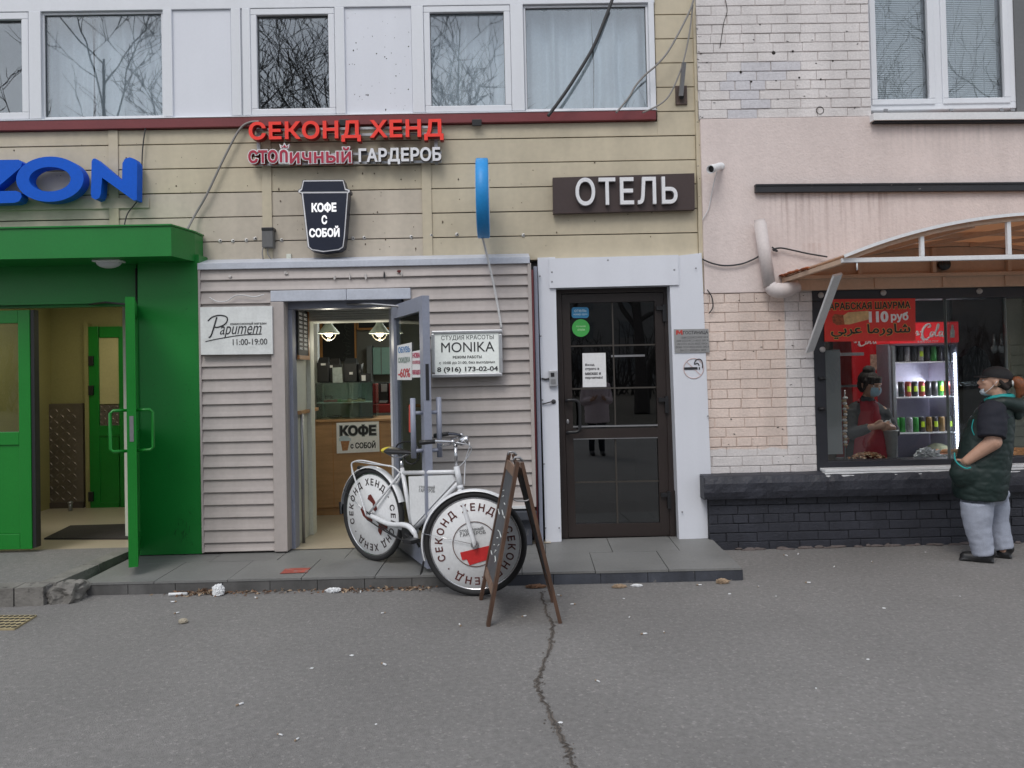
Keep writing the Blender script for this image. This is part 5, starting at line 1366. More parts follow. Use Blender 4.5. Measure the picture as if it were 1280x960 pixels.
sticker('door_sticker', 'round green sticker on the brown hotel door under the blue one', 'sticker', [(726 + 11*math.cos(k*math.pi/14), 410 + 11*math.sin(k*math.pi/14)) for k in range(28)], M['bgreen'], [('лучшие', (720, 407, 732, 409.5), 0), ('отели', (722, 411, 731, 413.5), 0)], mat('pale_green_ink', (.5, .75, .45), .5))
sticker('door_notice', 'white paper notice with black words taped inside the brown hotel door', 'notice', [(728, 441.5), (757, 441), (758, 483.5), (728.5, 484)], M['paper'], [('Вход', (731.5, 454.5, 743, 457.8), .03), ('строго в', (731.5, 460, 749, 463.4), .03), ('масках и', (731.5, 465.4, 751, 468.8), .03), ('перчатках!', (731.5, 470.5, 753.5, 474.2), .03)])
m = MB(); m.pxbox(764, 443.5, 806, 446, yv, .006); tag(m.build('letter_slot', M['steelgrey'], None, P(785, 445, yv)), 'thin silver strip across the upper glass of the brown hotel door', 'strip')
s = thing('intercom', 'small grey entry keypad on the white portal post beside the hotel door', 'intercom', P(691.5, 473, YP))
m = MB(); m.pxbox(686.5, 463, 697, 483, YP - .035, .034, 0, .006); m.build('housing', M['alu'], s)
m = MB(); m.pxbox(688.5, 466, 693, 471, YP - .038, .004); m.build('speaker', M['black'], s); m = MB(); m.pxbox(688.5, 474, 694.5, 480, YP - .038, .004); m.build('keypad', M['steelgrey'], s)
m = MB(); m.tube(smooth_pts([P(677, 473, YP - .008), P(682, 474, YP - .012), P(687, 473, YP - .012)], 4), .008, 6); m.build('lead', M['cable'], s)
s = thing('door_catch', 'thin dark door hook fixed on the white portal post below the keypad', 'hook', P(686, 503, YP)); m = MB(); m.tube(smooth_pts([P(678, 505, YP - .01), P(686, 503, YP - .02), P(693, 501, YP - .01)], 4), .006, 6); m.ell(P(692, 502, YP - .006), (.02, .012, .02)); m.build('hook', M['cable'], s)
# notices behind the glass of the open shop door leaf
H, dv, nv, LW = DOOR
def on_leaf(px, py):
    return PPL(px, py, H + nv*.012*(1 if nv.dot(CAM - H) > 0 else -1), nv)
sg = 1 if nv.dot(CAM - H) > 0 else -1
def leafsheet(name, label, pts, words, mt, wm, cat='notice'):
    q = [on_leaf(*p) for p in pts]; s = thing(name, label, cat, q[0]); m = MB(); m.prism(q, -nv*sg*.002); m.build('sheet', mt, s)
    for t_, quad, mtw, bo in words:
        O = on_leaf(*quad[0]); Ux = on_leaf(*quad[1]) - O; Vz = on_leaf(*quad[2]) - O; m = MB()
        text(m, t_, O + nv*sg*.0015, Ux.normalized(), Vz.normalized(), nv*sg, Ux.length, Vz.length, .001, bold=bo); m.build('lettering', mtw, s)
    return s
BI = mat('blue_marker', (.10, .25, .50), .6); RI = mat('red_marker', (.55, .06, .08), .6); GI = mat('green_marker', (.2, .28, .25), .6); CI = mat('crimson_marker', (.45, .03, .10), .6)
leafsheet('door_sale_notice', 'hand lettered white sale sheet in blue and red on the open shop door', [(496.5, 432), (514.5, 428), (514.5, 475), (496.5, 475)], [('ОБУВЬ', [(498, 441.5), (513, 440), (498, 434)], BI, .03), ('СКИДКА', [(498, 455), (513, 454), (498, 447)], GI, .02), ('-60%', [(498, 472), (513, 471.5), (498, 461)], RI, .02)], M['paper'], BI)
leafsheet('door_new_notice', 'white sheet with crimson lettering on the open shop door next to its edge stile', [(515.2, 439.5), (527.8, 437), (527.8, 471.5), (515.2, 472)], [('НОВАЯ', [(516, 447.5), (527, 447), (516, 441)], CI, .03), ('КОЛЛЕКЦИЯ', [(516, 456), (527, 455.5), (516, 451)], CI, .0), ('ВЕЩЕЙ', [(516, 469), (527, 469), (516, 461)], CI, .03)], M['paper'], BI)
leafsheet('door_red_sticker', 'narrow red vertical sticker low on the glass of the open shop door', [(511, 507), (514.5, 503), (514.5, 541), (511, 540)], [], mat('red_sticker', (.6, .07, .05), .5), None, 'sticker')

# food sign in the kiosk window
yv = YK - .045
s = thing('kebab_sign', 'red kiosk sign with black lettering, white price and picture of a meat wrap', 'sign', P(1088, 400, yv))
m = MB(); m.pxpoly([(1030.5, 374), (1144, 373), (1144.5, 426), (1031, 427)], yv, .012); m.build('board', mat('kebab_red', (.68, .035, .022), .4, var=.05), s)
M['gold2'] = mat('gold_outline', (.65, .42, .08), .5)
m = MB(); text_px(m, 'АРАБСКАЯ ШАУРМА', 1035.5, 376.8, 1138.5, 387.2, yv - .0004, t=.001, bold=.058, gap=.02); m.build('lettering_outline', M['gold2'], s); m = MB(); text_px(m, '\uFEF2\uFE91\uFEAE\uFECB \uFE8E\uFEE3\uFEAD\uFEED\uFE8E\uFEB7', 1038, 404.4, 1138.5, 423.6, yv - .0004, t=.001, bold=.042); m.build('lettering_outline', M['gold2'], s)
m = MB(); text_px(m, 'АРАБСКАЯ ШАУРМА', 1036, 377.4, 1138, 386.6, yv - .0018, t=.001, bold=.030, gap=.02); m.build('lettering', M['ink'], s); m = MB(); text_px(m, '\uFEF2\uFE91\uFEAE\uFECB \uFE8E\uFEE3\uFEAD\uFEED\uFE8E\uFEB7', 1038.6, 405, 1138, 423, yv - .0018, t=.001, bold=.018); m.build('lettering', M['ink'], s)
m = MB(); text_px(m, '110', 1086, 389, 1110.5, 403, yv - .0018, t=.001, bold=.05, gap=-.02); m.build('price', M['swhite'], s); m = MB(); text_px(m, 'руб', 1113.5, 390, 1135.5, 403, yv - .0018, t=.001, bold=.04); m.build('price', M['swhite'], s)
M['wrap'] = mat('flatbread', (.62, .42, .20), .6, var=.25, vs=25); M['fill'] = mat('filling', (.30, .08, .03), .6, var=.6, vs=40)
m = MB()
wp = [(1054, 394.5), (1060, 390.5), (1084, 388.5), (1087.5, 389), (1086, 396), (1087, 399), (1062, 405.5), (1056, 405.5)]; m.pxpoly(wp, yv - .002, .0025, 0)
m.pxpoly([(1040, 397), (1043, 392.5), (1054, 393.5), (1056, 400), (1055.5, 405.5), (1046, 406.5), (1041, 403)], yv - .0015, .002, 1); m.build('wrap_picture', [M['wrap'], M['fill']], s)
# script on the drinks fridge header
def script(parent, x0, x1, y0, y1, yv, mt, part='C·Cola'):
    m = MB(); X0, X1, Z0, Z1 = rect(x0, y0, x1, y1, yv); 
    def st_(pts, r):
        q = smooth_pts([Vector((lerp(X0, X1, u + .0), yv - .001, lerp(Z0, Z1, v))) for u, v in pts], 6); k = len(q)
        m.tube(q, [r*(Z1 - Z0)*(.55 + .45*math.sin(math.pi*i/(k - 1))) for i in range(k)], 6, 0)
    st_([(-.03, .42), (.0, .56), (.03, .52), (.02, .36), (-.03, .32)], .05); st_([(.035, .56), (.03, .38), (.055, .34), (.09, .42)], .05)
    st_([(.10, .52), (.14, .54)], .05)
    st_([(.36, .80), (.45, .84), (.42, .98), (.32, .95), (.22, .74), (.17, .42), (.20, .14), (.28, .05), (.38, .14), (.47, .32)], .075)
    st_([(.12, .22), (.17, .06), (.24, .0)], .05)
    st_([(.50, .52), (.455, .46), (.44, .30), (.48, .22), (.535, .32), (.545, .46), (.51, .53)], .062); st_([(.53, .50), (.58, .48)], .04)
    st_([(.60, .40), (.70, .74), (.73, .94), (.70, .96), (.64, .66), (.60, .34), (.63, .22), (.68, .30)], .058)
    st_([(.83, .50), (.77, .52), (.73, .38), (.745, .24), (.79, .26), (.84, .44)], .06); st_([(.855, .54), (.83, .34), (.85, .22), (.90, .26), (.96, .40)], .06)
    return m.build('script', mt, parent)
X0, X1, Z0, Z1, zh_, yf_ = FR
script(FRT, 1146, 1184, 405, 425, yf_ - .032, M['swhite'])
m = MB(); text_px(m, '8-800-700-7777', 1147, 425.6, 1173, 428.2, yf_ - .0305, t=.001); m.build('lettering', M['pale'], FRT)
m = MB(); m.pxpoly([(1189.5, 398+8), (1191.5, 406), (1192, 410), (1193.5, 414), (1193.2, 422), (1188, 422), (1187.8, 414), (1189.2, 410)], yf_ - .033, .003); m.build('bottle_emblem', M['swhite'], FRT)
script(RF, 1068, 1100, 418, 433, 1.196, M['swhite'])
# ------------------------------------------------------------------ coffee shop furniture
yk = 1.45
M['orange'] = mat('orange_wood', (.42, .19, .06), .5, var=.15, streak=.15)
M['chalk'] = mat('chalkboard', (.018, .018, .018), .7, var=.3, dirt=.25, dcol=(.06, .06, .06), ds=8)
s = thing('coffee_counter', 'light wood coffee counter standing across the open shop', 'counter', P(440, 640, yk))
X0, X1, Z0, Z1 = rect(391, 524, 498, 641, yk)
m = MB(); m.box(X0, X1 + .1, yk, yk + .6, Z0 + .06, Z1 - .025, 0, .004); m.box(X0 + .02, X1 + .1, yk + .03, yk + .58, .10, Z0 + .06); m.build('front', M['wood'], s)
m = MB(); m.box(X0 - .01, X1 + .1, yk - .02, yk + .62, Z1 - .024, Z1, 0, .004); m.build('top', M['wood'], s)
for px in (393, 417, 476):
    m = MB(); a = P(px, 580, yk).x; m.box(a - .004, a + .001, yk - .004, yk + .001, Z0 + .06, Z1 - .03); m.build('edge_strip', M['orange'], s)
zct = Z1
yv = yk - .012
s = thing('coffee_poster', 'white take away coffee poster with bold black lettering on the wood counter', 'poster', P(447, 547, yv))
m = MB(); m.pxpoly([(420.5, 528.5), (473.5, 526.5), (474.5, 564.5), (421, 567)], yv, .004); m.build('sheet', M['paper'], s)
m = MB(); text_px(m, 'КОФЕ', 424, 530.3, 471, 546, yv - .0004, t=.001, bold=.085); m.build('lettering_shadow', mat('poster_grey', (.30, .34, .34), .6), s)
m = MB(); text_px(m, 'КОФЕ', 425, 531.2, 470, 545, yv - .002, t=.001, bold=.05); m.build('lettering', M['ink'], s); m = MB(); text_px(m, 'с СОБОЙ', 438, 551, 469.5, 560.5, yv - .0005, t=.001, bold=.04); m.build('lettering', M['ink'], s)
m = MB(); m.pxpoly([(425.5, 550), (437.5, 549), (434.5, 563), (428, 563.5)], yv - .0015, .001, 0); m.pxpoly([(423.5, 548.5), (427, 545), (433, 544.8), (439, 548.5), (438.5, 551), (424, 551.5)], yv - .003, .001, 1)
m.build('cup_picture', [mat('cup_brown', (.42, .20, .09), .5, var=.3, vs=60), mat('foam', (.50, .60, .66), .6)], s)
# glass display case
s = thing('display_case', 'glass two tier display case on the coffee counter', 'display case', P(430, 523, yk + .1))
X0, X1, Z0, Z1 = rect(395, 479, 466, 524, yk + .1); Z0 = zct + .001; yd1 = yk + .5
m = MB(); g = .006
m.box(X0, X1, yk + .1, yk + .1 + g, Z0, Z1); m.box(X0, X0 + g, yk + .107, yd1, Z0, Z1); m.box(X1 - g, X1, yk + .107, yd1, Z0, Z1); m.box(X0, X1, yk + .1, yd1, Z1 + .001, Z1 + .008); m.build('glazing', glass('case_glass', (.80, .90, .86), .07), s)
zm = P(430, 502, yk + .3).z
m = MB(); m.box(X0 + .007, X1 - .007, yk + .11, yd1, zm - .008, zm); m.build('shelf', M['white'], s)
m = MB(); m.box(X0 + .007, X1 - .007, yd1 + .001, yd1 + .02, Z0, Z1); m.build('back', mat('case_back', (.46, .50, .46), .5), s)
def pack(name, label, cat, px, py0, py1, y, dpt, col, rough=.5, zb=None, z1=None, detail=None):
    x0, x1, za, zb_ = rect(px[0], py0, px[1], py1, y)
    if zb is not None: zb_ = zb_ - za + zb; za = zb
    s = thing(name, label, cat, ((x0 + x1)/2, y, za)); m = MB(); b = .008
    # bag with pinched top
    t_ = (x1 - x0); zz = zb_ - za
    bot = [(x0, y), (x1, y), (x1, y + dpt), (x0, y + dpt)]
    m.box(x0, x1, y, y + dpt, za, za + zz*.8, 0, .012)
    m.hexa([Vector((x0 + .008, y + .01, za + zz*.8)), Vector((x1 - .008, y + .01, za + zz*.8)), Vector((x1 - .008, y + dpt - .01, za + zz*.8)), Vector((x0 + .008, y + dpt - .01, za + zz*.8))],
           [Vector((x0 + .015, y + dpt*.42, zb_)), Vector((x1 - .015, y + dpt*.42, zb_)), Vector((x1 - .015, y + dpt*.55, zb_)), Vector((x0 + .015, y + dpt*.55, zb_))])
    m.build('body', mat(name + '_mat', col, rough, var=.2, vs=12), s)
    if detail:
        m = MB(); m.box(x0 + t_*detail[0], x0 + t_*detail[1], y - .004, y + .003, za + zz*detail[2], za + zz*detail[3]); m.build('tag', M['paper'], s)
    return s
zt_ = Z1 + .009
pack('coffee_bag', 'tall black coffee bag with white tag, first on the glass case', 'bag', (396, 411), 447, 479, yk + .2, .16, (.02, .02, .022), zb=zt_, detail=(.35, .75, .68, .76))
pack('coffee_bag', 'black coffee bag behind the grey price card on the glass case', 'bag', (411, 425), 449, 479, yk + .26, .12, (.022, .02, .02), zb=zt_, detail=(.1, .35, .62, .72))
pack('coffee_bag', 'wide black coffee bag with two white tags beside the dark tumbler', 'bag', (429, 446), 449, 479, yk + .2, .16, (.018, .019, .02), zb=zt_, detail=(.45, .7, .32, .42))
m = MB(); m.pxpoly([(415.5, 459.5), (427, 459), (428.5, 478.5), (416, 479)], yk + .15, .006); tag(m.build('price_card', mat('grey_card', (.40, .45, .43), .4, var=.2, vs=30), None, P(421, 470, yk + .15)), 'grey green printed card standing between black coffee bags on the glass case', 'card')
s = thing('tumbler', 'dark tall tumbler with stirrers on the glass case', 'cup', P(450, 478, yk + .25)); c = P(450, 478, yk + .25); c.z = zt_
m = MB(); m.lathe([(.001, 0), (.028, 0), (.036, .19), (.031, .19), (.026, .01)], c, (0, 0, 1), 18); m.build('cup', M['black'], s)
m = MB(); m.cyl(c + Vector((.02, 0, .1)), c + Vector((.035, 0, .20)), .004); m.build('stirrer', M['paper'], s)
s = thing('paper_cup', 'small black box with white label at the end of the glass case', 'box', P(457, 478, yk + .22)); X0_, X1_, _, Z1_ = rect(449.5, 467, 462, 479, yk + .2)
m = MB(); m.box(X0_, X1_, yk + .2, yk + .3, zt_, zt_ + .09, 0, .004); m.build('body', M['black'], s); m = MB(); m.pxbox(452, 469, 457, 476, yk + .195, .004); m.build('label', M['paper'], s)
# goods inside the case
rr2 = random.Random(3)
gd = [(.30, .05, .04), (.08, .22, .06), (.4, .33, .2), (.05, .04, .04), (.5, .45, .4)]
GM = [mat('sweet_%d' % i, c, .5) for i, c in enumerate(gd)]
for i in range(12):
    u = .06 + .9*i/12; z = zm + .001; h = rr2.uniform(.015, .035); x = lerp(X0, X1, .1 + .8*u)
    m = MB(); m.box(x - .022, x + .022, yk + .15, yk + .22, z, z + h, 0, .006); m.box(x - .018, x + .018, yk + .16, yk + .21, z + h + .0005, z + h + .008, 1, .003)
    k = 0 if i < 4 else (1 if i < 7 else 2)
    o = m.build('snack_bar', [GM[k], GM[3 if k == 2 else 4]], None, (x, yk + .18, z)); tag(o, ['red wrapped snack bar on the glass case shelf', 'green wrapped snack bar on the glass case shelf', 'tan topped snack bar on the glass case shelf'][k], 'snack', 'snack bars in the glass case')
s = thing('card_reader', 'small dark square box standing on the glass case shelf', 'box', P(410, 495, yk + .3)); X0_, X1_, Z0_, Z1_ = rect(406, 491, 414.5, 500, yk + .3); m = MB(); m.box(X0_, X1_, yk + .3, yk + .36, zm + .001, zm + .07, 0, .004); m.build('body', M['black'], s); m = MB(); m.box(X0_ + .01, X1_ - .01, yk + .295, yk + .301, zm + .015, zm + .055); m.build('screen', mat('dim_screen', (.08, .09, .09), .3), s)
s = thing('dark_plate', 'dark oval plate at the bottom of the glass case', 'plate', P(418, 521, yk + .3)); c = P(418, 521, yk + .3); m = MB(); m.ell((c.x, c.y, zct + .02), (.08, .06, .018)); m.build('dish', M['black'], s)
# back wall: chalkboard, picture, cabinet, coffee machine
yb = 4.15
s = thing('chalkboard', 'tall black menu board with orange wood frame on the back wall of the shop', 'menu board', P(421, 440, yb))
m = MB(); m.pxbox(403, 396, 443, 452, yb, .03); m.build('board', M['chalk'], s); m = MB(); m.pxbox(399.5, 396, 403, 452, yb - .01, .04); m.pxbox(443, 396, 445, 452, yb - .01, .04); m.build('frame', M['orange'], s)
m = MB()
for i in range(9): stroke(m, [(434 + rr2.uniform(-5, 5), 402 + 5*i), (431 + rr2.uniform(-3, 3), 407 + 5*i), (436 + rr2.uniform(-3, 3), 411 + 4.5*i)], yb - .002, .006)
m.build('chalk_drawing', mat('dull_chalk', (.05, .055, .05), .8), s)
s = thing('wall_picture', 'dark picture in an orange frame high on the back wall of the shop', 'picture', P(470, 402, yb)); m = MB(); m.pxbox(447, 392, 500, 409, yb, .02); m.build('board', M['chalk'], s); m = MB(); m.pxbox(445.5, 392, 448, 412, yb - .015, .035); m.pxbox(448, 409.5, 500, 412, yb - .015, .035); m.build('frame', M['orange'], s)
s = thing('glass_cabinet', 'green tinted glass cabinet at the back of the shop', 'cabinet', P(476, 470, yb - .1)); m = MB(); m.pxbox(466, 434, 500, 468, yb - .12, .1, 0, .006); m.build('door', mat('teal_glass', (.22, .36, .32), .15, var=.1), s); m = MB(); m.pxbox(459, 432, 465.5, 520, yb - .13, .2); m.build('side', M['room'], s)
m = MB(); m.pxbox(476, 434, 477, 468, yb - .125, .005); m.build('divider', M['room'], s)
ym = 2.5
s = thing('coffee_machine', 'red and steel coffee machine behind the counter', 'coffee machine', P(479, 515, ym))
m = MB(); m.pxbox(466, 479, 471, 516, ym, .4, 0, .01); m.pxbox(471, 505, 500, 516, ym, .4, 0, .01); m.pxbox(486, 479, 500, 504, ym + .05, .3, 0, .01); m.build('body', mat('machine_red', (.30, .03, .03), .35), s)
m = MB(); m.pxbox(471.5, 478, 485.5, 504, ym + .12, .25, 0, .01); m.build('front', M['black'], s); m = MB(); m.pxbox(476, 480, 484, 490, ym + .1, .03, 0, .006); m.pxbox(474, 501, 484, 504, ym + .03, .1, 0, .004); m.build('grouphead', M['steelgrey'], s)
# left wall of the shop: board, shelf
xw = XA
def wallq(x0, y0, x1, y1): return None
a, b = PX(370.5, 388, xw + .02), PX(383, 443, xw + .02)
s = thing('wall_menu', 'narrow chalk price board in orange frame hung on the side wall inside the doorway', 'menu board', a)
ya_, yb_ = .04, .37
xa_ = P(371, 415, ya_).x; zta, zba = P(371, 386, ya_).z, P(371, 444, ya_).z
xb_ = P(383, 415, yb_).x
q = [Vector((xa_, ya_, zba)), Vector((xb_, yb_, zba)), Vector((xb_, yb_, zta)), Vector((xa_, ya_, zta))]
m = MB(); m.prism([v + Vector((.014, 0, 0)) for v in q], (-.012, .0, 0)); m.build('board', M['chalk'], s)
dd = (q[1] - q[0]).normalized()
m = MB(); m.prism([q[0] + Vector((.020, 0, -.035)), q[1] + Vector((.020, 0, -.035)), q[1] + Vector((.020, 0, 0)), q[0] + Vector((.020, 0, 0))], (-.018, 0, 0)); m.prism([q[1] + Vector((.020, 0, -.035)), q[1] + dd*.03 + Vector((.020, 0, -.035)), q[2] + dd*.03 + Vector((.020, 0, 0)), q[2] + Vector((.020, 0, 0))], (-.018, 0, 0)); m.build('frame', M['orange'], s)
m = MB()
for c_ in range(2):
    for r_ in range(9):
        o = q[0] + dd*(.03 + .16*c_) + Vector((.0145, 0, .05 + .038*r_)); text(m, 'ис', o, dd, UZ, dd.cross(UZ), .11, .024, .001, bold=.06)
m.build('chalk_text', M['paper'], s)
s = thing('side_shelf', 'narrow wooden ledge on steel leg by the side wall inside the doorway', 'shelf', P(378, 515, .4))
a, b = P(373, 516, .1), P(395, 512, .85); m = MB(); m.bar(Vector((a.x, a.y, a.z)), Vector((b.x, b.y, a.z)), .03, .05, (0, 0, 1)); m.build('top', M['wood'], s); m = MB(); m.cyl((a.x + .02, a.y + .03, zf), (a.x + .02, a.y + .03, a.z - .01), .014); m.build('leg', M['steelgrey'], s)
# pendant lamps
M['lampshade'] = mat('lamp_shade', (.50, .56, .50), .4, var=.08)
M['bulb'] = mat('bulb', (1, .85, .6), .5, emit=4, ecol=(1, .80, .55))
def pendant(px, label):
    y = .95; c = P(px, 417, y); k = (c.y - CAM.y)/F_PX
    s = thing('pendant_lamp', label, 'lamp', c, 'pendant lamps over the coffee counter')
    m = MB(); m.lathe([(13.5*k, 0), (13*k, 1.2*k), (5*k, 11*k), (4.2*k, 13*k), (4.2*k, 18*k), (3*k, 20*k), (.004, 20*k), (.003, 19*k), (4.4*k, 10*k), (12*k, 0)], c, (0, 0, 1), 28); m.build('shade', M['lampshade'], s)
    m = MB(); 
    for a in (0, math.pi/2):
        d = Vector((math.cos(a), math.sin(a), 0)); m.tube([c + d*9*k*math.cos(t) - Vector((0, 0, 8.5*k*math.sin(t))) for t in [math.pi*i/12 for i in range(13)]], .004, 6)
    m.build('wire_guard', mat('guard', (.55, .52, .45), .4, metal=.5) if 'guard' not in M else M['guard'], s)
    m = MB(); m.ell(c + Vector((0, 0, 0*k)), (5*k, 5*k, 4*k)); m.build('bulb', M['bulb'], s)
    m = MB(); m.cyl(c + Vector((0, 0, 20*k)), (c.x, c.y, zcl), .006, seg=6); m.build('rod', M['black'], s)
    ld_ = bpy.data.lights.new('pendant_light', 'POINT'); ld_.energy = 3; ld_.color = (1, .93, .78); ld_.shadow_soft_size = .05
    o = bpy.data.objects.new('pendant_light', ld_); COL.objects.link(o); o.location = c - Vector((0, 0, 9*k + .03)) 
    return s
pendant(411, 'metal cone pendant lamp above the black coffee bags'); pendant(474.5, 'metal cone pendant lamp hanging near the open door leaf')
# added fill panels, unseen from the camera, brightening shop, kiosk and hall
def fill_light(x, y, z, sx, sy, en, col, label):
    s = thing('fill_panel', label, 'added fill light', (x, y, z)); m = MB(); m.box(x - sx/2, x + sx/2, y - sy/2, y + sy/2, z - .03, z - .004, 0, .004); m.build('diffuser', mat('fill_glow', (.8, .8, .8), .5, emit=2.5, ecol=col), s)
    a = bpy.data.lights.new('fill_panel_lamp', 'AREA'); a.shape = 'RECTANGLE'; a.size = sx; a.size_y = sy; a.energy = en; a.color = col
    o = bpy.data.objects.new('fill_panel_lamp', a); COL.objects.link(o); o.location = (x, y, z - .035)
fill_light((XA + XB)/2 - .1, 2.4, zcl, .9, 1.2, 5.5, (.93, 1, .90), 'added unseen fill light panel on the coffee shop ceiling')
fill_light(3.6, .22, 2.42, .6, .25, 26, (1, .97, .9), 'added unseen fill light panel on the food kiosk ceiling')
fill_light(-4.2, 1.2, 2.45, .8, .8, 1.2, (1, .95, .75), 'added unseen fill light panel on the green entrance hall ceiling')

# ------------------------------------------------------------------ bicycle
Ra, Rb = P(466, 643, -.57), P(594, 678, -1.30)
RW = .362
Ra.z = ZT + RW; Rb.z = RW + .002
M['bwhite'] = mat('bike_white', (.70, .71, .73), .25, var=.04, coat=.3, dirt=.25, dcol=(.35, .35, .35), ds=40)
M['disc'] = mat('wheel_disc', (.76, .77, .78), .35, var=.04, dirt=.22, dcol=(.5, .5, .5), ds=20)
M['tyre'] = mat('tyre', (.018, .018, .019), .75, var=.2)
M['chrome'] = mat('chrome', (.60, .60, .62), .18, metal=1.0, var=.05)
M['oxide'] = mat('oxblood', (.13, .018, .012), .5); M['redtape'] = mat('red_tape', (.58, .03, .03), .4, var=.12, vs=20)
bk = thing('bicycle', 'white advertising bicycle with lettered disc wheels leaning at the shop step', 'bicycle', (lerp(Ra, Rb, .5).x, lerp(Ra, Rb, .5).y, 0))
fu = Vector((Rb.x - Ra.x, Rb.y - Ra.y, 0)).normalized()          # frame direction
fn_ = Vector((fu.y, -fu.x, 0));  fn_ = fn_ if fn_.y < 0 else -fn_   # towards the viewer
def B(px, py, wv=0.0): return PPL(px, py, Ra + fn_*wv, fn_)
def wheel(c, nrm, front):
    nrm = nrm.normalized(); u = UZ.cross(nrm).normalized() * 1.0; u = -u if u.x < 0 else u; v = UZ
    m = MB(); m.ring(c, nrm, RW - .02, .021, 72, 12); w_ = m.build('wheel', M['tyre'], bk)
    m = MB(); m.ring(c, nrm, RW - .042, .010, 72, 8); m.build('rim', M['chrome'], w_)
    m = MB(); m.lathe([(.02, -.016), (RW - .05, -.008), (RW - .043, 0), (RW - .05, .008), (.02, .016)], c, nrm, 72); m.build('disc', M['disc'], w_)
    yo = .0125
    def fnp(x, y, h): return c + u*x + v*y + nrm*(h)
    # lettering on a circle, words read clockwise
    dl_ = mat('disc_letter', (.10, .02, .015) if front else (.03, .018, .018), .5)
    m = MB(); word = 'СЕКОНД ХЕНД · СЕКОНД ХЕНД · '
    if front: word = 'СЕКОНД ХЕНД · СЕКОНД ХЕНД · '
    n = len(word); R0 = .232; hgt = .050; sc = hgt/.72
    wid_ = [GL[ch][1]*sc*1.0 + .022 for ch in word]; tot = sum(wid_); a = R_(210 if front else 205); ii = 0
    for ch, wd in zip(word, wid_):
        ac = a - (wd/2)/tot*2*math.pi; a -= wd/tot*2*math.pi
        for vs, tr, bd in glyph_groups(ch, .022):
            xc_ = (min(p.x for p in vs) + max(p.x for p in vs))/2
            er, et = Vector((math.cos(ac), math.sin(ac))), Vector((math.sin(ac), -math.cos(ac)))
            def f(x, y, h, er=er, et=et, xc_=xc_):
                q = er*(R0 + y*sc) + et*((x - xc_)*sc); rr = q.length; hz = .016 - .008*(rr - .02)/(RW - .07)
                return fnp(q.x, q.y, hz + h + .0012)
            emit_groups(m, [(vs, tr, bd)], f, .001)
        if ch in ' ·' and m.v: m.build('lettering', dl_, w_); m = MB()
    if m.v: m.build('lettering', dl_, w_)
    m = MB(); m.cyl(c - nrm*.05, c + nrm*.05, .014, seg=12); m.cyl(c + nrm*.018, c + nrm*.034, .028, seg=16); m.build('hub', M['chrome'], w_)
    return w_, u, v, fnp
nfront = Vector((-.10, -.98, 0)).normalized()
wr, u_, v_, fr_ = wheel(Ra, fn_, False)
# red claw print on the rear disc
def poly_on(m, fnp, pts, h, t, mi=0): m.hexa([fnp(x, y, h + t) for x, y in pts], [fnp(x, y, h) for x, y in pts], mi)
m = MB()
for pts in ([(-.03, .15), (.0, .16), (.05, .11), (.075, .05), (.05, .03), (.03, .04), (.02, .09), (-.04, .12)], [(-.13, .03), (-.10, .06), (-.04, .0), (.02, -.02), (.01, -.06), (-.04, -.05), (-.10, -.02)], [(.09, -.06), (.14, -.05), (.20, -.06), (.19, -.09), (.13, -.11), (.11, -.15), (.08, -.12)]): poly_on(m, fr_, pts, .0165, .001)
m.build('red_print', M['oxide'], wr)
wf, uf, vf, ff = wheel(Rb, nfront, True)
m = MB(); m.lathe([(.158, .0165), (.158, .0185), (.153, .0185), (.153, .0165)], Rb, nfront, 56); m.build('inner_ring', mat('ring_brown', (.12, .05, .03), .6), wf)
m = MB(); poly_on(m, ff, [(-.105, -.058), (.145, .0), (.150, -.045), (.146, -.062), (-.092, -.112)], .0172, .001); poly_on(m, ff, [(-.06, -.104), (.125, -.058), (.112, -.10), (-.04, -.146)], .0176, .001); m.build('red_stripe', M['redtape'], wf)
def disc_text(s_, x, y, w_, h_, ang, parent, fnp, mt, h0=.0175, bold=0):
    ca, sa = math.cos(ang), math.sin(ang); o = fnp(x, y, h0); du = (fnp(x + ca, y + sa, h0) - o).normalized(); dv_ = (fnp(x - sa, y + ca, h0) - o).normalized(); m = MB()
    text(m, s_, o, du, dv_, du.cross(dv_), w_, h_, .001, bold=bold); m.build('lettering', mt, parent)
disc_text('столичный', -.105, .078, .17, .026, R_(8), wf, ff, M['cable']); disc_text('ГАРДЕРОБ', -.10, .045, .18, .028, R_(8), wf, ff, M['cable'])
tb = .016
HT, HB = B(570.5, 583), B(575, 607)
m = MB(); hd_ = (HT - HB).normalized(); m.cyl(HB, HT, .021, seg=16)
ST, BBk = B(503, 590), B(516, 664)
m.cyl(B(503, 591), B(569, 590), tb); m.cyl(B(574, 603), BBk, .018); m.cyl(B(502.5, 585), BBk, .017)
for sg_ in (-1, 1):
    o = fn_*.055*sg_
    m.cyl(BBk + fn_*.03*sg_, Ra + o, .011); m.cyl(ST + fn_*.015*sg_, Ra + o, .009)
m.cyl(BBk - fn_*.04, BBk + fn_*.04, .024)
m.build('frame', M['bwhite'], bk)
m = MB(); fc = HB + (Rb - HB)*.18
m.cyl(HB + hd_*.002, HB - hd_*.03, .022)
for sg_ in (-1, 1):
    o = nfront*.058*sg_; p0 = HB - hd_*.02 + o*.85; m.tube(smooth_pts([p0, lerp(p0, Rb + o, .55), Rb + o + Vector((0, 0, .02)), Rb + o], 4), [.016] * 9 + [.013]*4, 10)
m.build('fork', M['bwhite'], bk)
q = [B(511.5, 595.5), B(566, 593.5), B(569, 601), B(518, 657), B(514.5, 655)]
m = MB(); m.prism([p + fn_*.008 for p in q], -fn_*.016); pnl = m.build('sign_panel', M['disc'], bk)
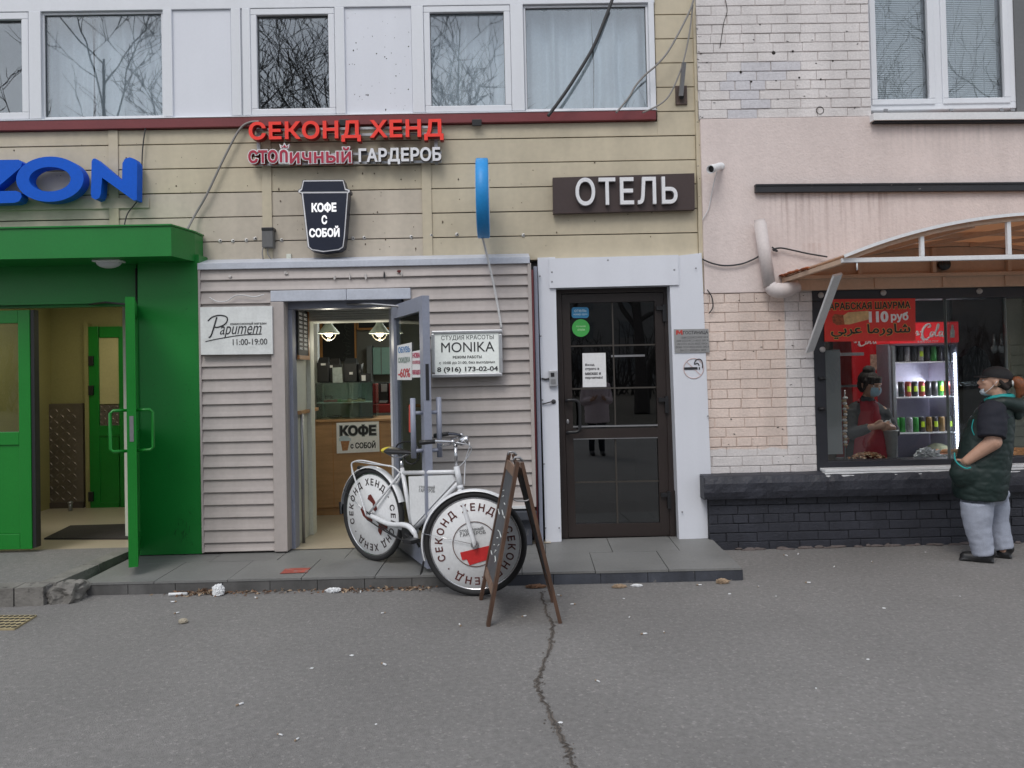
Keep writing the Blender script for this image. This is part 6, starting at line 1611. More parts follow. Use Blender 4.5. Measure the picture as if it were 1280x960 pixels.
m = MB(); O = B(524, 610.5, .0095); Ux = B(543.5, 611.0, .0095) - O; Vz = B(524, 606, .0095) - O; text(m, 'столичный', O, Ux.normalized(), UZ, fn_, Ux.length, Vz.length, .001, bold=-.012); O = B(524, 616, .0095); text(m, 'ГАРДЕРОБ', O, Ux.normalized(), UZ, fn_, Ux.length, Vz.length*1.1, .001, bold=-.008); m.build('lettering', M['cable'], pnl)
# saddle and post
m = MB(); m.cyl(B(501.5, 574), B(503, 588), .013); m.build('seat_post', M['chrome'], bk)
m = MB(); sl = B(499, 565); up = UZ; f3 = fu
def sp(a, b_, c_): return sl + f3*a + fn_*b_ + UZ*c_
secs = [(-.135, .035, .012), (-.12, .075, .025), (-.06, .085, .032), (0, .055, .026), (.07, .030, .02), (.13, .018, .014), (.145, .006, .006)]
vs = []; K = 16
for a, wd, ht in secs:
    for k in range(K): t = 2*math.pi*k/K; vs.append(sp(a, wd*math.cos(t), ht*math.sin(t)*(1 if math.sin(t) > 0 else .7) + (.012 if a < -.1 else 0)))
fs = [(i*K + k, i*K + (k + 1) % K, (i + 1)*K + (k + 1) % K, (i + 1)*K + k) for i in range(len(secs) - 1) for k in range(K)] + [tuple(range(K))[::-1]]
m.add(vs, fs, 0, True); sdl = m.build('saddle', M['black'], bk)
m = MB(); m.ell(sp(-.105, .02, .012), (.03, .07, .025), 0, Euler((0, 0, math.atan2(fu.y, fu.x)))); m.build('saddle_tail', mat('saddle_yellow', (.60, .48, .04), .5), sdl)
m = MB()
for sg_ in (-1, 1): m.tube([sp(-.09, .05*sg_, -.01), sp(-.03, .03*sg_, -.04), sp(.05, .02*sg_, -.035), sp(.11, .008*sg_, -.005)], .005, 6)
m.build('saddle_rail', M['steelgrey'], sdl)
m = MB(); cl_ = B(512, 569, -.03); pts = [(494, 563), (498, 555), (509, 552), (519, 555), (524, 565), (522, 575), (515, 580), (508, 577), (505, 571)]; m.tube(smooth_pts([B(x, y, -.04 + .004*i) for i, (x, y) in enumerate(pts)], 5), .0065, 8); m.build('lock_cable', M['black'], bk)
# handlebar, stem, lamp
stt = B(569.5, 558); m = MB(); m.cyl(HT, stt, .012); m.tube([stt, stt + UZ*.015 + nfront*0], .015, 8); m.build('stem', M['chrome'], bk)
nf = nfront; wu = UZ.cross(nf).normalized(); wu = wu if wu.x > 0 else -wu       # wheel forward direction
m = MB(); hp_ = []
for a in [(-.30, -.20, .06), (-.28, -.10, .075), (-.20, .0, .07), (-.09, .05, .04), (0, .055, .015), (.09, .05, .03), (.20, .0, .055), (.27, -.10, .065), (.28, -.19, .06)]: hp_.append(stt + nf*a[0] + wu*a[1] + UZ*(a[2] - .005))
hb_ = smooth_pts(hp_, 5); m.tube(hb_, .0115, 10); hbar = m.build('handlebar', M['chrome'], bk)
for e_, d_ in ((hp_[0], hp_[1]), (hp_[-1], hp_[-2])):
    m = MB(); m.tube([e_ + (e_ - d_).normalized()*.01, lerp(e_, d_, .3), lerp(e_, d_, 1.05)], [.017, .0165, .015], 12); m.build('grip', M['black'], hbar)
for k_, s2 in ((-1, 0), (1, 1)):
    m = MB(); b0 = hp_[2 if k_ < 0 else 6]; m.tube([b0 + wu*.01, b0 + wu*.03 - UZ*.012, b0 - wu*.07 - UZ*.03], [.006, .007, .004], 8); m.ell(b0 + wu*.012, (.016, .016, .016)); m.build('brake_lever', M['chrome'], hbar)
m = MB(); m.ell(hp_[3] + UZ*.02, (.024, .024, .018)); m.build('bell', M['chrome'], hbar)
m = MB(); c = B(581, 550, .02); m.lathe([(.001, -.04), (.02, -.03), (.03, .0), (.034, .02), (.028, .026), (.001, .02)], c, wu, 18); m.build('headlamp', M['chrome'], bk); m = MB(); m.tube([c - wu*.03, stt], .006, 6); m.build('lamp_bracket', M['black'], bk)
m = MB(); m.tube(smooth_pts([hp_[2] - UZ*.01, stt + wu*.10 + UZ*.02, stt + wu*.07 - UZ*.10, HB + wu*.03], 6), .004, 6); m.tube(smooth_pts([hp_[6], stt + wu*.12 + nf*.06, stt + wu*.05 - UZ*.12, B(560, 592)], 6), .004, 6); m.build('brake_cable', M['bwhite'], bk)
# mudguards
def guard(c, nrm, a0, a1, parent=None):
    nrm = nrm.normalized(); u = UZ.cross(nrm).normalized(); u = u if u.x > 0 else -u; n = 26; K = 6; vs = []
    for i in range(n + 1):
        a = R_(lerp(a0, a1, i/n)); d = u*math.cos(a) + UZ*math.sin(a)
        for k in range(K + 1):
            t = math.pi*k/K; vs.append(c + d*(RW + .006 + .016*math.sin(t)) + nrm*(.030*math.cos(t)))
    W_ = K + 1
    m = MB(); m.add(vs, [(i*W_ + k, i*W_ + k + 1, (i + 1)*W_ + k + 1, (i + 1)*W_ + k) for i in range(n) for k in range(K)], 0, True); return m
m = guard(Ra, fn_, 20, 185); gd1 = m.build('mudguard', M['bwhite'], bk)
m = guard(Rb, nfront, 62, 198); gd2 = m.build('mudguard', M['bwhite'], bk)
m = MB(); d = -wu*math.cos(R_(20)) - UZ*math.sin(R_(20)); c = Rb + (-wu*math.cos(R_(18)) - UZ*math.sin(R_(18)))*(RW + .02); m.prism([c + nfront*.03, c - nfront*.03, c - nfront*.04 - UZ*.09 - wu*.02, c + nfront*.04 - UZ*.09 - wu*.02], -wu*.006); m.build('mud_flap', M['black'], gd2)
m = MB(); c = Ra + (-fu*math.cos(R_(-5)) - UZ*math.sin(R_(5)))*(RW + .02); m.prism([c + fn_*.03, c - fn_*.03, c - fn_*.035 + UZ*.10, c + fn_*.035 + UZ*.10], -fu*.006); m.build('mud_flap', M['black'], gd1)
m = MB()
for sg_ in (-1, 1): m.tube([Rb + nfront*.03*sg_, Rb + (-wu*math.cos(R_(12)) + UZ*math.sin(R_(12)))*(RW + .015) + nfront*.03*sg_], .0022, 5); m.tube([Ra + fn_*.04*sg_, Ra + (-fu*math.cos(R_(28)) + UZ*math.sin(R_(28)))*(RW + .015) + fn_*.03*sg_], .0022, 5)
m.build('mudguard_stay', M['chrome'], bk)
# rear carrier
m = MB()
for sg_ in (-1, 1):
    o = .055*sg_
    m.tube(smooth_pts([Ra + fn_*(o*1.2), B(446, 606, o), B(439.5, 583, o), B(443, 577, o), B(455, 576, o), B(478, 581, o), B(492, 584, o*.8), B(501, 592, o*.3)], 5), .0065, 8)
for x, y in ((446, 577), (456, 577), (466, 579), (476, 581), (486, 583)): m.tube([B(x, y, -.055), B(x, y, .055)], .005, 6)
m.tube([B(444, 577, 0), B(488, 583, 0)], .005, 6)
m.build('carrier', M['bwhite'], bk)
m = MB(); m.ell(B(452, 585, 0), (.05, .03, .02), 0, Euler((0, 0, math.atan2(fu.y, fu.x)))); m.build('rear_light', M['black'], bk)
# chain guard, cranks, pedals
m = MB()
q = [B(465, 638, .07), B(490, 650, .07), B(510, 656, .07), B(517, 662, .07), B(519, 674, .07), B(512, 668, .07), B(503, 666, .07), B(464, 648, .07)]
m.tube(smooth_pts([B(464, 645, .07), B(486, 655, .07), B(503, 656, .07), B(512, 659, .07), B(519, 668, .07), B(520, 675, .07)], 5), [.019]*10 + [.021]*10 + [.017]*6, 10); m.build('chain_guard', M['bwhite'], bk)
m = MB(); cb = B(511, 666, .055); m.lathe([(.001, 0), (.075, 0), (.078, .003), (.075, .006), (.001, .006)], cb, fn_, 28); m.tube([cb + fn_*.03, B(518, 676, .11)], .011, 8); m.tube([BBk - fn_*.08, BBk - fn_*.08 + (cb + fn_*.03 - B(518, 676, .11))], .011, 8); m.build('crank', M['black'], bk)
m = MB(); c = B(514, 676, .15); m.bar(c - fu*.045, c + fu*.045, .09, .028, fn_); pd = m.build('pedal', M['black'], bk)
m = MB(); c = BBk - fn_*.13 - (B(518, 676, .11) - cb); m.bar(c - fu*.045, c + fu*.045, .09, .028, fn_); m.build('pedal', M['black'], bk)
m = MB(); m.tube(smooth_pts([Ra + fn_*.06 + Vector((0, 0, .03)), B(485, 664, .06), B(508, 678, .06)], 5), .005, 6); m.tube(smooth_pts([Ra + fn_*.06 - Vector((0, 0, .03)), B(488, 668, .06), B(505, 676, .06)], 5), .005, 6); m.build('chain', M['black'], bk)
m = MB(); m.tube([BBk - UZ*.02, BBk - UZ*.22 - fn_*.13 - fu*.02, BBk - Vector((0, 0, BBk.z - ZT - .012)) - fn_*.20 - fu*.05], .008, 8); m.build('kickstand', M['black'], bk)

# ------------------------------------------------------------------ A board
M['bwood'] = mat('dark_stained_wood', (.085, .045, .028), .55, var=.25, vs=5, streak=.3, stretch=(40, 40, 2), dirt=.24, dcol=(.2, .14, .1), ds=25)
M['bwood2'] = mat('worn_wood', (.20, .125, .085), .6, var=.25, vs=5, streak=.3, stretch=(40, 40, 2))
M['slate'] = mat('slate_board', (.075, .078, .085), .7, var=.35, vs=8, dirt=.32, dcol=(.30, .32, .34), ds=12)
zt0 = 1.0
nl, nr = PZ(610, 782, 0), PZ(700, 778, 0); fl_, fr2 = PZ(601, 749, 0), PZ(691, 752, 0)
yn, yfar = (nl.y + nr.y)/2, (fl_.y + fr2.y)/2
tn = P(647, 575, yn); tf_ = P(636.5, 569, yfar); tn.z = tf_.z = zt0
tr_ = P(652.5, 580, yn); tr_.z = zt0 - .005; trf = Vector((tf_.x + (tr_.x - tn.x), yfar, zt0 - .005))
ab = thing('sidewalk_board', 'dark wooden folding chalkboard stand on the asphalt before the bicycle wheel', 'sandwich board', (lerp(nl, fr2, .5).x, lerp(nl, fr2, .5).y, 0))
def leaf_(b0, b1, t0, t1, out_, mt, worn):
    ax = (t0 - b0).normalized(); dp = (b1 - b0).normalized(); nn = ax.cross(dp).normalized(); nn = nn if nn.dot(Vector((out_, 0, 0))) > 0 else -nn
    fr = MB()
    for b, t in ((b0, t0), (b1, t1)): fr.bar(b, t, .052, .022, dp)
    fo = fr.build('frame', mt, ab)
    for u in (.20, .93):
        m = MB(); m.bar(lerp(b0, t0, u) + dp*.027, lerp(b1, t1, u) - dp*.027, .06, .018, ax); m.build('cross_rail', M['bwood2'] if worn else mt, fo)
    m = MB(); q = [lerp(b0, t0, .23) + dp*.025, lerp(b1, t1, .23) - dp*.025, lerp(b1, t1, .91) - dp*.025, lerp(b0, t0, .91) + dp*.025]; m.prism([p + nn*.003 for p in q], -nn*.008); bo = m.build('slate', M['slate'], fo)
    return q, nn
q, nn = leaf_(nl, fl_, tn, tf_, -1, M['bwood'], True); q2, nn2 = leaf_(nr, fr2, tr_, trf, 1, M['bwood'], False)
m = MB(); cw = tuple(P(x, y, yn + .02) for x, y in ((641, 616), (650, 617), (657, 613), (661, 611))); m.tube(smooth_pts([lerp(nl, tn, .79), lerp(nl, tn, .77) + Vector((.03, .0, -.01)), lerp(nr, tr_, .77) + Vector((-.02, 0, -.008)), lerp(nr, tr_, .79)], 5), .005, 6); m.build('chain', M['steelgrey'], ab)
for t_ in (.12, .8):
    m = MB(); c = lerp(tn, tf_, t_); m.tube([c + Vector((-.018, 0, 0)), c + Vector((-.01, 0, .02)), c + Vector((.02, 0, .018)), c + Vector((.04, 0, -.004))], .008, 8); m.build('hinge', M['steelgrey'], ab)
m = MB()
rr3 = random.Random(4)
for i in range(16):
    u, v = rr3.uniform(.1, .8), rr3.uniform(.1, .9); a = lerp(lerp(q[0], q[1], u), lerp(q[3], q[2], u), v) + nn*.005
    m.tube([a, a + (q[1] - q[0]).normalized()*rr3.uniform(.03, .09) + UZ*rr3.uniform(-.03, .03)], .004, 5)
m.build('chalk_scribble', M['plate'], ab)
# ------------------------------------------------------------------ people
def fused(m, name, mt, parent, voxel=.008, it=6, fac=.5, disp=None, loc=None):
    """fuse overlapping rounded volumes into one continuous skin"""
    L = LOC.get(parent.name, Vector()) if parent else Vector(loc)
    me = bpy.data.meshes.new(name); me.from_pydata([v - L for v in m.v], [], m.f); me.update()
    bm = bmesh.new(); bm.from_mesh(me); bmesh.ops.recalc_face_normals(bm, faces=bm.faces[:]); bm.to_mesh(me); bm.free()
    o = bpy.data.objects.new(name, me); COL.objects.link(o)
    r = o.modifiers.new('fuse', 'REMESH'); r.mode = 'VOXEL'; r.voxel_size = voxel
    s = o.modifiers.new('soft', 'SMOOTH'); s.factor = fac; s.iterations = it
    dg = bpy.context.evaluated_depsgraph_get(); dg.update()
    e = bpy.data.meshes.new_from_object(o.evaluated_get(dg)); o.modifiers.clear(); o.data = e; bpy.data.meshes.remove(me)
    e.materials.clear(); e.materials.append(mt); e.name = name
    if disp:
        ns = [v.normal.copy() for v in e.vertices]
        for v, nn in zip(e.vertices, ns): v.co += nn*disp(v.co + L)
    e.polygons.foreach_set('use_smooth', [True]*len(e.polygons)); e.update()
    if parent: o.parent = parent
    else: o.location = L
    LOC[o.name] = L
    return o
M['skin'] = mat('skin', (.52, .31, .22), .5, var=.08, vs=8, fine=.05)
M['hair'] = mat('dark_hair', (.022, .016, .014), .8, var=.3, vs=40)
M['hairred'] = mat('auburn_hair', (.20, .065, .025), .5, var=.4, vs=50)
M['mask'] = mat('face_mask', (.52, .60, .66), .8, var=.08, vs=20)
M['eyew'] = mat('eye_white', (.7, .7, .7), .3); M['iris'] = mat('eye_dark', (.03, .02, .015), .2)
M['lips'] = mat('lips', (.40, .14, .12), .5)
def hand(m, w0, d, up, side, s=1.0, curl=.5, flip=1):
    """palm and five bent fingers; d = pointing direction, up = back of the hand, side = towards the thumb"""
    d, up = d.normalized(), up.normalized(); sd = side.normalized()
    pc = w0 + d*.05*s
    m.cap(w0, pc + d*.03*s, .024*s, .03*s); 
    for k in range(3): m.cap(w0 + sd*(k - 1)*.012*s, w0 + d*.085*s + sd*(k - 1)*.024*s, .017*s, .014*s, seg=10)
    for i, ln in enumerate((.070, .080, .074, .058)):
        off = (1.5 - i)*.0185*s; p = w0 + d*.088*s + sd*off; ang = 0; a = ln*s
        for seg, (fl, r0, r1) in enumerate(((.45, .0105, .0095), (.32, .0095, .0085), (.25, .0085, .007))):
            ang += curl*(.55 + .25*seg); q = p + (d*math.cos(ang) - up*math.sin(ang))*a*fl; m.cap(p, q, r0*s, r1*s, seg=10); p = q
    p = w0 + d*.028*s + sd*.030*s; q = p + (d*.6 + sd*.75 - up*.25).normalized()*.038*s; m.cap(w0 + d*.02*s, p, .018*s, .014*s, seg=10); m.cap(p, q, .013*s, .011*s, seg=10); m.cap(q, q + (d*.9 + sd*.15 - up*.4).normalized()*.03*s, .011*s, .008*s, seg=10)
def head(m, c, f, up, s=1.0):
    """head with face, c = centre between the ears, f = facing"""
    f = f.normalized(); up = (up - f*up.dot(f)).normalized(); r = up.cross(f).normalized()
    Rm = Matrix((r, f, up)).transposed()
    def E_(x, y, z, rx, ry, rz): m.ell(c + r*x*s + f*y*s + up*z*s, (rx*s, ry*s, rz*s), 0, Rm, 20, 14)
    E_(0, -.012, .035, .076, .096, .085); E_(0, .030, -.03, .062, .066, .075); E_(0, .045, -.075, .042, .042, .032); E_(0, .02, -.065, .055, .055, .045)
    E_(0, .088, .024, .052, .018, .014); E_(0, .098, -.018, .012, .022, .017); m.cap(c + f*.092*s + up*.02*s, c + f*.108*s - up*.02*s, .008*s, .0125*s)
    for k in (-1, 1):
        E_(.010*k, .094, -.024, .009, .012, .008); E_(.038*k, .066, -.012, .024, .022, .02); E_(.074*k, -.006, -.005, .008, .018, .030); E_(.078*k, -.014, .008, .007, .014, .016)
    E_(0, .088, -.046, .022, .012, .007); E_(0, .084, -.058, .019, .012, .008)
    return Rm, r, f, up
def face_parts(parent, c, Rm, r, f, up, s=1.0):
    for k in (-1, 1):
        m = MB(); p = c + r*.031*k*s + f*.079*s + up*.006*s; m.ell(p, (.0125*s, .010*s, .008*s), 0, Rm, 14, 10); e = m.build('eye', M['eyew'], parent)
        m = MB(); m.ell(p + f*.006*s, (.0058*s, .0052*s, .0058*s), 0, Rm, 12, 8); m.build('iris', M['iris'], e)
        m = MB(); q = p + up*.018*s + f*.006*s; m.cap(q - r*.014*s, q + r*.014*s, .003*s, .003*s, seg=8); m.build('eyebrow', M['hair'], parent)
    m = MB(); p = c + f*.097*s - up*.052*s; m.ell(p + up*.005*s, (.020*s, .007*s, .005*s), 0, Rm); m.ell(p - up*.005*s, (.017*s, .007*s, .005*s), 0, Rm); m.build('mouth', M['lips'], parent)

# --- the customer, seen from her left side
C0 = PZ(1228, 700, 0); C0.z = 0
cL = Vector((CAM.x - C0.x, CAM.y - C0.y, 0)).normalized(); cF = Vector((cL.y, -cL.x, 0)); cF = cF if cF.x < 0 else -cF     # her left side faces the viewer, she faces the counter
CC = C0 - cL*.05
def cw(px, py, y=0.0):       # photo position in her own middle plane, y = towards her left
    return PPL(px, py, CC, cL) + cL*y
def cv(f, l, z): return cF*f + cL*l + UZ*z
cu = thing('person', 'woman in dark green padded vest, black cap and pale jeans waiting at the kiosk', 'person', (C0.x, C0.y, 0))
hc = cw(1243, 478); hf = cv(1, .05, .16)
m = MB()
Rm, hr, hf, hu = head(m, hc, hf, UZ, .98)
m.cap(cw(1250, 505), cw(1247, 488), .062, .055)
RB = Matrix((cF, cL, UZ)).transposed()
m.ell(cw(1240, 548), (.12, .15, .26), 0, RB); m.ell(cw(1230, 590), (.15, .18, .2), 0, RB); m.ell(cw(1245, 519), (.10, .17, .09), 0, RB); m.ell(cw(1228, 618), (.12, .15, .10), 0, RB)
for sgn in (1, -1):
    sh = cw(1240, 515, .19*sgn); el = cw(1241, 549, .25*sgn); wr_ = cw(1209, 572, .245*sgn)
    m.cap(sh, el, .060, .058); m.cap(el, wr_, .060, .036)
    hand(m, wr_, cv(.55, -.42*sgn, -.72), cv(.3, 1*sgn, .1), cv(.6, 0, .6), .95, .35)
    hp = cw(1229, 622, .10*sgn); kn = cw(1224 if sgn > 0 else 1246, 656, .11*sgn); an = cw(1232 if sgn > 0 else 1256, 694, .105*sgn)
    m.cap(hp, kn, .075, .06); m.cap(kn, an, .062, .042)
    ft = cw(1214 if sgn > 0 else 1249, 699, .11*sgn); m.cap(an, ft, .038, .03)
body = fused(m, 'body', M['skin'], cu, .0065, 5)
face_parts(cu, hc, Rm, hr, hf, hu, .98)
# jeans
M['jeans'] = mat('pale_jeans', (.36, .39, .47), .8, var=.10, vs=6, fine=.10, fs=120, streak=.08, stretch=(20, 20, 3))
m = MB()
m.ell(cw(1228, 616), (.185, .20, .10), 0, RB)
for sgn in (1, -1):
    a = cw(1221 if sgn > 0 else 1240, 624, .115*sgn); b = cw(1222 if sgn > 0 else 1245, 655, .115*sgn); c = cw(1229 if sgn > 0 else 1254, 690, .11*sgn)
    m.tube([a, lerp(a, b, .5), b, lerp(b, c, .6), c], [.118, .112, .094, .084, .080], 22)
def wrinkle(p, k=1.0):
    a = noise.noise(Vector((p.x*9, p.y*9, p.z*22))); b = noise.noise(Vector((p.x*26, p.y*26, p.z*40)))
    return k*(.009*a + .003*b)
fused(m, 'jeans', M['jeans'], cu, .010, 5, disp=lambda p: .0045*noise.noise(Vector((p.x*13, p.y*13, p.z*6))) + .004*noise.noise(Vector((p.x*16 + p.z*14, p.y*16, p.z*24 - p.x*10)))*(1.3 if p.z < .22 or p.z > .5 else .6) + .0012*noise.noise(p*70))
for sgn in (1, -1):
    m = MB(); px0, px1 = (1199, 1243) if sgn > 0 else (1240, 1266); by = 705.5 if sgn > 0 else 699.5
    a, b = cw(px0 + 6, by, .11*sgn), cw(px1 - 5, by, .11*sgn); a.z = b.z = .03
    m.tube([a + cF*.025 - UZ*.004, a, lerp(a, b, .35), lerp(a, b, .65), b, b - cF*.02], [.018, .038, .046, .052, .048, .03], 16); m.cap(lerp(a, b, .6) + UZ*.01, b + UZ*.045, .045, .045); m.bar(a + cF*.03 + UZ*(.010 - a.z), b - cF*.025 + UZ*(.010 - b.z), .09, .014, cL)
    fused(m, 'shoe', mat('black_shoe', (.014, .014, .015), .4) if sgn > 0 else bpy.data.materials['black_shoe'], cu, .007, 3)
# t-shirt
M['tee'] = mat('navy_tee', (.012, .014, .024), .85, var=.12)
m = MB(); m.ell(cw(1245, 520), (.13, .21, .11), 0, RB)
for sgn in (1, -1):
    sh = cw(1240, 512, .19*sgn); e = cw(1239, 544, .258*sgn); m.ell(sh, (.095, .09, .085), 0, RB); m.tube([sh, lerp(sh, e, .45), e], [.095, .100, .096], 20)
fused(m, 'tshirt', M['tee'], cu, .009, 5, disp=lambda p: wrinkle(p, .7))
# padded vest with hood
M['vest'] = mat('green_vest', (.008, .022, .019), .55, var=.15, vs=5, fine=.1)
m = MB()
def sec(pxf, pxb, py, wy): a, b = cw(pxf + 2, py), cw(pxb - 2, py); return (lerp(a, b, .5), (b - a).length/2, wy)
ss = [sec(1228, 1268, 503, .13), sec(1218, 1271, 512, .185), sec(1208, 1271, 526, .20), sec(1199, 1270, 545, .215), sec(1195, 1268, 565, .235), sec(1191, 1266, 585, .245), sec(1188, 1264, 602, .25), sec(1188, 1262, 613, .245), sec(1191, 1261, 621, .24), sec(1196, 1258, 621.5, .22)]
vs = []; K = 36
for c, rx, ry in ss:
    for k in range(K):
        t = 2*math.pi*k/K; ct, st_ = math.cos(t), math.sin(t); e = .82
        vs.append(c + cF*(rx*math.copysign(abs(ct)**e, ct)) + cL*(ry*math.copysign(abs(st_)**e, st_)))
m.add(vs, [(i*K + k, i*K + (k + 1) % K, (i + 1)*K + (k + 1) % K, (i + 1)*K + k) for i in range(len(ss) - 1) for k in range(K)] + [tuple(range(K))[::-1], tuple(range((len(ss) - 1)*K, len(ss)*K))], 0, True)
for sgn in (1, -1): m.ell(cw(1207, 588, .195*sgn), (.11, .085, .115), 0, RB)
def puff(p):
    q = abs(math.sin((p.z + .02*math.sin(p.x*5) + .015*math.sin(p.y*7))*math.pi/.105))
    w = abs(noise.noise(Vector((p.x*9 + p.z*5, p.y*9, p.z*15)))); w2 = abs(noise.noise(Vector((p.x*21 - p.z*12, p.y*21, p.z*30))))
    return .004*(q**.5 - .6) + .011*min(w, .35) + .008*min(w2, .3) - .003
# armholes: the arm and sleeve stand outside the vest
vest = fused(m, 'vest', M['vest'], cu, .010, 4, disp=puff)
m = MB(); pts = smooth_pts([cw(1232, 504, .12), cw(1250, 502, .155), cw(1268, 505, .10), cw(1274, 508, 0), cw(1268, 505, -.10), cw(1250, 502, -.155), cw(1232, 504, -.12)], 6)
m.tube(pts, [.030 + .030*math.sin(math.pi*i/(len(pts) - 1)) for i in range(len(pts))], 14); m.cap(cw(1271, 505), cw(1273, 517), .055, .04)
m.cap(cw(1268, 507, .06), cw(1272, 519, .05), .045, .035); m.cap(cw(1268, 507, -.06), cw(1272, 519, -.05), .045, .035)
fused(m, 'hood', M['vest'], cu, .009, 5, disp=lambda p: .006*noise.noise(p*18))
M['teal'] = mat('teal_lining', (.01, .30, .30), .6, var=.1)
m = MB(); pts = smooth_pts([cw(1231, 501, .045), cw(1240, 497, .095), cw(1254, 495, .10), cw(1263, 496, .05), cw(1264, 496, -.05), cw(1254, 495, -.10), cw(1240, 497, -.095), cw(1231, 501, -.045)], 6)
m.tube(pts, [.014 + .012*math.sin(math.pi*i/(len(pts) - 1)) for i in range(len(pts))], 10); m.ell(cw(1250, 501), (.085, .09, .03), 0, RB)
fused(m, 'collar', M['teal'], cu, .008, 4, disp=lambda p: .003*noise.noise(p*30))
m = MB(); m.tube(smooth_pts([cw(1194, 562, .255), cw(1195, 570, .275), cw(1200, 576, .29), cw(1208, 580, .297), cw(1214, 579, .295)], 6), .0055, 8); m.build('pocket_trim', M['teal'], cu)
m = MB(); m.tube(smooth_pts([cw(1217, 522, .243), cw(1215, 532, .25), cw(1218, 541, .25)], 6), .004, 6); m.build('armhole_trim', M['teal'], cu)
# cap, hair, mask
M['capm'] = mat('black_cap', (.012, .012, .014), .8, var=.15)
m = MB(); cc = hc + hu*.048 - hf*.014
Rc = Matrix((hr, hf, hu)).transposed()
bm = bmesh.new(); bmesh.ops.create_uvsphere(bm, u_segments=28, v_segments=18, radius=1); bmesh.ops.bisect_plane(bm, geom=bm.verts[:] + bm.edges[:] + bm.faces[:], plane_co=(0, 0, -.12), plane_no=(0, 0, -1), clear_outer=True)
for v in bm.verts: v.co = cc + Rc @ Vector((v.co.x*.086, v.co.y*.108, v.co.z*.082))
m.addbm(bm, 0, True); 
vs = []
for i in range(13):
    a = lerp(-1.05, 1.05, i/12); vs += [cc + Rc @ Vector((.082*math.sin(a), .098*math.cos(a), -.008)), cc + Rc @ Vector((.078*math.sin(a)*.95, .098*math.cos(a) + .060*math.cos(a)**.5, -.022 - .006*math.cos(a)))]
q = [v + hu*.006 for v in vs]; n_ = len(vs)
m.add(vs + q, [f for i in range(12) for f in ((2*i, 2*i + 2, 2*i + 3, 2*i + 1), (n_ + 2*i, n_ + 2*i + 1, n_ + 2*i + 3, n_ + 2*i + 2), (2*i + 1, 2*i + 3, n_ + 2*i + 3, n_ + 2*i + 1))], 0, True)
m.ell(cc + hu*.082, (.008, .008, .005)); m.build('cap', M['capm'], cu)
m = MB(); m.ell(hc - hf*.045 - hu*.005, (.058, .074, .06), 0, Rc); m.ell(hc - hf*.07 + hu*.015, (.045, .066, .05), 0, Rc)
m.cap(cw(1258, 484, .066), cw(1250, 476, .075), .02, .012); fused(m, 'hair', M['hair'], cu, .006, 3, disp=lambda p: .002*noise.noise(p*60))
m = MB(); pts = smooth_pts([cw(1264, 477), cw(1271, 477), cw(1276, 483), cw(1275, 492), cw(1271, 500)], 6); m.tube(pts, [.020, .025, .03, .034, .038, .042, .044, .045, .046, .046, .046, .045, .044, .043, .041, .039, .036, .033, .03, .027, .022, .018, .014, .010, .006], 14)
fused(m, 'ponytail', M['hairred'], cu, .006, 3, disp=lambda p: .004*noise.noise(Vector((p.x*70, p.y*70, p.z*14))))
m = MB(); m.ring(cw(1266, 478), cF, .024, .008, 20, 8); m.build('hair_tie', M['paper'], cu)
m = MB(); ch = hc + hf*.062 - hu*.098; vs = []; K = 11
for j, (f_, u_2, wd, dp) in enumerate(((.012, .030, .044, .022), (.014, .012, .055, .030), (.0, -.008, .058, .030), (-.022, -.016, .056, .022), (-.045, -.012, .050, .010))):
    for k in range(K): t = lerp(-1.35, 1.35, k/(K - 1)); vs.append(ch + hr*wd*math.sin(t) + hf*(f_ + dp*math.cos(t) - .014) + hu*(u_2 + .012*(1 - math.cos(t))))
n_ = len(vs); m.add(vs + [v + hu*.004 - hf*.002 for v in vs], [f for i in range(4) for k in range(K - 1) for f in ((i*K + k, i*K + k + 1, (i + 1)*K + k + 1, (i + 1)*K + k), (n_ + i*K + k, n_ + (i + 1)*K + k, n_ + (i + 1)*K + k + 1, n_ + i*K + k + 1))], 0, True)
m.build('mask', M['mask'], cu)
m = MB()
for k in (-1, 1): m.tube(smooth_pts([ch + hr*.045*k, hc + hr*.066*k + hf*.02 - hu*.045, hc + hr*.083*k - hf*.012 + hu*.012], 4), .0022, 6)
m.build('mask_loop', M['paper'], cu)

# --- the vendor behind the glass
yvn = .42
def vw(px, py, dy=0.0): return P(px, py, yvn + dy)
V0 = vw(1084, 560); ve = thing('person', 'woman vendor in grey sweater, red apron and blue mask behind the kiosk glass', 'person', (V0.x, yvn, .1))
m = MB(); vh = vw(1087, 481, -.03); vf = Vector((.42, -1, -.22))
Rm, hr, hf, hu = head(m, vh, vf, UZ, 1.0)
m.cap(vw(1083, 504), vw(1086, 492, -.01), .055, .05)
tc_ = vw(1083, 535); m.ell(vw(1082, 516), (.17, .10, .12)); m.ell(tc_, (.16, .12, .22)); m.ell(vw(1082, 575), (.17, .13, .2))
m.box(0, 0.01, yvn, yvn + .01, .2, .21) if False else None
for sgn in (-1, 1): hip = vw(1082 + 10*sgn, 590); m.cap(hip, Vector((hip.x, hip.y, .55)), .085, .06); m.cap(Vector((hip.x, hip.y, .55)), Vector((hip.x, hip.y, .16)), .058, .04); m.cap(Vector((hip.x, hip.y, .14)), Vector((hip.x, hip.y - .14, .13)), .035, .028)
shR, elR, wrR = vw(1064, 514), vw(1062, 543, -.06), vw(1090, 533.5, -.20)
shL, elL, wrL = vw(1102, 514), vw(1117, 540, -.04), vw(1116, 534.5, -.17)
m.cap(shR, elR, .052, .044); m.cap(elR, wrR, .042, .028); m.cap(shL, elL, .052, .044); m.cap(elL, wrL, .042, .028)
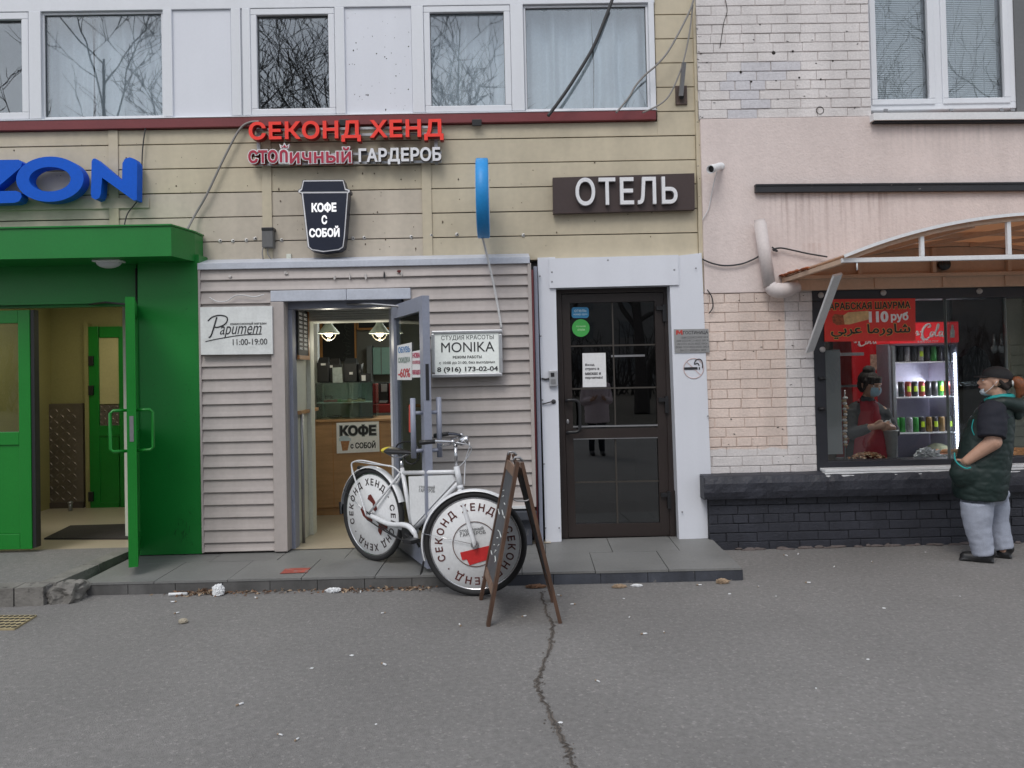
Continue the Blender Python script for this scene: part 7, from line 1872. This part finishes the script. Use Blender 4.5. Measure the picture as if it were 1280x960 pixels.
hand(m, wrR, Vector((1, -.25, .12)), Vector((-.1, -.8, .6)), Vector((.1, -.3, .9)), .95, .65); hand(m, wrL, Vector((-.75, -.5, .12)), Vector((.2, -.8, .5)), Vector((-.1, -.3, .9)), .95, .65)
fused(m, 'body', M['skin'], ve, .006, 4); face_parts(ve, vh, Rm, hr, hf, hu)
M['sweater'] = mat('grey_sweater', (.070, .075, .080), .9, var=.2, vs=8, fine=.15, fs=150)
m = MB(); m.ell(vw(1082, 516), (.185, .115, .125)); m.ell(tc_, (.175, .135, .23)); m.ell(vw(1082, 570), (.185, .15, .2)); m.cap(vw(1083, 506), vw(1084, 499, .0), .066, .060)
for a, b, c in ((shR, elR, wrR), (shL, elL, wrL)): m.tube([a, lerp(a, b, .5), b], [.070, .064, .058], 16); m.cap(a, a, .07, .07); m.cap(b, b, .058, .058); m.tube([b, lerp(b, c, .5), lerp(b, c, .88)], [.058, .05, .040], 16)
fused(m, 'sweater', M['sweater'], ve, .008, 4, disp=lambda p: wrinkle(p, .8))
M['apron'] = mat('red_apron', (.24, .012, .022), .75, var=.15)
m = MB(); K = 17; rows_ = [(501, .075, .10), (508, .085, .132), (520, .10, .142), (535, .12, .160), (550, .15, .175), (575, .17, .19)]; vs = []
for py, hw, dep in rows_:
    c = vw(1081, py)
    for k in range(K): t = lerp(-1, 1, k/(K - 1)); vs.append(c + Vector((hw*t, -dep*math.sqrt(max(0, 1 - (.72*t)**2)) , .004*math.sin(t*9 + py))))
n_ = len(vs)
m.add(vs + [v + Vector((0, .008, 0)) for v in vs], [f for i in range(len(rows_) - 1) for k in range(K - 1) for f in ((i*K + k, i*K + k + 1, (i + 1)*K + k + 1, (i + 1)*K + k), (n_ + i*K + k, n_ + (i + 1)*K + k, n_ + (i + 1)*K + k + 1, n_ + i*K + k + 1))], 0, True)
m.tube(smooth_pts([vw(1073, 503, -.10), vw(1074, 500, -.07), vw(1077, 499, .03), vw(1090, 499, .03), vw(1094, 501, -.06), vw(1092, 503, -.10)], 4), .010, 8); m.build('apron', M['apron'], ve)
m = MB(); Rc = Matrix((hr, hf, hu)).transposed(); m.ell(vh - hf*.02 + hu*.045, (.088, .100, .085), 0, Rc); m.ell(vh - hf*.055 - hu*.01, (.075, .06, .075), 0, Rc); m.ell(vh - hf*.03 + hu*.13, (.058, .055, .045), 0, Rc)
for k in range(9):
    a = lerp(-1.15, 1.15, k/8); p0 = vh + hr*.07*math.sin(a) + hf*(.075*math.cos(a) + .012) + hu*.075; m.cap(p0, p0 - hu*.052 + hf*.006 + hr*.004*math.sin(a), .016, .007, seg=8)
for k in (-1, 1): m.cap(vh + hr*.074*k + hu*.04 + hf*.02, vh + hr*.078*k - hu*.035 + hf*.015, .02, .012, seg=10)
fused(m, 'hair', M['hair'], ve, .006, 2, disp=lambda p: .003*noise.noise(p*50))
m = MB(); mc_ = vh + hf*.064 - hu*.043
vs = []; K = 11
for j, (zz, wd, dp) in enumerate(((.038, .060, .050), (.015, .066, .056), (-.012, .064, .054), (-.040, .052, .038), (-.052, .036, .016))):
    for k in range(K): t = lerp(-1.25, 1.25, k/(K - 1)); vs.append(mc_ + hr*wd*math.sin(t) + hf*(dp*math.cos(t) - .004) + hu*zz)
n_ = len(vs); m.add(vs + [v - hf*.004 for v in vs], [f for i in range(4) for k in range(K - 1) for f in ((i*K + k, i*K + k + 1, (i + 1)*K + k + 1, (i + 1)*K + k), (n_ + i*K + k, n_ + (i + 1)*K + k, n_ + (i + 1)*K + k + 1, n_ + i*K + k + 1))], 0, True)
m.build('mask', mat('blue_mask', (.34, .52, .62), .8, var=.06), ve)
m = MB(); c = lerp(wrR, wrL, .55) + Vector((.0, -.03, .04)); bm = bmesh.new(); bmesh.ops.create_grid(bm, x_segments=10, y_segments=8, size=1)
for v in bm.verts: x, y = v.co.x, v.co.y; v.co = c + Vector((x*.055 + .0, -.004*math.sin(x*4 + y*3), y*.016 + x*.02 + .005*math.sin(x*7)))
m.addbm(bm, 0, True); tag(m.build('napkin', M['paper'], None, c), 'folded white napkin in the hands of the masked vendor', 'napkin')

# --- a passer-by across the pavement, mirrored in the hotel door
pp = Vector((1.75, -7.35, 0)); pe = thing('person', 'passer-by in a pale pink padded coat and dark trousers, seen reflected in the hotel door', 'person', pp)
m = MB(); ph = pp + Vector((0, .02, 1.50)); Rm, hr, hf, hu = head(m, ph, Vector((-.1, 1, 0)), UZ, 1.0); m.cap(pp + UZ*1.28, pp + UZ*1.42, .055, .05); m.ell(pp + UZ*1.12, (.17, .11, .2)); m.ell(pp + UZ*.88, (.165, .12, .16))
for sgn in (-1, 1):
    m.cap(pp + Vector((.09*sgn, 0, .84)), pp + Vector((.10*sgn, .02, .46)), .085, .058); m.cap(pp + Vector((.10*sgn, .02, .46)), pp + Vector((.10*sgn, -.01, .07)), .055, .038); m.cap(pp + Vector((.10*sgn, 0, .05)), pp + Vector((.10*sgn, .15, .035)), .036, .028)
    a, b, c = pp + Vector((.19*sgn, 0, 1.27)), pp + Vector((.24*sgn, .02, .99)), pp + Vector((.13*sgn, .2, 1.02)); m.cap(a, b, .05, .042); m.cap(b, c, .04, .028); hand(m, c, Vector((-.6*sgn, .6, .3)), Vector((0, .3, -1)), Vector((0, .6, .6)), .95, .5)
fused(m, 'body', M['skin'], pe, .009, 4); face_parts(pe, ph, Rm, hr, hf, hu)
m = MB(); m.tube([pp + UZ*z for z in (.62, .8, 1.0, 1.2, 1.33, 1.37)], [.235, .23, .215, .22, .17, .09], 24)
for sgn in (-1, 1):
    a, b, c = pp + Vector((.19*sgn, 0, 1.27)), pp + Vector((.24*sgn, .02, .99)), pp + Vector((.15*sgn, .17, 1.015)); m.cap(a, b, .075, .066); m.cap(b, c, .064, .05)
fused(m, 'coat', mat('pink_coat', (.62, .50, .52), .7, var=.1), pe, .012, 4, disp=puff)
m = MB()
for sgn in (-1, 1): m.cap(pp + Vector((.09*sgn, 0, .84)), pp + Vector((.10*sgn, .02, .46)), .1, .075); m.cap(pp + Vector((.10*sgn, .02, .46)), pp + Vector((.10*sgn, -.01, .10)), .072, .055)
fused(m, 'trousers', M['tee'], pe, .012, 3)
for sgn in (-1, 1): m = MB(); m.cap(pp + Vector((.10*sgn, -.03, .045)), pp + Vector((.10*sgn, .16, .038)), .044, .036); m.build('shoe', M['black'], pe)
m = MB(); Rc = Matrix((hr, hf, hu)).transposed(); m.ell(ph - hf*.02 + hu*.045, (.088, .1, .085), 0, Rc); m.ell(ph - hf*.05 - hu*.04, (.08, .06, .1), 0, Rc); fused(m, 'hair', M['hair'], pe, .008, 3)
# ------------------------------------------------------------------ cables and small wall fittings
def cable(name, label, pts, y, r, mt, cat='cable', n=8):
    q = smooth_pts([P(p[0], p[1], p[2] if len(p) > 2 else y) for p in pts], n); m = MB(); m.tube(q, r, 8); return tag(m.build(name, mt, None, q[0]), label, cat)
cable('wall_cable', 'thick grey cable drooping from the red letter sign to the green canopy', [(324, 152), (312, 153), (301, 160), (290, 178), (275, 208), (258, 244), (243, 270), (233, 289, -.15)], -.05, .010, M['gcable'])
cable('wall_cable', 'thin black cable hanging behind the end letter of the blue sign', [(187, 148), (182, 160), (178, 190), (177, 230), (175, 246), (168, 256), (159, 268), (155, 284, -.1)], -.035, .0055, M['cable'])
cable('wall_cable', 'thick black double cable crossing the wide curtained window', [(768, -8), (757, 22), (741, 60), (717, 100), (700, 125), (685, 145)], -.16, .014, M['cable'])
cable('wall_cable', 'grey cable sagging from the roof corner to the end of the red sill', [(868, -4), (862, 14), (848, 42), (834, 66), (820, 82), (806, 94), (794, 108), (786, 122), (770, 141)], -.12, .0085, M['gcable'])
cable('wall_cable', 'thin pale cable passing behind the iron bracket to the end of the red sill', [(866, 6), (862, 40), (855, 74), (846, 100), (836, 120), (824, 131), (803, 141)], -.10, .007, M['gcable'])
cable('wall_cable', 'slack black cable across the pink plaster between portal and downpipe', [(878, 324), (890, 329), (906, 332), (926, 330), (942, 324), (952, 318)], YB - .03, .007, M['cable'])
cable('wall_cable', 'black cable from the downpipe to the rusty end of the awning', [(965, 309), (972, 314), (966, 312), (976, 310), (992, 313), (1010, 317), (1034, 321)], YB - .04, .007, M['cable'])
cable('wall_cable', 'thin curly white wire above the marbled shop plate', [(262, 372), (272, 377), (284, 376), (293, 370), (304, 369), (318, 371), (330, 368)], YS - .03, .005, M['wcable'])
cable('wall_cable', 'short dark wire looped down the brick edge beside the hotel plaque', [(884, 362), (890, 372), (891, 384), (886, 392)], YB - .03, .005, M['cable'])
t = thing('wall_bracket', 'rusty iron bracket with upright bar on the cream boards near the building corner', 'bracket', P(852, 119, -.02))
m = MB(); m.pxbox(844.5, 107, 859, 130.5, -.022, .016, 0, .002); m.build('plate', mat('rust_plate', (.10, .07, .06), .7, var=.5, vs=20), t); m = MB(); m.bar(P(851, 120, -.06), P(855, 78, -.12), .035, .03, (1, 0, 0)); m.build('bar', M['steelgrey'], t); m = MB(); m.cyl(P(852, 121, -.06), P(852, 121, -.02), .02); m.build('stub', M['black'], t)
t = thing('junction_box', 'small grey junction box with wires left of the cup sign', 'junction box', P(334, 297, -.02))
m = MB(); m.pxbox(327, 284.5, 341, 309, -.085, .08, 0, .006); m.build('housing', mat('box_grey', (.12, .12, .12), .5), t); m = MB(); m.pxbox(326.5, 284, 341.5, 288, -.09, .086, 0, .004); m.build('lid', M['black'], t)
m = MB(); m.tube(smooth_pts([P(329, 309, -.05), P(328, 316, -.05), P(329, 324, -.04)], 4), .006, 6); m.tube(smooth_pts([P(335, 309, -.05), P(335, 318, -.05), P(341, 326, -.04)], 4), .005, 6); m.build('wire', M['gcable'], t)
t = thing('security_camera', 'small white bullet camera on the pink plaster beside the building corner', 'camera', P(893, 209, YB))
a, b = P(887, 212, -.25), P(899, 208, -.10); d = (a - b).normalized()
m = MB(); m.lathe([(.001, 0), (.030, 0), (.032, .01), (.032, .13), (.036, .14), (.036, .19), (.031, .19), (.030, .15), (.001, .15)], b, d, 20); m.build('body', M['white'], t); m = MB(); m.lathe([(.001, .155), (.029, .155), (.029, .150)], b, d, 18); m.build('lens', M['black'], t)
m = MB(); m.tube([b + d*.04, b + Vector((.03, .03, -.01)), P(901, 208, YB)], .012, 8); m.lathe([(.001, .02), (.03, .015), (.035, 0)], P(901, 208, YB), (0, -1, 0), 16); m.build('mount', M['white'], t)
m = MB(); m.tube(smooth_pts([b, P(895, 218, -.1), P(890, 240, -.07), P(886, 260, -.07), P(882, 268, -.07), P(878, 275, -.07)], 5), .004, 6); m.build('lead', M['wcable'], t)
# screw anchors, holes and chips on the walls
M['anchor'] = mat('white_anchor', (.62, .61, .58), .6); M['hole'] = mat('dark_hole', (.03, .025, .022), .9)
for x, y in [(275, 301), (291, 301), (308, 300), (319, 298), (352, 300), (441, 298), (455, 297), (514, 296), (539, 294), (571, 293), (654, 294)]:
    m = MB(); c = P(x, y, -.006); m.ell(c, (.018, .012, .016), 0, Euler((0, rnd.uniform(0, 3), 0)), 7, 5); m.ell(c + Vector((.006, -.008, 0)), (.007, .006, .007), 1, None, 6, 4); m.build('anchor', [M['anchor'], M['hole']], bl)
m = MB(); rr5 = random.Random(9)
for i in range(110):
    x, y = rr5.choice([(rr5.uniform(250, 535), rr5.uniform(170, 318)), (rr5.uniform(545, 860), rr5.uniform(165, 310)), (rr5.uniform(0, 250), rr5.uniform(170, 240)), (rr5.uniform(340, 530), rr5.uniform(210, 318))])
    c = P(x, y, -.0045); s_ = rr5.choice((.003, .003, .004, .007)); m.ell(c, (s_, .003, s_*rr5.uniform(.6, 1.8)), 0, None, 6, 4)
o = m.build('paint_speck', mat('brown_speck', (.13, .10, .07), .8), bl)
m = MB()
for i in range(46):
    x, y = rr5.uniform(434, 512), rr5.uniform(10, 138); c = P(x, y, -.0185); s_ = rr5.choice((.002, .003, .003, .006)); m.ell(c, (s_, .002, s_*rr5.uniform(.7, 1.6)), 0, None, 6, 4)
m.build('paint_speck', M['hole'], bl)
for x, y, r in [(967, 66, .017), (939, 102, .010), (991, 64, .010), (999, 97, .009), (1041, 76, .008), (970, 101, .007), (950, 31, .008), (1026, 99, .008), (926, 90, .012), (889, 308, .010), (908, 306, .010), (952, 335, .008), (973, 336, .012), (1023, 241, .008), (1170, 240, .008), (1191, 192, .006)]:
    m = MB(); c = P(x, y, YB - .001); m.ell(c, (r, .004, r), 0, None, 10, 6); m.build('wall_hole', M['hole'], bb)
m = MB()
rr6 = random.Random(12)
for i in range(55):
    x, y = rr6.choice([(rr6.uniform(878, 1085), rr6.uniform(0, 140)), (rr6.uniform(892, 1015), rr6.uniform(368, 592)), (rr6.uniform(870, 880), rr6.uniform(10, 360))])
    c = P(x, y, YB - .001); m.ell(c, (rr6.uniform(.004, .014), .0035, rr6.uniform(.0015, .004)), 0, Euler((0, rr6.gauss(0, .3), 0)), 7, 5)
m.build('mortar_crack', M['hole'], bb)
m = MB(); c = P(1025, 138, YB - .002); m.ring(c, (0, 1, 0), .032, .003, 24, 6); m.build('ring_mark', M['hole'], bb)
# crack lines running over the bricks
def thin(pts, y, r, mt, par, nm='wall_crack'):
    m = MB(); q = [P(a + rr6.gauss(0, .4), b, y) for a, b in pts]; m.tube(smooth_pts(q, 4), r, 5); m.build(nm, mt, par)
thin([(907, 0), (910, 14), (905, 28), (902, 44), (900, 60)], YB - .002, .003, M['hole'], bb); thin([(1015, 266), (1040, 265), (1080, 264), (1120, 263)], YB - .002, .0025, mat('grey_crack', (.35, .28, .26), .9), bb)
# red soaked streak and lost paint
m = MB(); c = PZ(369, 713, ZT); m.hexa([PZ(350, 717, ZT + .003), PZ(384, 715.5, ZT + .003), PZ(388, 709.5, ZT + .003), PZ(357, 710.5, ZT + .003)], [PZ(350, 717, ZT - .001), PZ(384, 715.5, ZT - .001), PZ(388, 709.5, ZT - .001), PZ(357, 710.5, ZT - .001)])
o = m.build('floor_sticker', mat('worn_red', (.34, .07, .05), .6, var=.4, vs=20, dirt=.45, dcol=(.2, .18, .17), ds=14), None, c); tag(o, 'worn red rectangular sticker on the tiled step', 'sticker')

# ------------------------------------------------------------------ litter on the asphalt
M['litter'] = mat('white_litter', (.72, .73, .74), .7, var=.1); M['leaf'] = mat('dead_leaf', (.17, .09, .05), .8, var=.4, vs=30); M['leaf2'] = mat('pale_leaf', (.34, .25, .17), .8, var=.3, vs=30)
a = PZ(211, 743, .012); b = PZ(234, 742, .012); m = MB(); m.cyl(a, b, .011, seg=12); tag(m.build('paper_tube', M['litter'], None, a), 'white paper tube lying at the foot of the tiled step', 'tube')
crumple('crumpled_paper', PZ(273, 739, .03), (.042, .034, .05), M['litter'], 'crumpled white tissue at the foot of the tiled step beside brown leaves', 'tissue', 5, .3, 2.0)
crumple('crumpled_paper', PZ(417, 738, .012), (.05, .03, .018), M['litter'], 'flattened white scrap at the foot of the step behind the rear bicycle wheel', 'scrap', 6)
crumple('stone', PZ(229, 776.5, .012), (.028, .024, .018), mat('tan_stone', (.36, .32, .25), .9), 'pale tan pebble alone on the asphalt before the step', 'stone', 7, .2, 2)
crumple('stone', PZ(440, 734, .012), (.028, .02, .018), M['leaf2'], 'small tan clod against the step riser near the bicycle', 'stone', 8, .3, 2)
crumple('crumpled_paper', PZ(796, 732, .006), (.04, .02, .010), M['litter'], 'thin torn white scrap at the foot of the dark step riser', 'scrap', 9)
crumple('dead_leaf', PZ(903, 727, .012), (.045, .03, .02), M['leaf2'], 'curled pale leaf by the end of the tiled step', 'leaf', 10)
crumple('dead_leaf', PZ(774, 733, .01), (.05, .02, .014), M['leaf2'], 'crumpled tan leaf between two white scraps by the dark riser', 'leaf', 11)
crumple('dead_leaf', PZ(440 + 640 - 410, 733, .01), (.07, .03, .014), M['leaf'], 'flat brown leaves lying between the sandwich board legs and the step', 'leaf', 12)
crumple('crumpled_paper', PZ(441 + 440, 819, .004), (.022, .014, .006), M['litter'], 'tiny flattened scrap on the open asphalt', 'scrap', 13) if False else None
# leaf drift along the riser: nobody could count it
m = MB(); rr7 = random.Random(21)
for i in range(520):
    px = rr7.choice([rr7.gauss(255, 14), rr7.gauss(262, 22), rr7.uniform(185, 540), rr7.gauss(470, 30), rr7.gauss(425, 20), rr7.gauss(300, 40), rr7.gauss(515, 15)])
    t_ = (px - 101)/826.0; base = pt(t_, 0); hgt = abs(rr7.gauss(0, 1)); d_ = -.012 - abs(rr7.gauss(0, .035)) ; c = Vector((base.x + rr7.gauss(0, .01), base.y + d_, .003 + abs(rr7.gauss(0, .007))*(1 if d_ > -.05 else .3) + (.03*max(0, 1 - abs(px - 257)/14)*rr7.random())))
    L_, W_ = rr7.uniform(.005, .022), rr7.uniform(.003, .010); E = Euler((rr7.gauss(0, .5), rr7.gauss(0, .5), rr7.uniform(0, 6.3))).to_matrix()
    q = [Vector((-L_, 0, 0)), Vector((0, -W_, .003)), Vector((L_, 0, 0)), Vector((0, W_, .002))]
    m.add([c + E @ v for v in q] + [c + E @ (v - Vector((0, 0, .0012))) for v in q], [(0, 1, 2, 3), (7, 6, 5, 4), (0, 4, 5, 1), (1, 5, 6, 2), (2, 6, 7, 3), (3, 7, 4, 0)], rr7.choice((0, 0, 0, 1, 1, 2)))
o = m.build('leaf_litter', [M['leaf'], M['leaf2'], M['crumb']]); o['kind'] = 'stuff'
# cigarette ends and paper flecks, each its own
butt = None
spots = [(716, 755), (787, 771), (809, 834), (747, 851), (699, 744), (885, 780), (805, 792), (874, 731), (869, 732), (948, 733), (830, 790), (736, 726), (479, 766), (480, 830), (362, 756), (320, 747), (451, 739), (492, 741), (221, 766), (217, 752), (1036, 690), (1043, 708), (982, 694), (1142, 684), (998, 692), (575, 781), (548, 815), (371, 924), (350, 918), (1060, 744), (300, 880), (1010, 728), (720, 740), (655, 770), (1090, 702), (930, 800)]
spots = [s_ for i, s_ in enumerate(spots) if i % 3 != 2]
for i, (x, y) in enumerate(spots):
    c = PZ(x, y, .006)
    if butt is None:
        butt = thing('cigarette_end', 'white cigarette end dropped on the grey asphalt', 'cigarette end', c, 'cigarette ends scattered over the asphalt'); m = MB(); m.cyl(c + Vector((-.016, 0, 0)), c + Vector((.006, 0, 0)), .0045, seg=8); m.build('paper', M['litter'], butt); m = MB(); m.cyl(c + Vector((.0062, 0, 0)), c + Vector((.018, .001, 0)), .0044, seg=8); m.build('filter', M['leaf2'], butt)
    else: o = dup(butt); o.location = c; o.rotation_euler = (0, 0, rr7.uniform(0, 6.28)); o.scale = [rr7.uniform(.7, 1.2)]*3
for x, y, s_, lab in [(881, 819, 1, ''), (1080, 720, .7, ''), (700, 918, .6, ''), (381, 861, .8, '')]:
    pass
fl0 = None
for i, (x, y) in enumerate([(440, 819), (517 + 184, 903), (390, 835), (1200, 745), (1085, 824), (780, 708 + 40), (970, 745), (1157, 690), (1105, 760), (912, 742), (1020, 860), (470, 905)]):
    c = PZ(x, y, .003)
    if fl0 is None:
        m = MB(); pts = [c + Vector((math.cos(k)*.014*rr7.uniform(.6, 1.2), math.sin(k)*.009*rr7.uniform(.6, 1.2), .002*rr7.random())) for k in range(6)]; m.prism(pts, (0, 0, -.002)); fl0 = tag(m.build('paper_fleck', M['litter'], None, c), 'flat pale fleck trodden into the asphalt', 'paper fleck', 'pale flecks trodden into the asphalt')
    else: o = dup(fl0); o.location = c; o.rotation_euler = (0, 0, rr7.uniform(0, 6.28)); o.scale = [rr7.uniform(.5, 1.1)]*3
# yellow grate
t = thing('drain_grate', 'yellowish perforated metal plate set in the asphalt before the broken kerb', 'grate', PZ(12, 776, 0))
q = [PZ(-60, 786, .012), PZ(18, 785.5, .012), PZ(46, 768.5, .012), PZ(-26, 769, .012)]
M['grate'] = mat('grate_yellow', (.34, .28, .16), .8, var=.3, vs=12, bump=.4, dirt=.3, dcol=(.12, .11, .1))
m = MB(); m.hexa(q, [v - Vector((0, 0, .012)) for v in q]); m.build('plate', M['grate'], t)
n1, n2 = 11, 5; c0 = q[0].copy(); m = MB(); m.lathe([(.016, .0005), (.016, .0015), (.001, .0015)], LOC[t.name], (0, 0, 1), 10); hole = m.build('hole', M['dark'], t)
for i in range(n1):
    for j in range(n2):
        c = lerp(lerp(q[0], q[1], (i + .5)/n1), lerp(q[3], q[2], (i + .5)/n1), (j + .5)/n2); o = hole if i + j == 0 else hole.copy()
        if o is not hole: COL.objects.link(o)
        o.location = c - LOC[t.name]

# ------------------------------------------------------------------ bare trees and shrubs across the road, mirrored in the windows
M['bark'] = mat('bark', (.045, .038, .034), .9, var=.3, vs=4, bump=.5, bs=30)
def grow(seed, h):
    r = random.Random(seed); mt_, mc = MB(), MB()
    def branch(m, p, d, L, rad, depth):
        n = 4; pts = [p]; rs = [rad]; q = p.copy(); dd = d.copy()
        for i in range(n):
            dd = (dd + Vector((r.gauss(0, .13), r.gauss(0, .13), r.gauss(.05, .08)))).normalized(); q = q + dd*L/n; pts.append(q.copy()); rs.append(rad*(1 - .55*(i + 1)/n))
        m.tube(pts, rs, 7 if depth == 0 else (5 if depth < 3 else 3), 0, False)
        if depth >= 5: return
        k = (5, 4, 4, 3, 3)[depth]
        for j in range(k):
            t = lerp(.35 if depth else .38, 1, (j + r.random())/k); i = min(int(t*n), n - 1); b = lerp(pts[i], pts[i + 1], t*n - i)
            ax = Vector((r.gauss(0, 1), r.gauss(0, 1), r.gauss(0, .4))).normalized(); nd = (dd*.75 + ax*.75 + Vector((0, 0, .12))).normalized()
            branch(mc, b, nd, L*r.uniform(.5, .75), max(rad*(1 - .55*t)*.62, .012), depth + 1)
    branch(mt_, Vector((0, 0, 0)), Vector((r.gauss(0, .08), r.gauss(0, .08), 1)).normalized(), h*.42, h*.017, 0)
    return mt_, mc
kinds = []
for sd_ in (3, 11):
    a, b = grow(sd_, 17)
    t = thing('bare_tree', 'tall leafless tree across the road, mirrored in the upper windows', 'tree', (0, 0, 0), 'leafless trees across the road'); a.build('trunk', M['bark'], t); b.build('crown', M['bark'], t); kinds.append(t)
rr8 = random.Random(5); tp = [(-17, -25), (-12.5, -20), (-8, -27), (-5.4, -19), (-1.5, -24), (2.5, -28), (5, -21), (9, -25), (12.5, -20), (17, -27), (-20, -33), (-3, -34), (7.5, -34), (21, -24), (-10, -36), (14, -36)]
for i, (x, y) in enumerate(tp):
    o = kinds[i] if i < 2 else dup(kinds[i % 2]); o.location = (x, y, 0); o.rotation_euler = (0, 0, rr8.uniform(0, 6.28)); s_ = rr8.uniform(.85, 1.15); o.scale = (s_, s_, s_)
m = MB(); r9 = random.Random(8)
for i in range(900):
    p = Vector((r9.uniform(-34, 34), -38 - r9.random()*5, 0)); h = r9.uniform(1.6, 4.6); d = Vector((r9.gauss(0, .28), r9.gauss(0, .28), 1)); q = p + d*h; m.tube([p, lerp(p, q, .5) + Vector((r9.gauss(0, .1), 0, 0)), q], [.05, .035, .012], 3, 0, False)
    for k in range(5): a = lerp(p, q, r9.uniform(.3, .95)); m.tube([a, a + Vector((r9.gauss(0, .5), r9.gauss(0, .4), r9.uniform(.2, .8)))], [.02, .006], 3, 0, False)
o = m.build('undergrowth', M['bark']); o['kind'] = 'stuff'
hs = thing('apartment_block', 'long grey apartment block far across the road behind the bare trees', 'building', (0, -58, 0))
m = MB(); m.box(-45, 45, -64, -58, 0, 9, 0); m.build('wall', mat('far_wall', (.22, .21, .20), .9), hs)
for i in range(22):
    for j in range(3): m = MB(); m.box(-42 + i*4, -40.2 + i*4, -58, -57.96, 1.4 + j*2.7, 2.9 + j*2.7); m.build('window', M['room'], hs)
